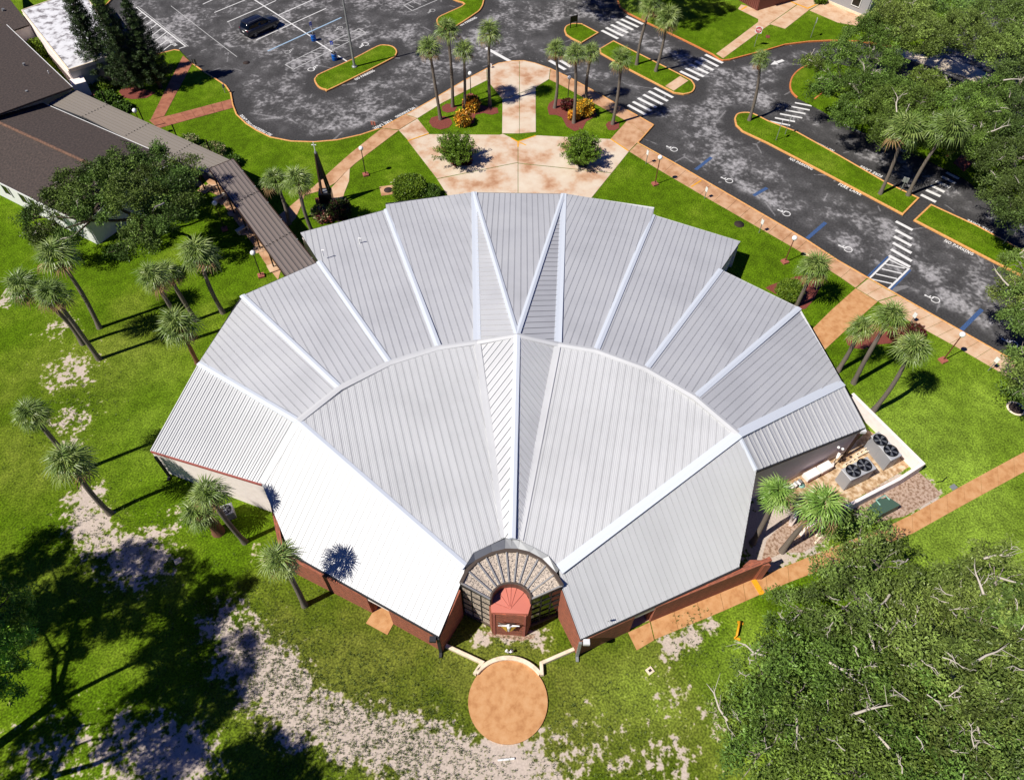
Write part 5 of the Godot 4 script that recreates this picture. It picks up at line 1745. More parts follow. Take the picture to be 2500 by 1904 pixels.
func yard():
	var st := mb()
	band(st, q([24.72, -31.63, 27.84, -25.76, 25.83, -24.53, 21.67, -22.4]), 0.22, -0.1, 1.1)
	tag(obj("yard_wall", st, M.stucco), "pinkish white corner wall round the cooling units east of the church", "wall")
	st = mb()
	band(st, q([19.92, -21.54, 18.69, -20.86]), 0.24, -0.1, 1.1)
	tag(obj("yard_wall", st, M.stucco), "short piece of pinkish white wall beneath the two fresh green palms", "wall")
	st = mb()
	band(st, q([18.41, -22.07, 18.19, -21.49]), 0.2, -0.1, 1.0)
	tag(obj("yard_wall", st, M.stucco), "stub of pinkish wall left of the short piece under the palms", "wall")
	var t := thing("cooling_unit", "grey twin fan cooling unit against the far yard wall", "air conditioner", Vector3(25.5, 0, -25.73), 0.0, "cooling units in the walled yard")
	fan_unit(t, q([25.5, -25.73, 26.33, -26.16, 25.36, -28.03, 24.74, -27.66]), 1.46, q([25.24, -27.33, 25.69, -26.47]), 0.46)
	t = thing("cooling_unit", "grey twin fan cooling unit in the middle of the yard, nearer the church wall", "air conditioner", Vector3(22.34, 0, -24.14), 0.0, "cooling units in the walled yard")
	fan_unit(t, q([22.35, -24.13, 24.26, -25.06, 23.93, -25.93, 21.97, -24.94]), 1.48, q([22.67, -24.83, 23.54, -25.29]), 0.46)
	for e in [[23.46, 0.1, -26.28, "pale slatted rack lying by the middle cooling unit"], [24.46, 0.1, -27.11, "pale slatted rack lying by the far cooling unit"]]:
		var rk := thing("pipe_rack", e[3], "rack", Vector3(e[0], 0.02, e[2]), 0.5)
		for s in [-0.12, 0.12]:
			st = mb()
			bx(st, Vector3(0, 0.25, s), Vector3(1.3, 0.07, 0.06))
			obj("rail", st, M.cream, rk)
		for s in [-0.55, -0.2, 0.2, 0.55]:
			st = mb()
			bx(st, Vector3(s, 0.14, 0), Vector3(0.07, 0.28, 0.3))
			obj("leg", st, M.cream, rk)
	# ducts and boxes along the church wall
	var du := thing("wall_duct", "row of pinkish ducts and boxes along the foot of the shaded church wall", "duct", Vector3(20.77, 0, -25.34), 0.50)
	for e in [[-0.55, 0.9, 0.75], [0.65, 0.8, 0.75]]:
		st = mb()
		bx(st, Vector3(e[0], 0.55, 0), Vector3(e[1] + 0.2, 0.35, 0.55))
		obj("box", st, M.stucco, du)
		st = mb()
		bx(st, Vector3(e[0], 0.2, 0.1), Vector3(0.6, 0.4, 0.3))
		obj("foot", st, M.pink_base, du)
	for k in 7:
		st = mb()
		bx(st, Vector3(-2.5 + k * 0.17, 0.25 + 0.06 * (k % 3), 0.05 * (k % 2)), Vector3(0.13, 0.45, 0.3), Basis(Vector3(0.3, 0.2, 1).normalized(), 0.3 * (k % 3)))
		obj("box", st, M.stucco if k % 2 else M.galv, du)
	st = mb()
	path_tube(st, [Vector3(1.5, 0.3, 0), Vector3(1.7, 1.0, -0.1), Vector3(1.9, 1.15, -0.2)], [0.1, 0.1, 0.12], 8)
	obj("elbow", st, M.stucco, du)
	for k in 4:
		st = mb()
		ball(st, Vector3(2.1 + 0.14 * k, 0.25 + 0.1 * (k % 2), 0), 0.09, 8)
		obj("valve", st, M.brown_metal, du)
	var fl := thing("wall_light", "white twin floodlight fixed high on the shaded church wall", "floodlight", Vector3(21.72, 2.6, -25.88))
	for s in [-0.12, 0.12]:
		st = mb()
		ball(st, Vector3(s, 0, s * 0.5), 0.10, 10)
		obj("lamp_head", st, M.white, fl)
	st = mb()
	lathe(st, Vector3.ZERO, [Vector2(0.24, 0), Vector2(0.24, 0.06), Vector2(0.0, 0.07)], 16)
	tag(obj("manhole", st, M.mint, null, Vector3(19.64, 0.03, -24.54)), "round green drain lid on the yard floor", "manhole")
	var tr := thing("transformer", "dark green pad transformer box with mint piping on top beside the orange path", "transformer", Vector3(24.48, 0, -22.4))
	var o2 := Vector2(tr.position.x, tr.position.z)
	var tp := q([23.5, -22.68, 24.17, -23.11, 24.86, -23.15, 25.38, -22.67, 23.97, -21.97])
	var tq := q([23.51, -22.6, 23.64, -22.46, 24.13, -22.08, 23.48, -21.64, 23.26, -21.9])
	for i in tp.size():
		tp[i] -= o2
	for i in tq.size():
		tq[i] -= o2
	st = mb()
	prism(st, tp, 0.0, 0.9)
	obj("cabinet", st, M.green_box, tr)
	st = mb()
	prism(st, tq, 0.0, 0.6)
	obj("cable_box", st, M.green_box, tr)
	st = mb()
	path_tube(st, [Vector3(24.01, 0.96, -22.59) - tr.position, Vector3(23.84, 0.96, -22.95) - tr.position, Vector3(24.54, 0.96, -23.33) - tr.position, Vector3(24.74, 0.96, -22.99) - tr.position], [0.05, 0.05, 0.05, 0.05], 6)
	obj("piping", st, M.mint, tr)
	st = mb()
	bx(st, Vector3.ZERO, Vector3(0.42, 0.1, 0.34), Basis(Vector3.UP, 0.5))
	tag(obj("meter_lid", st, M.galv, null, Vector3(29.93, 0.05, -24.54)), "small grey meter box lid at the edge of the orange path", "lid")
	var w := thing("fallen_timber", "two pale pieces of broken timber lying on bare soil under the palms", "timber", Vector3(19.82, 0.06, -20.73))
	for e in [[0.0, 0.15, 0.75], [0.35, -0.35, 0.9]]:
		st = mb()
		bx(st, Vector3(e[0] * 0.3, 0, e[1]), Vector3(0.9, 0.08, 0.12), Basis(Vector3.UP, e[2]))
		obj("board", st, M.cream, w)
	# small condenser on the west side
	t = thing("condenser", "single small grey condenser beside the white west wall of the church", "air conditioner", Vector3(-18.26, 0, -21.67), 0.45)
	var sq := PackedVector2Array([Vector2(-0.38, -0.38), Vector2(0.38, -0.38), Vector2(0.38, 0.38), Vector2(-0.38, 0.38)])
	for i in 4:
		sq[i] += Vector2(t.position.x, t.position.z)
	fan_unit(t, sq, 0.85, PackedVector2Array([Vector2(t.position.x, t.position.z)]), 0.29)
	for e in [["small cream square valve cover with a dark centre in the lower right lawn", Vector3(8.09, 0.04, -12.24)], ["small white cracked box lid in the lower left lawn", Vector3(-20.71, 0.04, -18.48)]]:
		var v := thing("valve_cover", e[0], "lid", e[1], 0.6)
		st = mb()
		bx(st, Vector3.ZERO, Vector3(0.4, 0.1, 0.36))
		obj("frame", st, M.cream, v)
		if e[0].contains("dark"):
			st = mb()
			bx(st, Vector3(0, 0.02, 0), Vector3(0.17, 0.1, 0.15))
			obj("lid", st, M.iron, v)
	var bar := thing("yellow_barrier", "low bent yellow metal barrier standing in the lower right lawn", "barrier", Vector3(13.47, 0, -14.65), 1.25)
	st = mb()
	path_tube(st, [Vector3(-0.5, 0, 0), Vector3(-0.45, 0.36, 0), Vector3(0.42, 0.36, 0.06), Vector3(0.5, 0, 0.06)], [0.07, 0.07, 0.07, 0.07], 6)
	obj("bar", st, M.yellow, bar)
	st = mb()
	bx(st, Vector3(-0.5, 0.03, 0.12), Vector3(0.14, 0.06, 0.34))
	bx(st, Vector3(0.5, 0.03, 0.16), Vector3(0.14, 0.06, 0.34))
	obj("foot", st, M.yellow, bar)
	st = mb()
	tube(st, Vector3(-0.49, 0.06, -7.53), Vector3(0.4, 0.06, -7.62), 0.06, 0.06, 8)
	tag(obj("white_pipe", st, M.white), "white plastic pipe lying on sandy grass below the round court", "pipe")
	st = mb()
	path_tube(st, [Vector3(28.91, 0.04, -24.91), Vector3(29.38, 0.04, -25.01), Vector3(29.8, 0.04, -25.35)], [0.03, 0.04, 0.03], 6)
	tag(obj("hose", st, M.black), "short black piece of edging in the grass by the yard wall corner", "hose")


# ------------------------------------------------------------------ lamps, signs, car and the rest
func lamp(label: String, b: Vector3, pole):
	var t := thing("globe_lamp", label, "street lamp", Vector3(b.x, 0, b.z), 0.0, "globe lamps round the church")
	var h := clampf(b.y, 2.6, 3.05)
	var st := mb()
	bx(st, Vector3(0, 0.09, 0), Vector3(0.52, 0.18, 0.52), Basis(Vector3.UP, 0.4))
	bx(st, Vector3(0, 0.20, 0), Vector3(0.30, 0.06, 0.30), Basis(Vector3.UP, 0.4))
	obj("base", st, M.pink_base, t)
	st = mb()
	tube(st, Vector3(0, 0.2, 0), Vector3(0, h - 0.2, 0), 0.05, 0.038)
	obj("pole", st, pole, t)
	st = mb()
	lathe(st, Vector3(0, h - 0.26, 0), [Vector2(0.05, 0), Vector2(0.10, 0.06), Vector2(0.07, 0.10)], 12)
	obj("collar", st, M.soft_black, t)
	st = mb()
	ball(st, Vector3(0, h, 0), 0.22, 18)
	obj("globe", st, M.globe, t)


func sign_post(called: String, label: String, b: Vector3, w: float, hh: float, face: float, m, back, y0 := -0.0):
	var t := thing(called, label, "sign", Vector3(b.x, y0, b.z), face)
	var st := mb()
	bx(st, Vector3(0, b.y / 2.0, 0), Vector3(0.05, b.y, 0.05))
	obj("post", st, M.galv, t)
	st = mb()
	bx(st, Vector3(0, b.y - hh / 2.0, 0.04), Vector3(w, hh, 0.02))
	obj("panel", st, m, t)
	st = mb()
	bx(st, Vector3(0, b.y - hh / 2.0, 0.026), Vector3(w * 0.98, hh * 0.98, 0.008))
	obj("panel_back", st, back, t)
	return t


func text_on(parent: Node3D, words: String, at: Vector3, width: float, m):
	var t := TextMesh.new()
	var f := SystemFont.new()
	f.font_names = PackedStringArray(["Droid Sans"])
	f.font_weight = 700
	t.font = f
	t.text = words
	t.font_size = 48
	t.pixel_size = 0.01
	t.depth = 0.3
	var o := MeshInstance3D.new()
	o.name = "lettering"
	o.mesh = t
	o.material_override = m
	o.position = at
	var k := width / t.get_aabb().size.x
	o.scale = Vector3(k, k, 0.02)
	parent.add_child(o, true)


func street_things():
	lamp("white globe lamp on a slim pole in the lawn beside the brown spire", Vector3(-14.38, 2.96, -58.21), M.dark_pole)
	lamp("white globe lamp on the grass by the corner of the plaza and the east walk", Vector3(13.4, 3, -57.38), M.rust_pole)
	lamp("white globe lamp by the church eave and the round yellow green bush", Vector3(23.45, 2.7, -46.69), M.rust_pole)
	lamp("white globe lamp furthest right, near the long walk and a blue bay line", Vector3(33.22, 3.03, -35.75), M.rust_pole)
	lamp("white globe lamp in the red mulch bed right of the entrance walk", Vector3(5.59, 2.65, -71.84), M.dark_pole)
	lamp("white globe lamp in the mulch bed left of the entrance walk", Vector3(-4.9, 2.11, -72.5), M.dark_pole)
	lamp("white globe lamp behind the long taupe canopy where two red paths meet", Vector3(-37.43, 2.95, -64.02), M.rust_pole)
	lamp("white globe lamp half lost in the shadow of the left oak", Vector3(-25.87, 2.9, -49.97), M.dark_pole)
	lamp("white globe lamp standing in sun near the lower end of the brown canopy", Vector3(-21.27, 2.09, -44.06), M.dark_pole)
	# tall light pole in the car park
	var t := thing("light_pole", "tall grey parking lot light pole on the oval island", "light pole", Vector3(-18.4, 0, -78.36))
	var st := mb()
	tube(st, Vector3.ZERO, Vector3(0, 9.6, 0), 0.15, 0.09, 12)
	obj("pole", st, M.galv, t)
	st = mb()
	lathe(st, Vector3.ZERO, [Vector2(0.30, 0), Vector2(0.30, 0.12), Vector2(0.14, 0.16)], 14)
	obj("base", st, M.galv, t)
	st = mb()
	bx(st, Vector3(0.0, 9.6, 0), Vector3(0.1, 0.1, 1.2))
	for s in [-0.7, 0.7]:
		bx(st, Vector3(0, 9.62, s), Vector3(0.4, 0.16, 0.55))
	obj("lamp_head", st, M.soft_black, t)
	# blue drums with sign posts
	for e in [[Vector3(-24.15, -0.13, -84.48), "upper left of the two blue drums, its sign turned edge on", 0.9], [Vector3(-20.95, -0.13, -80.06), "blue drum nearer the oval island, carrying a blue wheelchair sign", 0.1]]:
		var dr := thing("blue_drum", e[1], "drum", e[0], e[2], "blue drums holding bay signs")
		st = mb()
		lathe(st, Vector3.ZERO, [Vector2(0, 0), Vector2(0.29, 0), Vector2(0.30, 0.1), Vector2(0.29, 0.3), Vector2(0.31, 0.33), Vector2(0.29, 0.36), Vector2(0.29, 0.6), Vector2(0.31, 0.63), Vector2(0.29, 0.66), Vector2(0.285, 0.86)], 22)
		obj("barrel", st, M.blue_drum, dr)
		st = mb()
		lathe(st, Vector3(0, 0.78, 0), [Vector2(0.292, 0), Vector2(0.296, 0.05)], 22)
		obj("band", st, M.white, dr)
		st = mb()
		lathe(st, Vector3.ZERO, [Vector2(0.285, 0.86), Vector2(0.0, 0.84)], 22)
		obj("fill", st, M.soft_black, dr)
		st = mb()
		tube(st, Vector3(0, 0.8, 0), Vector3(0, 2.15, 0), 0.03)
		obj("post", st, M.white, dr)
		st = mb()
		bx(st, Vector3(0, 2.0, 0.04), Vector3(0.32, 0.4, 0.02))
		var pn := obj("sign_panel", st, M.blue_sign, dr)
		st = mb()
		bx(st, Vector3(0, 1.69, 0.04), Vector3(0.30, 0.16, 0.02))
		obj("lower_panel", st, M.white, dr)
		st = mb()
		for k in 9:
			var a := deg_to_rad(70 - k * 32)
			var b2 := deg_to_rad(70 - (k + 1) * 32)
			quad(st, Vector3(cos(a) * 0.07, 1.96 + sin(a) * 0.07, 0.053), Vector3(cos(a) * 0.09, 1.96 + sin(a) * 0.09, 0.053), Vector3(cos(b2) * 0.09, 1.96 + sin(b2) * 0.09, 0.053), Vector3(cos(b2) * 0.07, 1.96 + sin(b2) * 0.07, 0.053))
		bx(st, Vector3(-0.02, 2.04, 0.053), Vector3(0.025, 0.14, 0.004))
		bx(st, Vector3(0.02, 1.98, 0.053), Vector3(0.09, 0.025, 0.004))
		obj("wheelchair_symbol", st, M.white, pn)
	car()
	# signs
	var s1 = sign_post("do_not_enter_sign", "white square do not enter sign with a red disc by the crossing path", Vector3(28.21, 2.35, -84.27), 0.75, 0.75, -0.35, M.white, M.galv)
	var y := 0.0
	for p in s1.get_children():
		if p.name == "post":
			y = p.mesh.get_aabb().size.y - 0.375
	st = mb()
	var rp := PackedVector2Array()
	for i in 24:
		rp.append(Vector2(cos(TAU * i / 24), sin(TAU * i / 24)) * 0.34)
	raise_poly(st, rp, Vector3(0, y, 0.052), Vector3.RIGHT, Vector3.UP, Vector3.BACK, 0.0, 0.004)
	obj("disc", st, M.red_sign, s1)
	st = mb()
	bx(st, Vector3(0, y, 0.058), Vector3(0.52, 0.10, 0.006))
	obj("bar", st, M.white, s1)
	text_on(s1, "DO NOT", Vector3(0, y + 0.16, 0.058), 0.40, M.white)
	text_on(s1, "ENTER", Vector3(0, y - 0.16, 0.058), 0.34, M.white)
	var g := "small accessible bay signs on posts"
	for e in [[Vector3(12.89, 1.52, -60.66), "small grey sign on a post nearest the plaza corner", -1.1], [Vector3(17.84, 1.29, -55.32), "small grey sign beside the yellow line across the east walk", -1.1], [Vector3(22, 1.48, -50.54), "small grey sign by the manhole lawn, between two globe lamps", -1.1], [Vector3(32.04, 1.14, -39.72), "small brown backed sign beside the three palms near the east walk", -1.1], [Vector3(36.37, 1.53, -34.82), "small brown backed sign nearest the right edge of the photo", -1.1]]:
		sign_post("bay_sign", e[1], e[0], 0.30, 0.46, e[2], M.white, M.galv).set_meta("group", g)
	sign_post("road_sign", "pale square sign on the short island at the right", Vector3(43.53, 1.5, -49.51), 0.5, 0.5, 2.6, M.white, M.galv)
	sign_post("road_sign", "pale square sign on the long island beside the two big palms", Vector3(36.8, 1.4, -57), 0.5, 0.5, 2.6, M.white, M.galv)
	sign_post("road_sign", "edge on sign post on the long island, left of a pair by the curved bars", Vector3(26.63, 2.23, -65.02), 0.4, 0.5, 1.2, M.white, M.galv)
	sign_post("road_sign", "edge on sign post on the long island, right of a pair by the curved bars", Vector3(27.8, 2.09, -66.1), 0.4, 0.5, 1.2, M.white, M.galv)
	sign_post("road_sign", "bare grey sign post seen edge on in the lawn by the grey building", Vector3(35.48, 2.29, -86.65), 0.45, 0.5, 1.35, M.white, M.galv)
	sign_post("road_sign", "black backed sign on the kerb lawn where the red path meets the car park", Vector3(-36.37, 0.84, -77.96), 0.5, 0.6, 2.9, M.soft_black, M.soft_black)
	sign_post("road_sign", "thin grey sign post by the curved kerb above the reddish path", Vector3(-31.62, 0.98, -72.52), 0.36, 0.4, 1.4, M.galv, M.galv)
	sign_post("road_sign", "small tan sign by the kerb above the words fire lane", Vector3(-14.6, 0.92, -65.96), 0.5, 0.45, 2.9, M.cream, M.pink_base)
	sign_post("road_sign", "small red and white sign behind the rightmost entrance palm of the left bed", Vector3(-2.9, 0.5, -78.52), 0.3, 0.4, 2.2, M.red_sign, M.white)
	# black notice board on the small island
	var nb := thing("notice_board", "black slatted notice board on two legs on the small island", "sign", Vector3(6.9, 0, -88.38), 0.5)
	for s in [-0.45, 0.45]:
		st = mb()
		bx(st, Vector3(s, 0.7, 0), Vector3(0.09, 1.4, 0.09))
		obj("leg", st, M.brown_metal, nb)
	for k in 4:
		st = mb()
		bx(st, Vector3(0, 0.75 + k * 0.19, 0.02), Vector3(1.0, 0.17, 0.05))
		obj("board", st, M.black, nb)
	# spire
	var sp := thing("spire", "dark metal spire of four legs with a small cross on a tall black plinth", "monument", Vector3(-17.27, 0, -53.67))
	st = mb()
	bx(st, Vector3(0, 0.75, 0), Vector3(1.15, 1.5, 1.0), Basis(Vector3.UP, 0.12))
	obj("plinth", st, M.black, sp)
	st = mb()
	bx(st, Vector3(0, 1.53, 0), Vector3(0.62, 0.06, 0.5), Basis(Vector3.UP, 0.12))
	obj("cap_plate", st, M.galv, sp)
	st = mb()
	bx(st, Vector3(-0.7, 0.45, 0.35), Vector3(0.5, 0.9, 0.4), Basis(Vector3.UP, 0.3))
	obj("side_block", st, M.brick, sp)
	for e in [[-0.42, -0.28], [0.42, -0.28], [-0.22, 0.25], [0.40, 0.25]]:
		st = mb()
		path_tube(st, [Vector3(e[0], 1.5, e[1]), Vector3(e[0] * 0.12, 5.5, e[1] * 0.12)], [0.11, 0.10], 4)
		obj("leg", st, M.brown_metal if e[0] < 0 else M.black, sp)
	st = mb()
	path_tube(st, [Vector3(0, 2.9, 0), Vector3(0, 5.5, 0)], [0.26, 0.10], 4)
	obj("core", st, M.black, sp)
	st = mb()
	lathe(st, Vector3(0, 5.45, 0), [Vector2(0.12, 0), Vector2(0.12, 0.12), Vector2(0.02, 0.3)], 8)
	obj("tip", st, M.galv, sp)
	st = mb()
	bx(st, Vector3(0, 6.1, 0), Vector3(0.05, 0.9, 0.05))
	bx(st, Vector3(0, 6.28, 0), Vector3(0.42, 0.06, 0.05))
	obj("cross", st, M.white, sp)
	# manholes
	for e in [[Vector3(20.44, 0, -51.69), 0.42, "round brown manhole cover in the lawn east of the church", 0.0], [Vector3(-30.94, -0.13, -79.18), 0.36, "round dark manhole cover in the car park asphalt", 0.0], [Vector3(37, 0, -31.27), 0.52, "round rusty manhole with a pale rim at the right edge", 1.0]]:
		var mh := thing("manhole", e[2], "manhole", e[0])
		st = mb()
		lathe(st, Vector3.ZERO, [Vector2(e[1], 0.0), Vector2(e[1], 0.045), Vector2(e[1] * 0.0, 0.045)], 24)
		obj("cover", st, M.iron, mh)
		st = mb()
		lathe(st, Vector3.ZERO, [Vector2(e[1] * (1.25 if e[3] > 0 else 1.08), 0.0), Vector2(e[1] * (1.25 if e[3] > 0 else 1.08), 0.03), Vector2(e[1], 0.035)], 24)
		obj("rim", st, M.cream if e[3] > 0 else M.iron, mh)
	var dp := thing("drain_pad", "square stained concrete pad with a dark round drain beside the clipped hedge", "drain", Vector3(-11.94, 0, -55.92), 0.25)
	st = mb()
	bx(st, Vector3(0, 0, 0), Vector3(1.5, 0.08, 1.4))
	obj("pad", st, M.concrete, dp)
	st = mb()
	lathe(st, Vector3(0, 0.04, 0), [Vector2(0.42, 0), Vector2(0.42, 0.02), Vector2(0, 0.02)], 20)
	obj("lid", st, M.iron, dp)


func car_ring(x: float, w0: float, y0: float, w1: float, y1: float, w2: float, y2: float) -> Array:
	return [Vector3(x, y0, -w0), Vector3(x, (y0 + y1) * 0.5, -w1 - 0.01), Vector3(x, y1, -w1), Vector3(x, y2, -w2), Vector3(x, y2 + 0.02, 0), Vector3(x, y2, w2), Vector3(x, y1, w1), Vector3(x, (y0 + y1) * 0.5, w1 + 0.01), Vector3(x, y0, w0)]


func loft(st: SurfaceTool, rings: Array):
	st.set_smooth_group(1)
	for i in rings.size() - 1:
		var a: Array = rings[i]
		var b: Array = rings[i + 1]
		for k in a.size() - 1:
			quad(st, a[k], b[k], b[k + 1], a[k + 1])
	st.set_smooth_group(-1)
	for e in [rings[0], rings[rings.size() - 1]]:
		for k in range(1, e.size() - 1):
			tri(st, e[0], e[k], e[k + 1])


func car():
	var t := thing("parked_car", "dark blue black sport utility car parked nose to the line", "car", Vector3(-30.95, -0.12, -86.75), 0.875)
	var st := mb()
	loft(st, [car_ring(-2.36, 0.70, 0.45, 0.78, 0.75, 0.66, 0.92), car_ring(-2.25, 0.84, 0.30, 0.92, 0.80, 0.84, 1.02), car_ring(-1.6, 0.88, 0.26, 0.97, 0.82, 0.90, 1.06), car_ring(0.0, 0.88, 0.25, 0.97, 0.80, 0.90, 1.03), car_ring(1.0, 0.88, 0.26, 0.97, 0.80, 0.88, 1.02), car_ring(1.9, 0.86, 0.28, 0.94, 0.78, 0.80, 0.96), car_ring(2.28, 0.76, 0.34, 0.82, 0.70, 0.66, 0.84), car_ring(2.40, 0.6, 0.42, 0.66, 0.62, 0.56, 0.72)])
	obj("body", st, M.car, t)
	st = mb()
	loft(st, [car_ring(-2.18, 0.80, 0.98, 0.80, 1.04, 0.76, 1.08), car_ring(-1.85, 0.86, 1.0, 0.80, 1.45, 0.72, 1.60), car_ring(-0.4, 0.86, 1.0, 0.79, 1.48, 0.70, 1.66), car_ring(0.35, 0.86, 1.0, 0.78, 1.46, 0.68, 1.60), car_ring(1.2, 0.84, 0.98, 0.82, 1.03, 0.74, 1.06)])
	var cabin := obj("windows", st, M.car_glass, t)
	st = mb()
	loft(st, [car_ring(-1.95, 0.70, 1.54, 0.73, 1.58, 0.68, 1.62), car_ring(-1.2, 0.72, 1.60, 0.74, 1.65, 0.68, 1.70), car_ring(-0.3, 0.71, 1.61, 0.73, 1.66, 0.66, 1.70), car_ring(0.35, 0.68, 1.54, 0.70, 1.60, 0.64, 1.64)])
	obj("roof", st, M.car, t)
	for s in [-1.0, 1.0]:
		for x in [-1.42, 1.42]:
			st = mb()
			var c := Vector3(x, 0.36, s * 0.82)
			for e in [[0.36, -0.12], [0.36, 0.13]]:
				pass
			path_tube(st, [c + Vector3(0, 0, -0.12 * s), c + Vector3(0, 0, 0.14 * s)], [0.36, 0.36], 20)
			var w := obj("wheel", st, M.rubber, t)
			st = mb()
			for k in 5:
				var a := TAU * k / 5.0
				var u := Vector3(cos(a), sin(a), 0)
				bx(st, c + u * 0.12 + Vector3(0, 0, s * 0.15), Vector3(0.24, 0.06, 0.03), Basis(Vector3.BACK, a))
			path_tube(st, [c + Vector3(0, 0, 0.13 * s), c + Vector3(0, 0, 0.15 * s)], [0.26, 0.245], 18, false)
			obj("rim", st, M.steel, w)
		st = mb()
		bx(st, Vector3(2.22, 0.74, s * 0.60), Vector3(0.22, 0.12, 0.26), Basis(Vector3.UP, -s * 0.35))
		obj("headlight", st, M.white, t)
		st = mb()
		bx(st, Vector3(-2.22, 0.92, s * 0.70), Vector3(0.2, 0.16, 0.24), Basis(Vector3.UP, s * 0.3))
		obj("taillight", st, M.tail, t)
		st = mb()
		bx(st, Vector3(0.72, 1.08, s * 1.02), Vector3(0.16, 0.14, 0.2))
		obj("mirror", st, M.car, t)
		st = mb()
		tube(st, Vector3(-1.7, 1.72, s * 0.62), Vector3(0.15, 1.71, s * 0.60), 0.025)
		obj("roof_rail", st, M.steel, t)
	for x in [-0.55, 0.35]:
		for s in [-1.0, 1.0]:
			st = mb()
			bx(st, Vector3(x - 0.25, 0.92, s * 0.965), Vector3(0.16, 0.03, 0.03))
			obj("handle", st, M.car, t)
	st = mb()
	bx(st, Vector3(-2.36, 0.72, 0), Vector3(0.03, 0.14, 0.34))
	obj("number_plate", st, M.white, t)
	st = mb()
	bx(st, Vector3(-2.30, 0.40, 0), Vector3(0.12, 0.12, 1.5))
	obj("bumper", st, M.soft_black, t)
	cabin.set_meta("label", "dark tinted car windows")


# ------------------------------------------------------------------ palms
var frond_meshes := []


# one fan leaf: stalk, then pleated segments that droop at the tips; points along +z
func frond_mesh(sd: int) -> Mesh:
	var r := RandomNumberGenerator.new()
	r.seed = sd
	var st := mb()
	var s0 := Vector3(0, 0, 0)
	var s1 := Vector3(0, 0.09, 0.50)
	quad(st, s0 + Vector3(-0.03, 0, 0), s0 + Vector3(0.03, 0, 0), s1 + Vector3(0.018, 0, 0), s1 + Vector3(-0.018, 0, 0))
	var n := 16
	for i in n:
		var a := deg_to_rad(lerpf(-128.0, 128.0, float(i) / (n - 1)) + r.randf_range(-4, 4))
		var l := 0.70 * (1.0 - 0.30 * absf(float(i) / (n - 1) - 0.5) * 2.0) * r.randf_range(0.88, 1.12)
		var d := Vector3(sin(a), 0, cos(a))
		var sd2 := Vector3(cos(a), 0, -sin(a))
		var w := 0.030
		var bend := r.randf_range(0.12, 0.34)
		var m := s1 + d * l * 0.55 + Vector3(0, 0.05 - absf(sin(a)) * 0.07, 0)
		var e := s1 + d * l + Vector3(0, -bend - absf(sin(a)) * 0.10, 0)
		var o := s1 + d * 0.05
		tri(st, o, m - sd2 * w, m + Vector3(0, 0.022, 0))
		tri(st, o, m + Vector3(0, 0.022, 0), m + sd2 * w)
		tri(st, m - sd2 * w, e, m + Vector3(0, 0.022, 0))
		tri(st, m + Vector3(0, 0.022, 0), e, m + sd2 * w)
	st.generate_normals()
	return st.commit()


func palm(label: String, d: Array, kind := 0):
	# d: base x, base z, crown x, crown y, crown z, crown radius
	var base := Vector3(d[0], 0, d[1])
	var top := Vector3(d[2], d[3], d[4])
	var rad: float = d[5]
	var t := thing("palm_tree", label, "palm tree", base, 0.0, "cabbage palms round the church")
	var p := top - base
	p.y -= rad * 0.15
	var r := RandomNumberGenerator.new()
	r.seed = int(absf(d[0]) * 131 + absf(d[1]) * 17)
	var bend := Vector3(r.randf_range(-0.2, 0.2), 0, r.randf_range(-0.2, 0.2))
	var ps := []
	var rs := []
	var n := 9
	var r0 := 0.155 if kind != 2 else 0.34
	for i in n + 1:
		var k := float(i) / n
		var pt := Vector3(p.x * k * k, p.y * k, p.z * k * k) + bend * sin(k * PI)
		ps.append(pt)
		rs.append(r0 * (1.12 - 0.28 * k) + r.randf_range(-0.01, 0.012) + (0.06 if i == 0 else 0.0))
	var st := mb()
	path_tube(st, ps, rs, 9)
	obj("trunk", st, M.palm_boot if kind == 2 or kind == 3 else M.palm_trunk, t)
	# leaf bases under the crown
	st = mb()
	path_tube(st, [p * 0.0 + ps[n] - Vector3(0, 0.75, 0), ps[n] - Vector3(0, 0.35, 0), ps[n] + Vector3(0, 0.1, 0)], [r0 * 0.9, r0 * 1.35, r0 * 0.8], 9)
	obj("boot", st, M.palm_boot, t)
	if frond_meshes.is_empty():
		for i in 4:
			frond_meshes.append(frond_mesh(100 + i))
	var mats: Array = M.fresh_fronds if kind == 1 else M.fronds
	var count := 28 if rad > 1.0 else 24
	if kind == 2:
		count = 22
	var droop := r.randf_range(-0.15, 0.45)
	for i in count:
		var k := (i + 0.5) / count
		var el := lerpf(-0.80 + droop, 1.40, pow(k, 0.85)) + r.randf_range(-0.1, 0.1)
		var az := i * 2.39996 + r.randf_range(-0.25, 0.25)
		var dir := Vector3(cos(az) * cos(el), sin(el), sin(az) * cos(el))
		var side := Vector3.UP.cross(dir).normalized()
		var up := dir.cross(side).normalized()
		var o := MeshInstance3D.new()
		o.name = "frond"
		o.mesh = frond_meshes[r.randi() % 4]
		var dead := k < 0.13 and r.randf() < 0.6
		o.material_override = M.dead_frond if dead else mats[r.randi() % 3]
		var s := rad * 1.0 * r.randf_range(0.88, 1.1)
		var roll := r.randf_range(-0.4, 0.4)
		o.transform = Transform3D(Basis(side, up, dir).rotated(dir, roll).scaled_local(Vector3.ONE * s), ps[n] + Vector3(0, 0.05 + 0.14 * k, 0) + dir * 0.05)
		t.add_child(o, true)


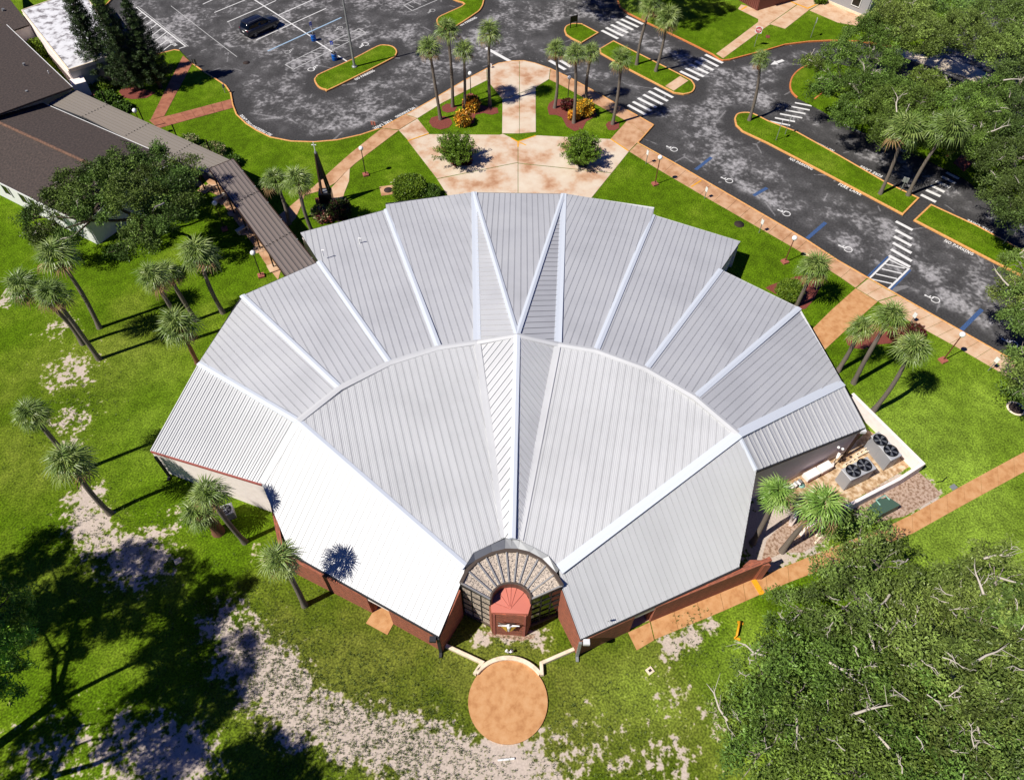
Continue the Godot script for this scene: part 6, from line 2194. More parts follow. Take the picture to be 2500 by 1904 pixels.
func palms():
	palm("cabbage palm at the left end of the group left of the entrance walk", [-7.87, -67.93, -8.4, 7.41, -67.86, 1.17])
	palm("tall cabbage palm behind the others in the left entrance bed, its crown furthest back", [-6.75, -70.39, -6.8, 7.94, -70.37, 1.31])
	palm("shorter cabbage palm in front of the left bed's orange bush", [-5.44, -69.53, -5.23, 6.48, -69.55, 1.06])
	palm("cabbage palm nearest the entrance walk on its left side", [-2.79, -70.71, -2.72, 7.66, -70.72, 1.28])
	palm("cabbage palm nearest the entrance walk on its right side", [4.15, -70.44, 3.92, 6.15, -70.45, 1.07])
	palm("palm rising left of the big orange bush in the right entrance bed", [6.07, -67.63, 5.71, 7.2, -67.66, 1.14])
	palm("cabbage palm behind the big orange bush in the right entrance bed", [7.6, -71.89, 7.65, 5.23, -71.88, 1.04])
	palm("cabbage palm in its own small round mulch ring at the plaza corner", [10.12, -67.51, 10.17, 6.83, -67.5, 1.21])
	palm("left one of two leaning cabbage palms on the long crossing island", [13.8, -79.74, 14.35, 6.42, -79.64, 1.4])
	palm("right one of two leaning cabbage palms on the long crossing island", [15.84, -78.33, 16.11, 5.74, -78.26, 1.47])
	palm("lone cabbage palm at the rounded end of the long island", [24.59, -68.62, 24.04, 6.34, -68.81, 1])
	palm("left one of two big bright palms ending the long island", [34.7, -56.46, 34.25, 6.31, -56.73, 1.69])
	palm("right one of two big bright palms ending the long island, before oaks", [37.29, -56.3, 37.55, 6.96, -56.14, 1.79])
	palm("cabbage palm beside the round yellow green bush at the church eave", [23.23, -41.42, 23.25, 4.08, -41.41, 1.39])
	palm("smallest of three palms by the crescent mulch bed, nearest the roof", [24.77, -34.54, 24.7, 4.67, -34.58, 1.03])
	palm("middle one of three palms by the crescent mulch bed, with the largest crown", [25.7, -33.45, 25.52, 6.83, -33.58, 1.3])
	palm("third of three palms by the crescent mulch bed, furthest down the lawn", [26.41, -30.88, 26.27, 6.59, -31, 1.26])
	palm("fresh green palm standing in the church shadow left of the plant yard", [15.52, -20.26, 15.3, 5.9, -20.42, 1.08], 1)
	palm("fresh green palm over the broken yard wall, its trunk in full sun", [17.27, -19.7, 17.5, 6.27, -19.49, 1.38], 1)
	palm("tall cabbage palm whose crown hides part of the left oak", [-32.7, -37.97, -32.49, 7.13, -38.14, 1.49])
	palm("cabbage palm with the leftmost crown beside the left edge of the photo", [-33.38, -36.26, -34.04, 6.64, -35.62, 1.33])
	palm("palm crossing trunks with the leftmost one, its base lowest of the three", [-31.58, -34.76, -31.64, 6.81, -34.7, 1.28])
	palm("front one of two palms sharing one crown mass left of the church", [-25.02, -36.95, -25.36, 6.65, -36.71, 1.23])
	palm("back one of two palms sharing one crown mass left of the church", [-25.35, -38.93, -25.6, 5.05, -38.76, 1.08])
	palm("palm with a reddish boot covered trunk touching the left roof corner", [-23.97, -34.49, -23.94, 4.01, -34.51, 1.5], 3)
	palm("palm with a curved trunk between the oak shadow and the left roof edge", [-23.4, -39.79, -23.32, 6.06, -39.84, 1.44])
	palm("upper one of two palms standing alone on the lower left lawn", [-29.18, -24.91, -29.14, 6.4, -24.95, 1.07])
	palm("lower one of two palms standing alone on the lower left lawn", [-26.09, -21.72, -25.9, 5.87, -21.94, 1.4])
	palm("palm leaning over the small condenser at the white west wall", [-16.86, -19.84, -17.01, 6.25, -19.7, 1.1])
	palm("short stubby palm with a fat dark trunk below the white west wall", [-18.72, -20.51, -18.93, 2.74, -20.31, 1.17], 2)
	palm("palm by the left brick wing, its shadow thrown on the white roof", [-12.29, -15.78, -12.19, 6.2, -15.85, 1.09])
	palm("left palm of two beside the black spire", [-20.28, -50.86, -20.36, 4.61, -50.84, 1.2])
	palm("right palm of two beside the black spire", [-18, -49.8, -18.07, 5.31, -49.77, 1.3])


# ------------------------------------------------------------------ bushes and trees
func clump_mesh(sd: int, n: int, rad: float, lw: float, ll: float, up := 0.2) -> Mesh:
	var r := RandomNumberGenerator.new()
	r.seed = sd
	var st := mb()
	for i in n:
		var d := Vector3(r.randf_range(-1, 1), r.randf_range(-0.7, 1), r.randf_range(-1, 1)).normalized()
		var c := d * rad * pow(r.randf(), 0.4)
		var l := (Vector3(r.randf_range(-1, 1), r.randf_range(-0.6, 0.9), r.randf_range(-1, 1)) + d * 0.8 + Vector3(0, up, 0)).normalized()
		var s := l.cross(Vector3(r.randf_range(-1, 1), r.randf_range(-1, 1), r.randf_range(-1, 1))).normalized() * lw * 0.5
		var e := c + l * ll * r.randf_range(0.7, 1.2)
		var m := c.lerp(e, 0.5)
		tri(st, c, m - s, e)
		tri(st, c, e, m + s)
	st.generate_normals()
	return st.commit()


var clumps := {}


func clump(kind: String) -> Mesh:
	if not clumps.has(kind):
		match kind:
			"oak":
				clumps[kind] = clump_mesh(1, 26, 0.25, 0.075, 0.18)
			"bush":
				clumps[kind] = clump_mesh(2, 20, 0.16, 0.07, 0.13)
			"broad":
				clumps[kind] = clump_mesh(3, 14, 0.14, 0.11, 0.26)
			"needle":
				clumps[kind] = clump_mesh(4, 26, 0.10, 0.022, 0.26, 0.3)
			"conifer":
				clumps[kind] = clump_mesh(5, 18, 0.13, 0.06, 0.22, 0.35)
			"grass":
				clumps[kind] = clump_mesh(6, 9, 0.06, 0.03, 0.13, 1.0)
			"spray":
				clumps[kind] = clump_mesh(7, 12, 0.10, 0.06, 0.20, 0.4)
	return clumps[kind]


func scatter(called: String, kind: String, xs: Array, cols: Array, parent, stuff := false):
	var mm := MultiMesh.new()
	mm.transform_format = MultiMesh.TRANSFORM_3D
	mm.use_colors = true
	mm.mesh = clump(kind)
	mm.instance_count = xs.size()
	for i in xs.size():
		mm.set_instance_transform(i, xs[i])
		mm.set_instance_color(i, cols[i])
	var o := MultiMeshInstance3D.new()
	o.multimesh = mm
	o.material_override = M.leaf
	if parent == null:
		o.name = numbered(called)
		add_child(o)
	else:
		o.name = called
		parent.add_child(o, true)
	o.set_meta("kind", "stuff")
	return o


func turned(r: RandomNumberGenerator, s: float, at: Vector3) -> Transform3D:
	return Transform3D(Basis(Vector3(r.randf_range(-1, 1), r.randf_range(-1, 1), r.randf_range(-1, 1)).normalized(), r.randf() * TAU).scaled(Vector3.ONE * s), at)


# broad tree: limbs from the base into each lobe of the crown, leaves spread through the lobes
func tree(label: String, base: Vector3, lobes: Array, dens: float, tint: Color, bark, twigs: int, kind := "oak", group := "spreading oaks"):
	var t := thing("oak_tree" if kind == "oak" else "pine_tree", label, "tree", base, 0.0, group)
	var r := RandomNumberGenerator.new()
	r.seed = int(absf(base.x) * 97 + absf(base.z) * 31)
	var st := mb()
	var mean := Vector3.ZERO
	for l in lobes:
		mean += Vector3(l[0], l[1], l[2]) - base
	mean /= lobes.size()
	var fork := Vector3(mean.x * 0.25, minf(2.2, mean.y * 0.4), mean.z * 0.25)
	if kind != "oak":
		fork = Vector3(mean.x * 0.3, mean.y * 0.55, mean.z * 0.3)
	path_tube(st, [Vector3.ZERO, Vector3(0, 0.4, 0), fork], [0.42, 0.30, 0.26], 9)
	obj("trunk", st, bark, t)
	var lm := mb()
	var groups := {}
	var ng := 4 if kind == "oak" else 3
	for l in lobes:
		var ang := atan2(float(l[2]) - base.z - mean.z, float(l[0]) - base.x - mean.x)
		var gi := int((ang + PI) / TAU * ng) % ng
		if not groups.has(gi):
			groups[gi] = []
		groups[gi].append(Vector3(l[0], l[1], l[2]) - base)
	for gi in groups:
		var gc := Vector3.ZERO
		for c in groups[gi]:
			gc += c
		gc /= groups[gi].size()
		var node := fork.lerp(gc, 0.62) + Vector3(r.randf_range(-0.3, 0.3), r.randf_range(-0.3, 0.2), r.randf_range(-0.3, 0.3))
		path_tube(lm, [fork, fork.lerp(node, 0.5) + Vector3(r.randf_range(-0.35, 0.35), 0.1, r.randf_range(-0.35, 0.35)), node], [0.17, 0.13, 0.10], 7, false)
		for c in groups[gi]:
			var mid: Vector3 = node.lerp(c, 0.5) + Vector3(r.randf_range(-0.3, 0.3), r.randf_range(-0.1, 0.3), r.randf_range(-0.3, 0.3))
			path_tube(lm, [node, mid, c], [0.085, 0.06, 0.03], 6, false)
			for k in 5:
				var e: Vector3 = c + Vector3(r.randf_range(-1, 1), r.randf_range(-0.3, 1), r.randf_range(-1, 1)).normalized() * 1.2
				path_tube(lm, [mid.lerp(c, 0.7), c.lerp(e, 0.5) + Vector3(r.randf_range(-0.15, 0.15), 0.1, r.randf_range(-0.15, 0.15)), e], [0.04, 0.025, 0.01], 5, false)
	obj("limbs", lm, bark, t)
	# bare pale twigs that show through
	if twigs > 0:
		var tw := mb()
		for k in twigs:
			var l = lobes[r.randi() % lobes.size()]
			var dd := Vector3(r.randf_range(-1, 1), r.randf_range(0.25, 1.0), r.randf_range(-1, 1)).normalized()
			var a := Vector3(l[0], l[1], l[2]) - base + dd * float(l[3]) * 0.84
			var ln := r.randf_range(0.35, 1.0)
			var tk := 0.035
			if k % 7 == 0:
				ln = r.randf_range(1.2, 1.9)
				tk = 0.075
			var h := Vector3(r.randf_range(-1, 1), r.randf_range(-0.1, 0.35), r.randf_range(-1, 1)).normalized()
			var e := a + h * ln + dd * 0.22
			var e1 := a.lerp(e, 0.35) + Vector3(r.randf_range(-0.1, 0.1), 0.05, r.randf_range(-0.1, 0.1))
			var e2 := a.lerp(e, 0.7) + Vector3(r.randf_range(-0.12, 0.12), 0.07, r.randf_range(-0.12, 0.12))
			path_tube(tw, [a, e1, e2, e], [tk, tk * 0.75, tk * 0.5, 0.008], 5, false)
			for j in 4:
				var f: Vector3 = [e1, e2, e1.lerp(e2, 0.5), e2.lerp(e, 0.5)][j]
				path_tube(tw, [f, f + (h + Vector3(r.randf_range(-1, 1), 0.2, r.randf_range(-1, 1))).normalized() * ln * r.randf_range(0.25, 0.55)], [0.018, 0.006], 4, false)
		obj("bare_twigs", tw, M.twig, t)
	var xs := []
	var cols := []
	for l in lobes:
		var c := Vector3(l[0], l[1], l[2]) - base
		var rad: float = l[3] * (1.1 if kind == "oak" else 1.3)
		var lt := r.randf_range(0.78, 1.2)
		var hue := r.randf_range(-0.12, 0.12)
		# each lobe is made of smaller sprays so that gaps stay between them
		var sprays := int(13.0 * rad * rad)
		for k in sprays:
			var d := Vector3(r.randf_range(-1, 1), r.randf_range(-0.55, 1.0), r.randf_range(-1, 1)).normalized()
			var sc := c + Vector3(d.x, d.y * 0.72, d.z) * rad * (0.5 + 0.58 * pow(r.randf(), 0.6))
			var sr := r.randf_range(0.28, 0.52)
			var shade := lt * r.randf_range(0.6, 1.4)
			for j in int(dens * r.randf_range(5.0, 9.0)):
				var o := Vector3(r.randfn(0, 1), r.randfn(0, 0.55), r.randfn(0, 1)) * sr * 0.62
				xs.append(turned(r, r.randf_range(0.75, 1.2), sc + o))
				var v := shade * r.randf_range(0.6, 1.4)
				cols.append(Color(tint.r * v * (1.0 + hue), tint.g * v, tint.b * v))
	scatter("crown", kind if kind != "pine" else "conifer", xs, cols, t)


func conifer(label: String, base: Vector3, h: float, rad: float):
	var t := thing("conifer", label, "tree", base, 0.0, "tall conifers by the car park")
	var r := RandomNumberGenerator.new()
	r.seed = int(absf(base.x) * 53 + absf(base.z) * 7)
	var st := mb()
	path_tube(st, [Vector3.ZERO, Vector3(0, h * 0.5, 0), Vector3(0, h, 0)], [0.24, 0.14, 0.03], 8)
	obj("trunk", st, M.dark_bark, t)
	var br := mb()
	var xs := []
	var cols := []
	var y := 0.9
	while y < h:
		var k := y / h
		var len := rad * pow(1.0 - k, 0.75) + 0.18
		var nb := 7 if k < 0.8 else 5
		for i in nb:
			var a := TAU * i / nb + y * 1.7 + r.randf_range(-0.2, 0.2)
			var d := Vector3(cos(a), 0, sin(a))
			var l := len * r.randf_range(0.8, 1.15)
			var tip := Vector3(0, y, 0) + d * l + Vector3(0, l * 0.30, 0)
			path_tube(br, [Vector3(0, y, 0), Vector3(0, y, 0) + d * l * 0.55 + Vector3(0, l * 0.04, 0), tip], [0.05, 0.03, 0.01], 4, false)
			var steps := int(4 + l * 7)
			for j in steps:
				var f := 0.25 + 0.75 * float(j) / steps
				var pos := Vector3(0, y, 0) + d * l * f + Vector3(0, l * (0.08 * f + 0.22 * f * f), 0)
				pos += Vector3(r.randf_range(-0.1, 0.1), r.randf_range(0.0, 0.14), r.randf_range(-0.1, 0.1))
				xs.append(turned(r, r.randf_range(0.8, 1.25), pos))
				var v := r.randf_range(0.6, 1.3)
				cols.append(Color(0.052 * v, 0.085 * v, 0.028 * v))
		y += 0.56 + 0.14 * r.randf()
	obj("branches", br, M.dark_bark, t)
	scatter("crown", "conifer", xs, cols, t)


func bush(called: String, label: String, cat: String, at: Vector3, rx: float, h: float, n: int, kind: String, tints: Array, boxy := false, group := ""):
	var t := thing(called, label, cat, at, 0.0, group)
	var r := RandomNumberGenerator.new()
	r.seed = int(absf(at.x) * 71 + absf(at.z) * 13)
	var st := mb()
	for i in 7:
		var a := TAU * i / 7.0
		path_tube(st, [Vector3(cos(a) * 0.06, 0, sin(a) * 0.06), Vector3(cos(a) * rx * 0.5, h * 0.6, sin(a) * rx * 0.5)], [0.03, 0.01], 4, false)
	obj("stems", st, M.dark_bark, t)
	var xs := []
	var cols := []
	for i in n:
		var d := Vector3(r.randf_range(-1, 1), r.randf_range(-1, 1), r.randf_range(-1, 1))
		if not boxy:
			d = d.normalized() * pow(r.randf(), 0.3)
		else:
			d = d.normalized() * minf(1.15, 0.95 / maxf(absf(d.normalized().x), maxf(absf(d.normalized().y), absf(d.normalized().z)))) * pow(r.randf(), 0.2)
		var p := Vector3(d.x * rx, h * 0.5 + d.y * h * 0.5, d.z * rx)
		xs.append(turned(r, r.randf_range(0.8, 1.25), p))
		var c: Color = tints[r.randi() % tints.size()]
		var v := r.randf_range(0.7, 1.3)
		cols.append(Color(c.r * v, c.g * v, c.b * v))
	scatter("leaves", kind, xs, cols, t)


# shrub of long arching leafy stems
func arching(label: String, at: Vector3, h: float, spread: float):
	var t := thing("arching_shrub", label, "shrub", at, 0.0, "arching shrubs flanking the plaza")
	var r := RandomNumberGenerator.new()
	r.seed = int(absf(at.x) * 41 + absf(at.z) * 5)
	var st := mb()
	var xs := []
	var cols := []
	for i in 80:
		var a := i * 2.4 + r.randf_range(-0.3, 0.3)
		var k := sqrt((i + 0.5) / 80.0)
		var d := Vector3(cos(a), 0, sin(a))
		var hh := h * (1.05 - 0.55 * k * k) * r.randf_range(0.85, 1.1)
		var sp := spread * k * r.randf_range(0.8, 1.15)
		var p1 := Vector3(0, hh * 0.55, 0) + d * sp * 0.4
		var p2 := Vector3(0, hh, 0) + d * sp
		path_tube(st, [d * 0.12, p1, p2], [0.03, 0.022, 0.008], 4, false)
		for j in 13:
			var f := 0.2 + 0.8 * j / 12.0
			var p := (d * 0.12).lerp(p1, minf(1.0, f * 2.0)) if f < 0.5 else p1.lerp(p2, f * 2.0 - 1.0)
			xs.append(turned(r, r.randf_range(1.1, 1.6), p + Vector3(r.randf_range(-0.05, 0.05), r.randf_range(-0.05, 0.05), r.randf_range(-0.05, 0.05))))
			var v := r.randf_range(0.65, 1.3)
			cols.append(Color(0.125 * v, 0.215 * v, 0.022 * v))
	obj("stems", st, M.dark_bark, t)
	scatter("leaves", "spray", xs, cols, t)


func shrubs():
	var orange := [Color(0.75, 0.34, 0.03), Color(0.70, 0.42, 0.04), Color(0.48, 0.18, 0.02), Color(0.14, 0.12, 0.02)]
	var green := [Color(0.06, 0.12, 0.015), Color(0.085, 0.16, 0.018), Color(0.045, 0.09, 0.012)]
	var lime := [Color(0.16, 0.24, 0.02), Color(0.12, 0.19, 0.018), Color(0.08, 0.14, 0.014)]
	var red := [Color(0.11, 0.02, 0.02), Color(0.07, 0.018, 0.018), Color(0.05, 0.035, 0.012)]
	var g := "orange leaved bushes in the entrance beds"
	bush("orange_bush", "orange and dark leaved bush further back in the left entrance bed", "shrub", Vector3(-4.65, 0, -69.88), 0.8, 1.3, 380, "broad", orange, false, g)
	bush("orange_bush", "bright orange bush at the front of the left entrance bed", "shrub", Vector3(-5.46, 0, -67.13), 0.75, 1.3, 340, "broad", orange, false, g)
	bush("orange_bush", "largest golden orange bush, in the right entrance bed", "shrub", Vector3(7.24, 0, -69.29), 0.9, 1.4, 430, "broad", [Color(0.80, 0.46, 0.03), Color(0.74, 0.38, 0.03), Color(0.24, 0.20, 0.03)], false, g)
	bush("orange_bush", "small dull orange bush left of the largest one in the right bed", "shrub", Vector3(6.14, 0, -68.49), 0.55, 0.8, 180, "broad", orange, false, g)
	bush("red_shrub", "small dark red shrub at the left end of the right entrance bed", "shrub", Vector3(5.53, 0, -70.36), 0.6, 0.9, 160, "broad", red)
	arching("tall arching green shrub on the left of the plaza", Vector3(-5.67, 0, -60.37), 3.0, 2.3)
	arching("tall arching green shrub on the right of the plaza", Vector3(6.43, 0, -60.55), 2.9, 2.2)
	bush("red_shrub", "dark red shrub at the foot of the left arching shrub", "shrub", Vector3(-4.94, 0, -60.48), 0.6, 0.9, 200, "broad", red)
	bush("hedge", "clipped squarish green hedge bush beside the concrete drain pad", "hedge", Vector3(-9.77, 0, -55.1), 1.45, 1.7, 1700, "bush", lime, true)
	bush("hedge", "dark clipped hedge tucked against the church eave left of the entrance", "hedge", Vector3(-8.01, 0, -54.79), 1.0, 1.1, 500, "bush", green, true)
	bush("round_bush", "round yellow green bush in the mulch bed by the church eave", "shrub", Vector3(22.75, 0, -42.45), 1.05, 1.5, 900, "bush", lime)
	bush("red_shrub", "red leaved shrub at the end of the crescent mulch bed", "shrub", Vector3(31.67, 0, -38.3), 0.65, 0.9, 260, "broad", red)
	bush("red_shrub", "low red plants along the crescent mulch bed", "shrub", Vector3(30.48, 0, -38.03), 0.7, 0.5, 180, "broad", red)
	bush("flower_bush", "pink and cream leaved plants in front of the spire plinth", "shrub", Vector3(-17.2, 0, -51.75), 0.8, 0.8, 330, "broad", [Color(0.30, 0.08, 0.07), Color(0.10, 0.16, 0.03), Color(0.42, 0.36, 0.20), Color(0.05, 0.03, 0.02)])
	bush("flower_bush", "cream and green leaved plants left of the spire plinth", "shrub", Vector3(-17.79, 0, -52.21), 0.6, 0.7, 200, "broad", [Color(0.48, 0.42, 0.20), Color(0.10, 0.18, 0.03), Color(0.07, 0.12, 0.02)])
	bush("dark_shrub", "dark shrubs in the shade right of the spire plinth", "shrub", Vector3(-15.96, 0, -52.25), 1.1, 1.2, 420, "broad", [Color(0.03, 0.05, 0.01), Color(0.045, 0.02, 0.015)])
	bush("leafy_shrub", "leafy green shrub beneath the tall conifers by the grey wall", "shrub", Vector3(-45.29, 0, -73.11), 1.5, 1.0, 520, "broad", lime)
	bush("leafy_shrub", "green shrub between the planter wall and the long canopy", "shrub", Vector3(-43.68, 0, -70.37), 1.2, 0.9, 380, "broad", green)
	bush("leafy_shrub", "low green shrub by the canopy left of the globe lamp", "shrub", Vector3(-41.42, 0, -68.86), 0.9, 0.7, 240, "broad", green)
	bush("flowering_shrub", "pale flowering shrub behind the middle of the long canopy", "shrub", Vector3(-32.56, 0, -62.67), 0.9, 1.0, 320, "bush", [Color(0.14, 0.22, 0.03), Color(0.10, 0.18, 0.02), Color(0.40, 0.38, 0.20)])
	bush("flowering_shrub", "larger flowering shrub behind the end of the long canopy", "shrub", Vector3(-29.78, 0, -60.97), 1.3, 1.1, 560, "bush", [Color(0.12, 0.20, 0.03), Color(0.07, 0.12, 0.02), Color(0.40, 0.36, 0.18)])
	bush("flowering_shrub", "green shrub in the corner where the two canopies meet", "shrub", Vector3(-27.49, 0, -59.59), 0.8, 0.8, 240, "bush", green)
	bush("leafy_shrub", "yellow green shrubs in the gap beside the flat white roof", "shrub", Vector3(-54.77, 0, -80.11), 1.2, 1.6, 420, "broad", lime)
	bush("leafy_shrub", "small bright green shrub before the grey school wall", "shrub", Vector3(38.86, 0, -95.83), 0.7, 0.9, 200, "broad", lime)
	# weeds and tufts at the edge of the bare sand
	var r := RandomNumberGenerator.new()
	r.seed = 77
	var xs := []
	var cols := []
	var cs := blobs([-15.44, -13.11, -13.81, -11.83, -12.55, -10.85, -8.36, -8.75, -6.57, -8.54, -4.76, -7.88, -3.23, -7.23, 0.2, -6.95, -16.93, -14.71, -27.21, -20.92, -23.48, -18.73, -31.81, -30.1, -10.02, -9.67, 4.66, -8, 10.62, -14.27, 0.12, -13.85, -6.37, -11.18, -11.96, -13.16, -18.82, -7.71], [2.0, 700, 2.0, 700, 2.0, 700, 2.2, 800, 2.2, 800, 2.2, 800, 2.4, 900, 3.0, 1000, 2.0, 600, 2.0, 500, 2.2, 600, 2.2, 500, 2.4, 900, 3.0, 900, 1.6, 400, 1.2, 300, 4.0, 1300, 3.5, 1000, 2.5, 600])
	for c in cs:
		for i in int(c[3] * 0.45):
			var p := Vector3(c[0] + r.randfn(0, 1) * c[2] * 0.8, 0.01, c[1] + r.randfn(0, 1) * c[2] * 0.8)
			if Vector2(p.x, p.z).distance_to(Vector2(0.01, -10.5)) < 2.6 or (p.z < -14.2 and p.x > -9.5 and p.x < 9.5):
				continue
			xs.append(Transform3D(Basis(Vector3.UP, r.randf() * TAU).scaled(Vector3.ONE * r.randf_range(0.5, 1.25)), p))
			var v := r.randf_range(0.6, 1.3)
			cols.append(Color(0.14 * v, 0.19 * v, 0.05 * v))
	var gr = scatter("weeds", "grass", xs, cols, null, true)
	tag(gr, "tufts of weedy grass scattered over the bare sand", "grass")


func trees():
	var olive := Color(0.140, 0.205, 0.044)
	var mid := Color(0.120, 0.190, 0.034)
	var deep := Color(0.10, 0.155, 0.032)
	var L := func(a: Array) -> Array:
		var o := []
		for i in range(0, a.size(), 4):
			o.append([a[i], a[i + 1], a[i + 2], a[i + 3]])
		return o
	# lower right oaks
	tree("oak crown nearest the transformer, uppermost of the lower right oaks", Vector3(20.95, 0, -15.52), L.call([20.1, 4.5, -18.76, 1.4, 18.08, 5, -16.39, 1.3, 20.28, 5.5, -16.33, 1.7, 15.47, 4.4, -14.23, 1.2, 17.25, 6, -13.78, 1.9, 20.62, 5, -13.95, 1.5, 18.45, 5, -11.98, 1.8]), 0.62, olive, M.oak_bark, 26)
	tree("large oak filling the lower right corner, with pale bare twigs", Vector3(25.15, 0, -11.09), L.call([24.19, 5, -15.28, 1.5, 26.42, 5.5, -15.89, 1.7, 21.45, 6, -12.4, 1.9, 23.69, 6.6, -12.93, 2.1, 25.6, 6.6, -12.49, 2.1, 20.31, 7, -9.86, 2.1, 22.54, 7.3, -9.81, 2.3, 24.43, 7, -9.49, 2.0, 20.25, 7.2, -7.59, 2.2, 22.49, 7.2, -7.43, 2.2, 20.49, 7, -5.77, 2.1, 23, 6.6, -5.86, 2.0]), 0.62, olive, M.oak_bark, 60)
	tree("oak at the left of the lower right group, its dark edge over the lawn", Vector3(17.46, 0, -9.54), L.call([14.3, 4.6, -12.05, 1.4, 16.36, 5.4, -11.83, 1.6, 12.93, 4.4, -10.93, 1.2, 14, 6, -9.62, 1.8, 16.79, 6.4, -9.76, 2.0, 18.86, 6.4, -10, 1.8, 11.19, 3.8, -8.94, 1.1, 12.37, 4.6, -8.46, 1.5, 14.48, 6.4, -7.69, 2.0, 16.98, 7, -7.59, 2.1, 11.66, 4.4, -6.85, 1.3, 13.3, 5.6, -6.09, 1.8, 15.36, 6.6, -5.77, 2.0, 17.94, 6.8, -5.77, 2.1, 19.05, 7, -8.41, 1.9]), 0.62, mid, M.oak_bark, 46)
	# left oak
	tree("dark spreading oak in front of the brown hall on the left", Vector3(-32.09, 0, -49.5), L.call([-31.79, 5.3, -52.55, 1.5, -34.44, 5.3, -50.53, 1.5, -28.13, 5.6, -48.69, 1.6, -30.5, 6, -46.59, 1.8, -37.43, 4.6, -49.84, 1.3, -38.2, 4.4, -47.61, 1.1, -27.89, 5, -45.31, 1.5, -29.56, 4.4, -43.47, 1.2, -34.38, 4.6, -46.84, 1.3, -38.34, 3.4, -45.31, 1.1, -40.42, 3, -47.52, 1.0, -36.58, 3.2, -44.44, 0.9, -28.18, 5, -52.07, 1.1, -31.08, 3.4, -42.94, 0.8, -33.12, 5.6, -50.46, 1.5, -29.64, 5.6, -48.65, 1.6, -35.76, 4.8, -47.75, 1.2, -27.29, 5, -47.68, 1.3]), 1.25, deep, M.dark_bark, 12)
	# oaks at the top right
	tree("oak overhanging the turning lawn at the left of the upper right trees", Vector3(36.92, 0, -71.48), L.call([33.71, 4.6, -73.34, 1.8, 37.7, 5, -77.6, 1.9, 30.97, 4, -68.43, 1.4, 33.47, 5, -66.29, 1.9, 34.97, 5, -63.03, 1.9, 32.38, 4, -63.43, 1.4, 34.63, 5, -59.16, 1.8, 31.38, 3.6, -73.29, 1.1, 37.4, 5, -71.73, 1.7, 35.57, 5, -61.47, 1.6, 35.3, 5, -66.34, 1.6]), 1.15, mid, M.oak_bark, 20)
	tree("wide oak along the top right edge above the pale pavement", Vector3(49.76, 0, -83.77), L.call([41.95, 6, -79.77, 2.6, 46.39, 6.4, -80.09, 2.6, 42.14, 6, -75.16, 2.2, 46.71, 6.2, -75.37, 2.3, 51.1, 6.4, -78.12, 2.6, 52.03, 6, -73.96, 2.4, 40.14, 5, -76.65, 1.6, 55.68, 6, -80.17, 2.4, 39.84, 6, -78.65, 1.8, 43.81, 6, -73.74, 1.6, 48.36, 6, -71.96, 1.7]), 1.1, olive, M.oak_bark, 26)
	tree("oak between the pale pavement and the two big palms", Vector3(43.34, 0, -65.58), L.call([37.8, 5.4, -62.83, 1.9, 40.6, 5.6, -61.77, 2.0, 36.01, 5, -58.82, 1.7, 38.87, 5, -58.52, 1.9, 43, 5.4, -61, 1.9, 40.48, 5, -68.2, 1.2, 40.72, 5, -57.83, 1.7, 37.27, 5, -66.82, 1.2, 40.66, 5.4, -65.35, 1.3, 46.09, 5.4, -65.49, 1.5, 44.14, 5, -65.72, 1.0, 37.59, 5, -64.31, 1.5, 41.71, 5, -60.46, 1.7]), 1.15, mid, M.oak_bark, 18)
	tree("oak right of the two big palms by the orange mulch", Vector3(49.04, 0, -60.96), L.call([44.29, 5, -59.39, 1.7, 47.59, 5.4, -62.68, 1.9, 42.44, 4.6, -55.28, 1.4, 44.25, 5, -54.74, 1.9, 41.51, 4.4, -51.22, 1.4, 42.29, 5, -49.19, 1.7, 49.09, 6, -67.04, 1.9, 42.16, 4.6, -57.75, 1.2, 46.26, 5.4, -58.07, 1.7, 41, 4.6, -47.86, 1.1]), 1.15, Color(0.09, 0.14, 0.034), M.oak_bark, 14)
	tree("oak branches entering at the right edge beside the wheelchair bays", Vector3(43.1, 0, -38.7), L.call([39.03, 4.6, -41.42, 1.2, 37.04, 4.6, -38.37, 1.2, 37.71, 5, -37.27, 1.6, 36.29, 4.6, -35.77, 1.1, 40.18, 5, -39.74, 1.8]), 0.9, olive, M.oak_bark, 8)
	tree("small oak branches at the right edge above the rusty manhole", Vector3(41.19, 0, -32.19), L.call([35.7, 4, -32.76, 1.0, 35.38, 4, -30.88, 1.1, 36.57, 4.4, -31.61, 1.4, 34.76, 3.4, -30.13, 0.7]), 0.9, olive, M.oak_bark, 4)
	# trees beyond the top edge that throw their shade on the crossing and the lawn
	tree("tree above the top edge shading the small island's crossing", Vector3(8.35, 0, -97.65), L.call([5.09, 6.5, -91.49, 1.6, 6.86, 7, -90.09, 1.5, 9.17, 7, -91.42, 1.6, 6.43, 6, -88.91, 1.1, 7.14, 7.5, -92.45, 1.8]), 0.8, mid, M.oak_bark, 6)
	tree("tree above the top edge shading the lawn by the storage building", Vector3(17.75, 0, -94.03), L.call([13.3, 6.5, -88.62, 1.6, 15.21, 7, -89.09, 1.8, 16.84, 7, -87.31, 1.7, 18.6, 7.5, -89.62, 1.8, 20.93, 7, -91.13, 1.5, 16.13, 8, -90.92, 2.0, 14.04, 7.5, -91.69, 1.8, 18.25, 8, -92.27, 1.8]), 0.8, mid, M.oak_bark, 6)
	# pines beyond the lower left corner
	var pine := Color(0.11, 0.18, 0.03)
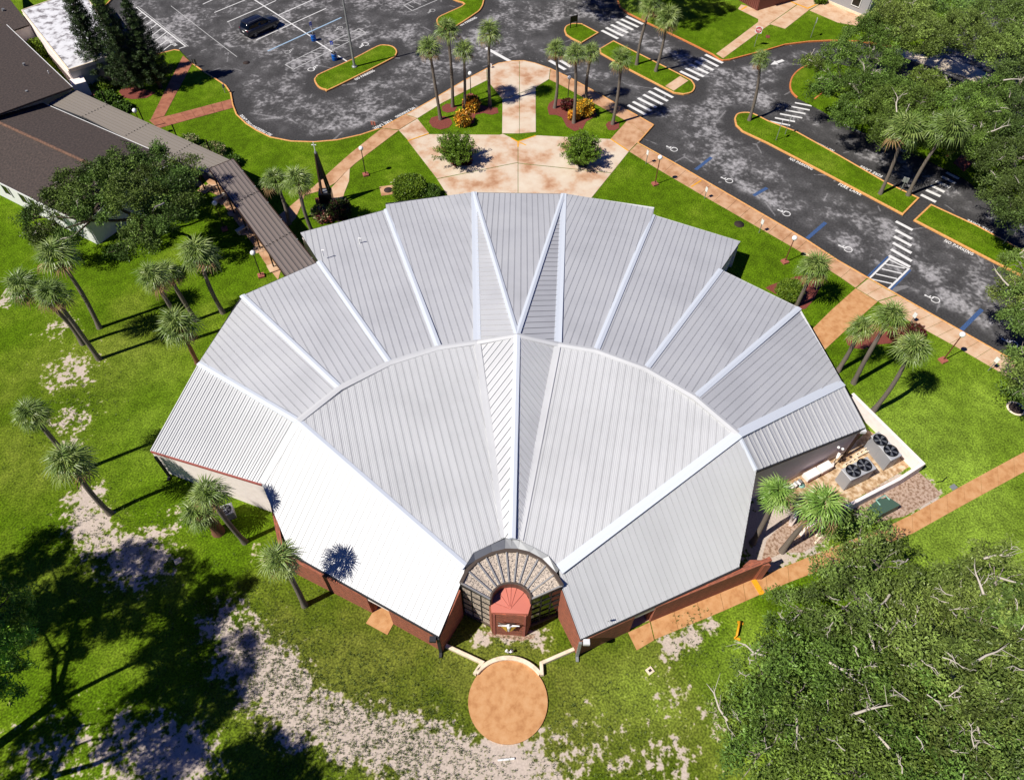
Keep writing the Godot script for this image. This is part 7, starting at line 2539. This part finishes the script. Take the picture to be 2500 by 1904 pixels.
	tree("pine at the left edge, bright needles in view and a long shadow", Vector3(-28.92, 0, -6.34), L.call([-39.05, 12, -12.7, 1.2, -37.6, 12, -14.08, 1.2, -34.58, 12, -12.24, 1.4, -32.46, 12.5, -12.87, 1.3, -29.87, 13, -12.17, 1.2, -26.53, 13, -10.92, 1.1, -27.89, 12.5, -9.36, 1.2, -25.12, 13, -7.31, 1.1, -30.67, 12, -11, 1.3, -32.5, 11.5, -10.42, 1.3, -35.15, 11, -10.83, 1.3, -36.54, 11, -10.07, 1.2, -26.74, 13, -6.38, 1.0, -28.85, 12, -8.35, 0.8, -32.54, 10, -8.86, 0.7, -24.57, 8, -12.13, 1.0, -23.84, 7.5, -10.74, 0.9, -23.89, 7, -9.57, 0.9]), 2.0, Color(0.20, 0.38, 0.045), M.dark_bark, 0, "pine", "pines beyond the lower left corner")
	tree("second pine off the lower left corner, seen by its shadow", Vector3(-28.2, 0, -3.63), L.call([-27.16, 12, -5.89, 1.0, -25.34, 12.5, -5.28, 1.1, -24.32, 12.5, -5.73, 0.8, -28.85, 12, -4.8, 1.0, -26.02, 12, -3.6, 1.1, -28.75, 11.5, -3.76, 1.0, -26.54, 12, -2.4, 1.0, -32.26, 11, -3.71, 0.9, -33.23, 11, -2.91, 0.9, -32.26, 10, -6.4, 0.6]), 2.0, pine, M.dark_bark, 0, "pine", "pines beyond the lower left corner")
	tree("tree below the bottom edge whose round shadow lies on the grass", Vector3(-15.66, 0, -4.66), L.call([-20.43, 10, -3.46, 1.2, -19.15, 10.5, -2.7, 1.2, -21.54, 10, -2.67, 1.2, -18, 10, -2.15, 1.3, -19.87, 10, -1.94, 1.4]), 1.2, mid, M.dark_bark, 0)
	# conifers
	conifer("left one of three tall dark conifers beside the white flat roof", Vector3(-44.77, 0, -74.32), 10.8, 2.1)
	conifer("middle one of three tall dark conifers, over the round mulch bed", Vector3(-41.24, 0, -72.74), 11.0, 2.2)
	conifer("right one of three tall dark conifers, nearest the hatched bays", Vector3(-38.9, 0, -73.4), 9.2, 2.1)
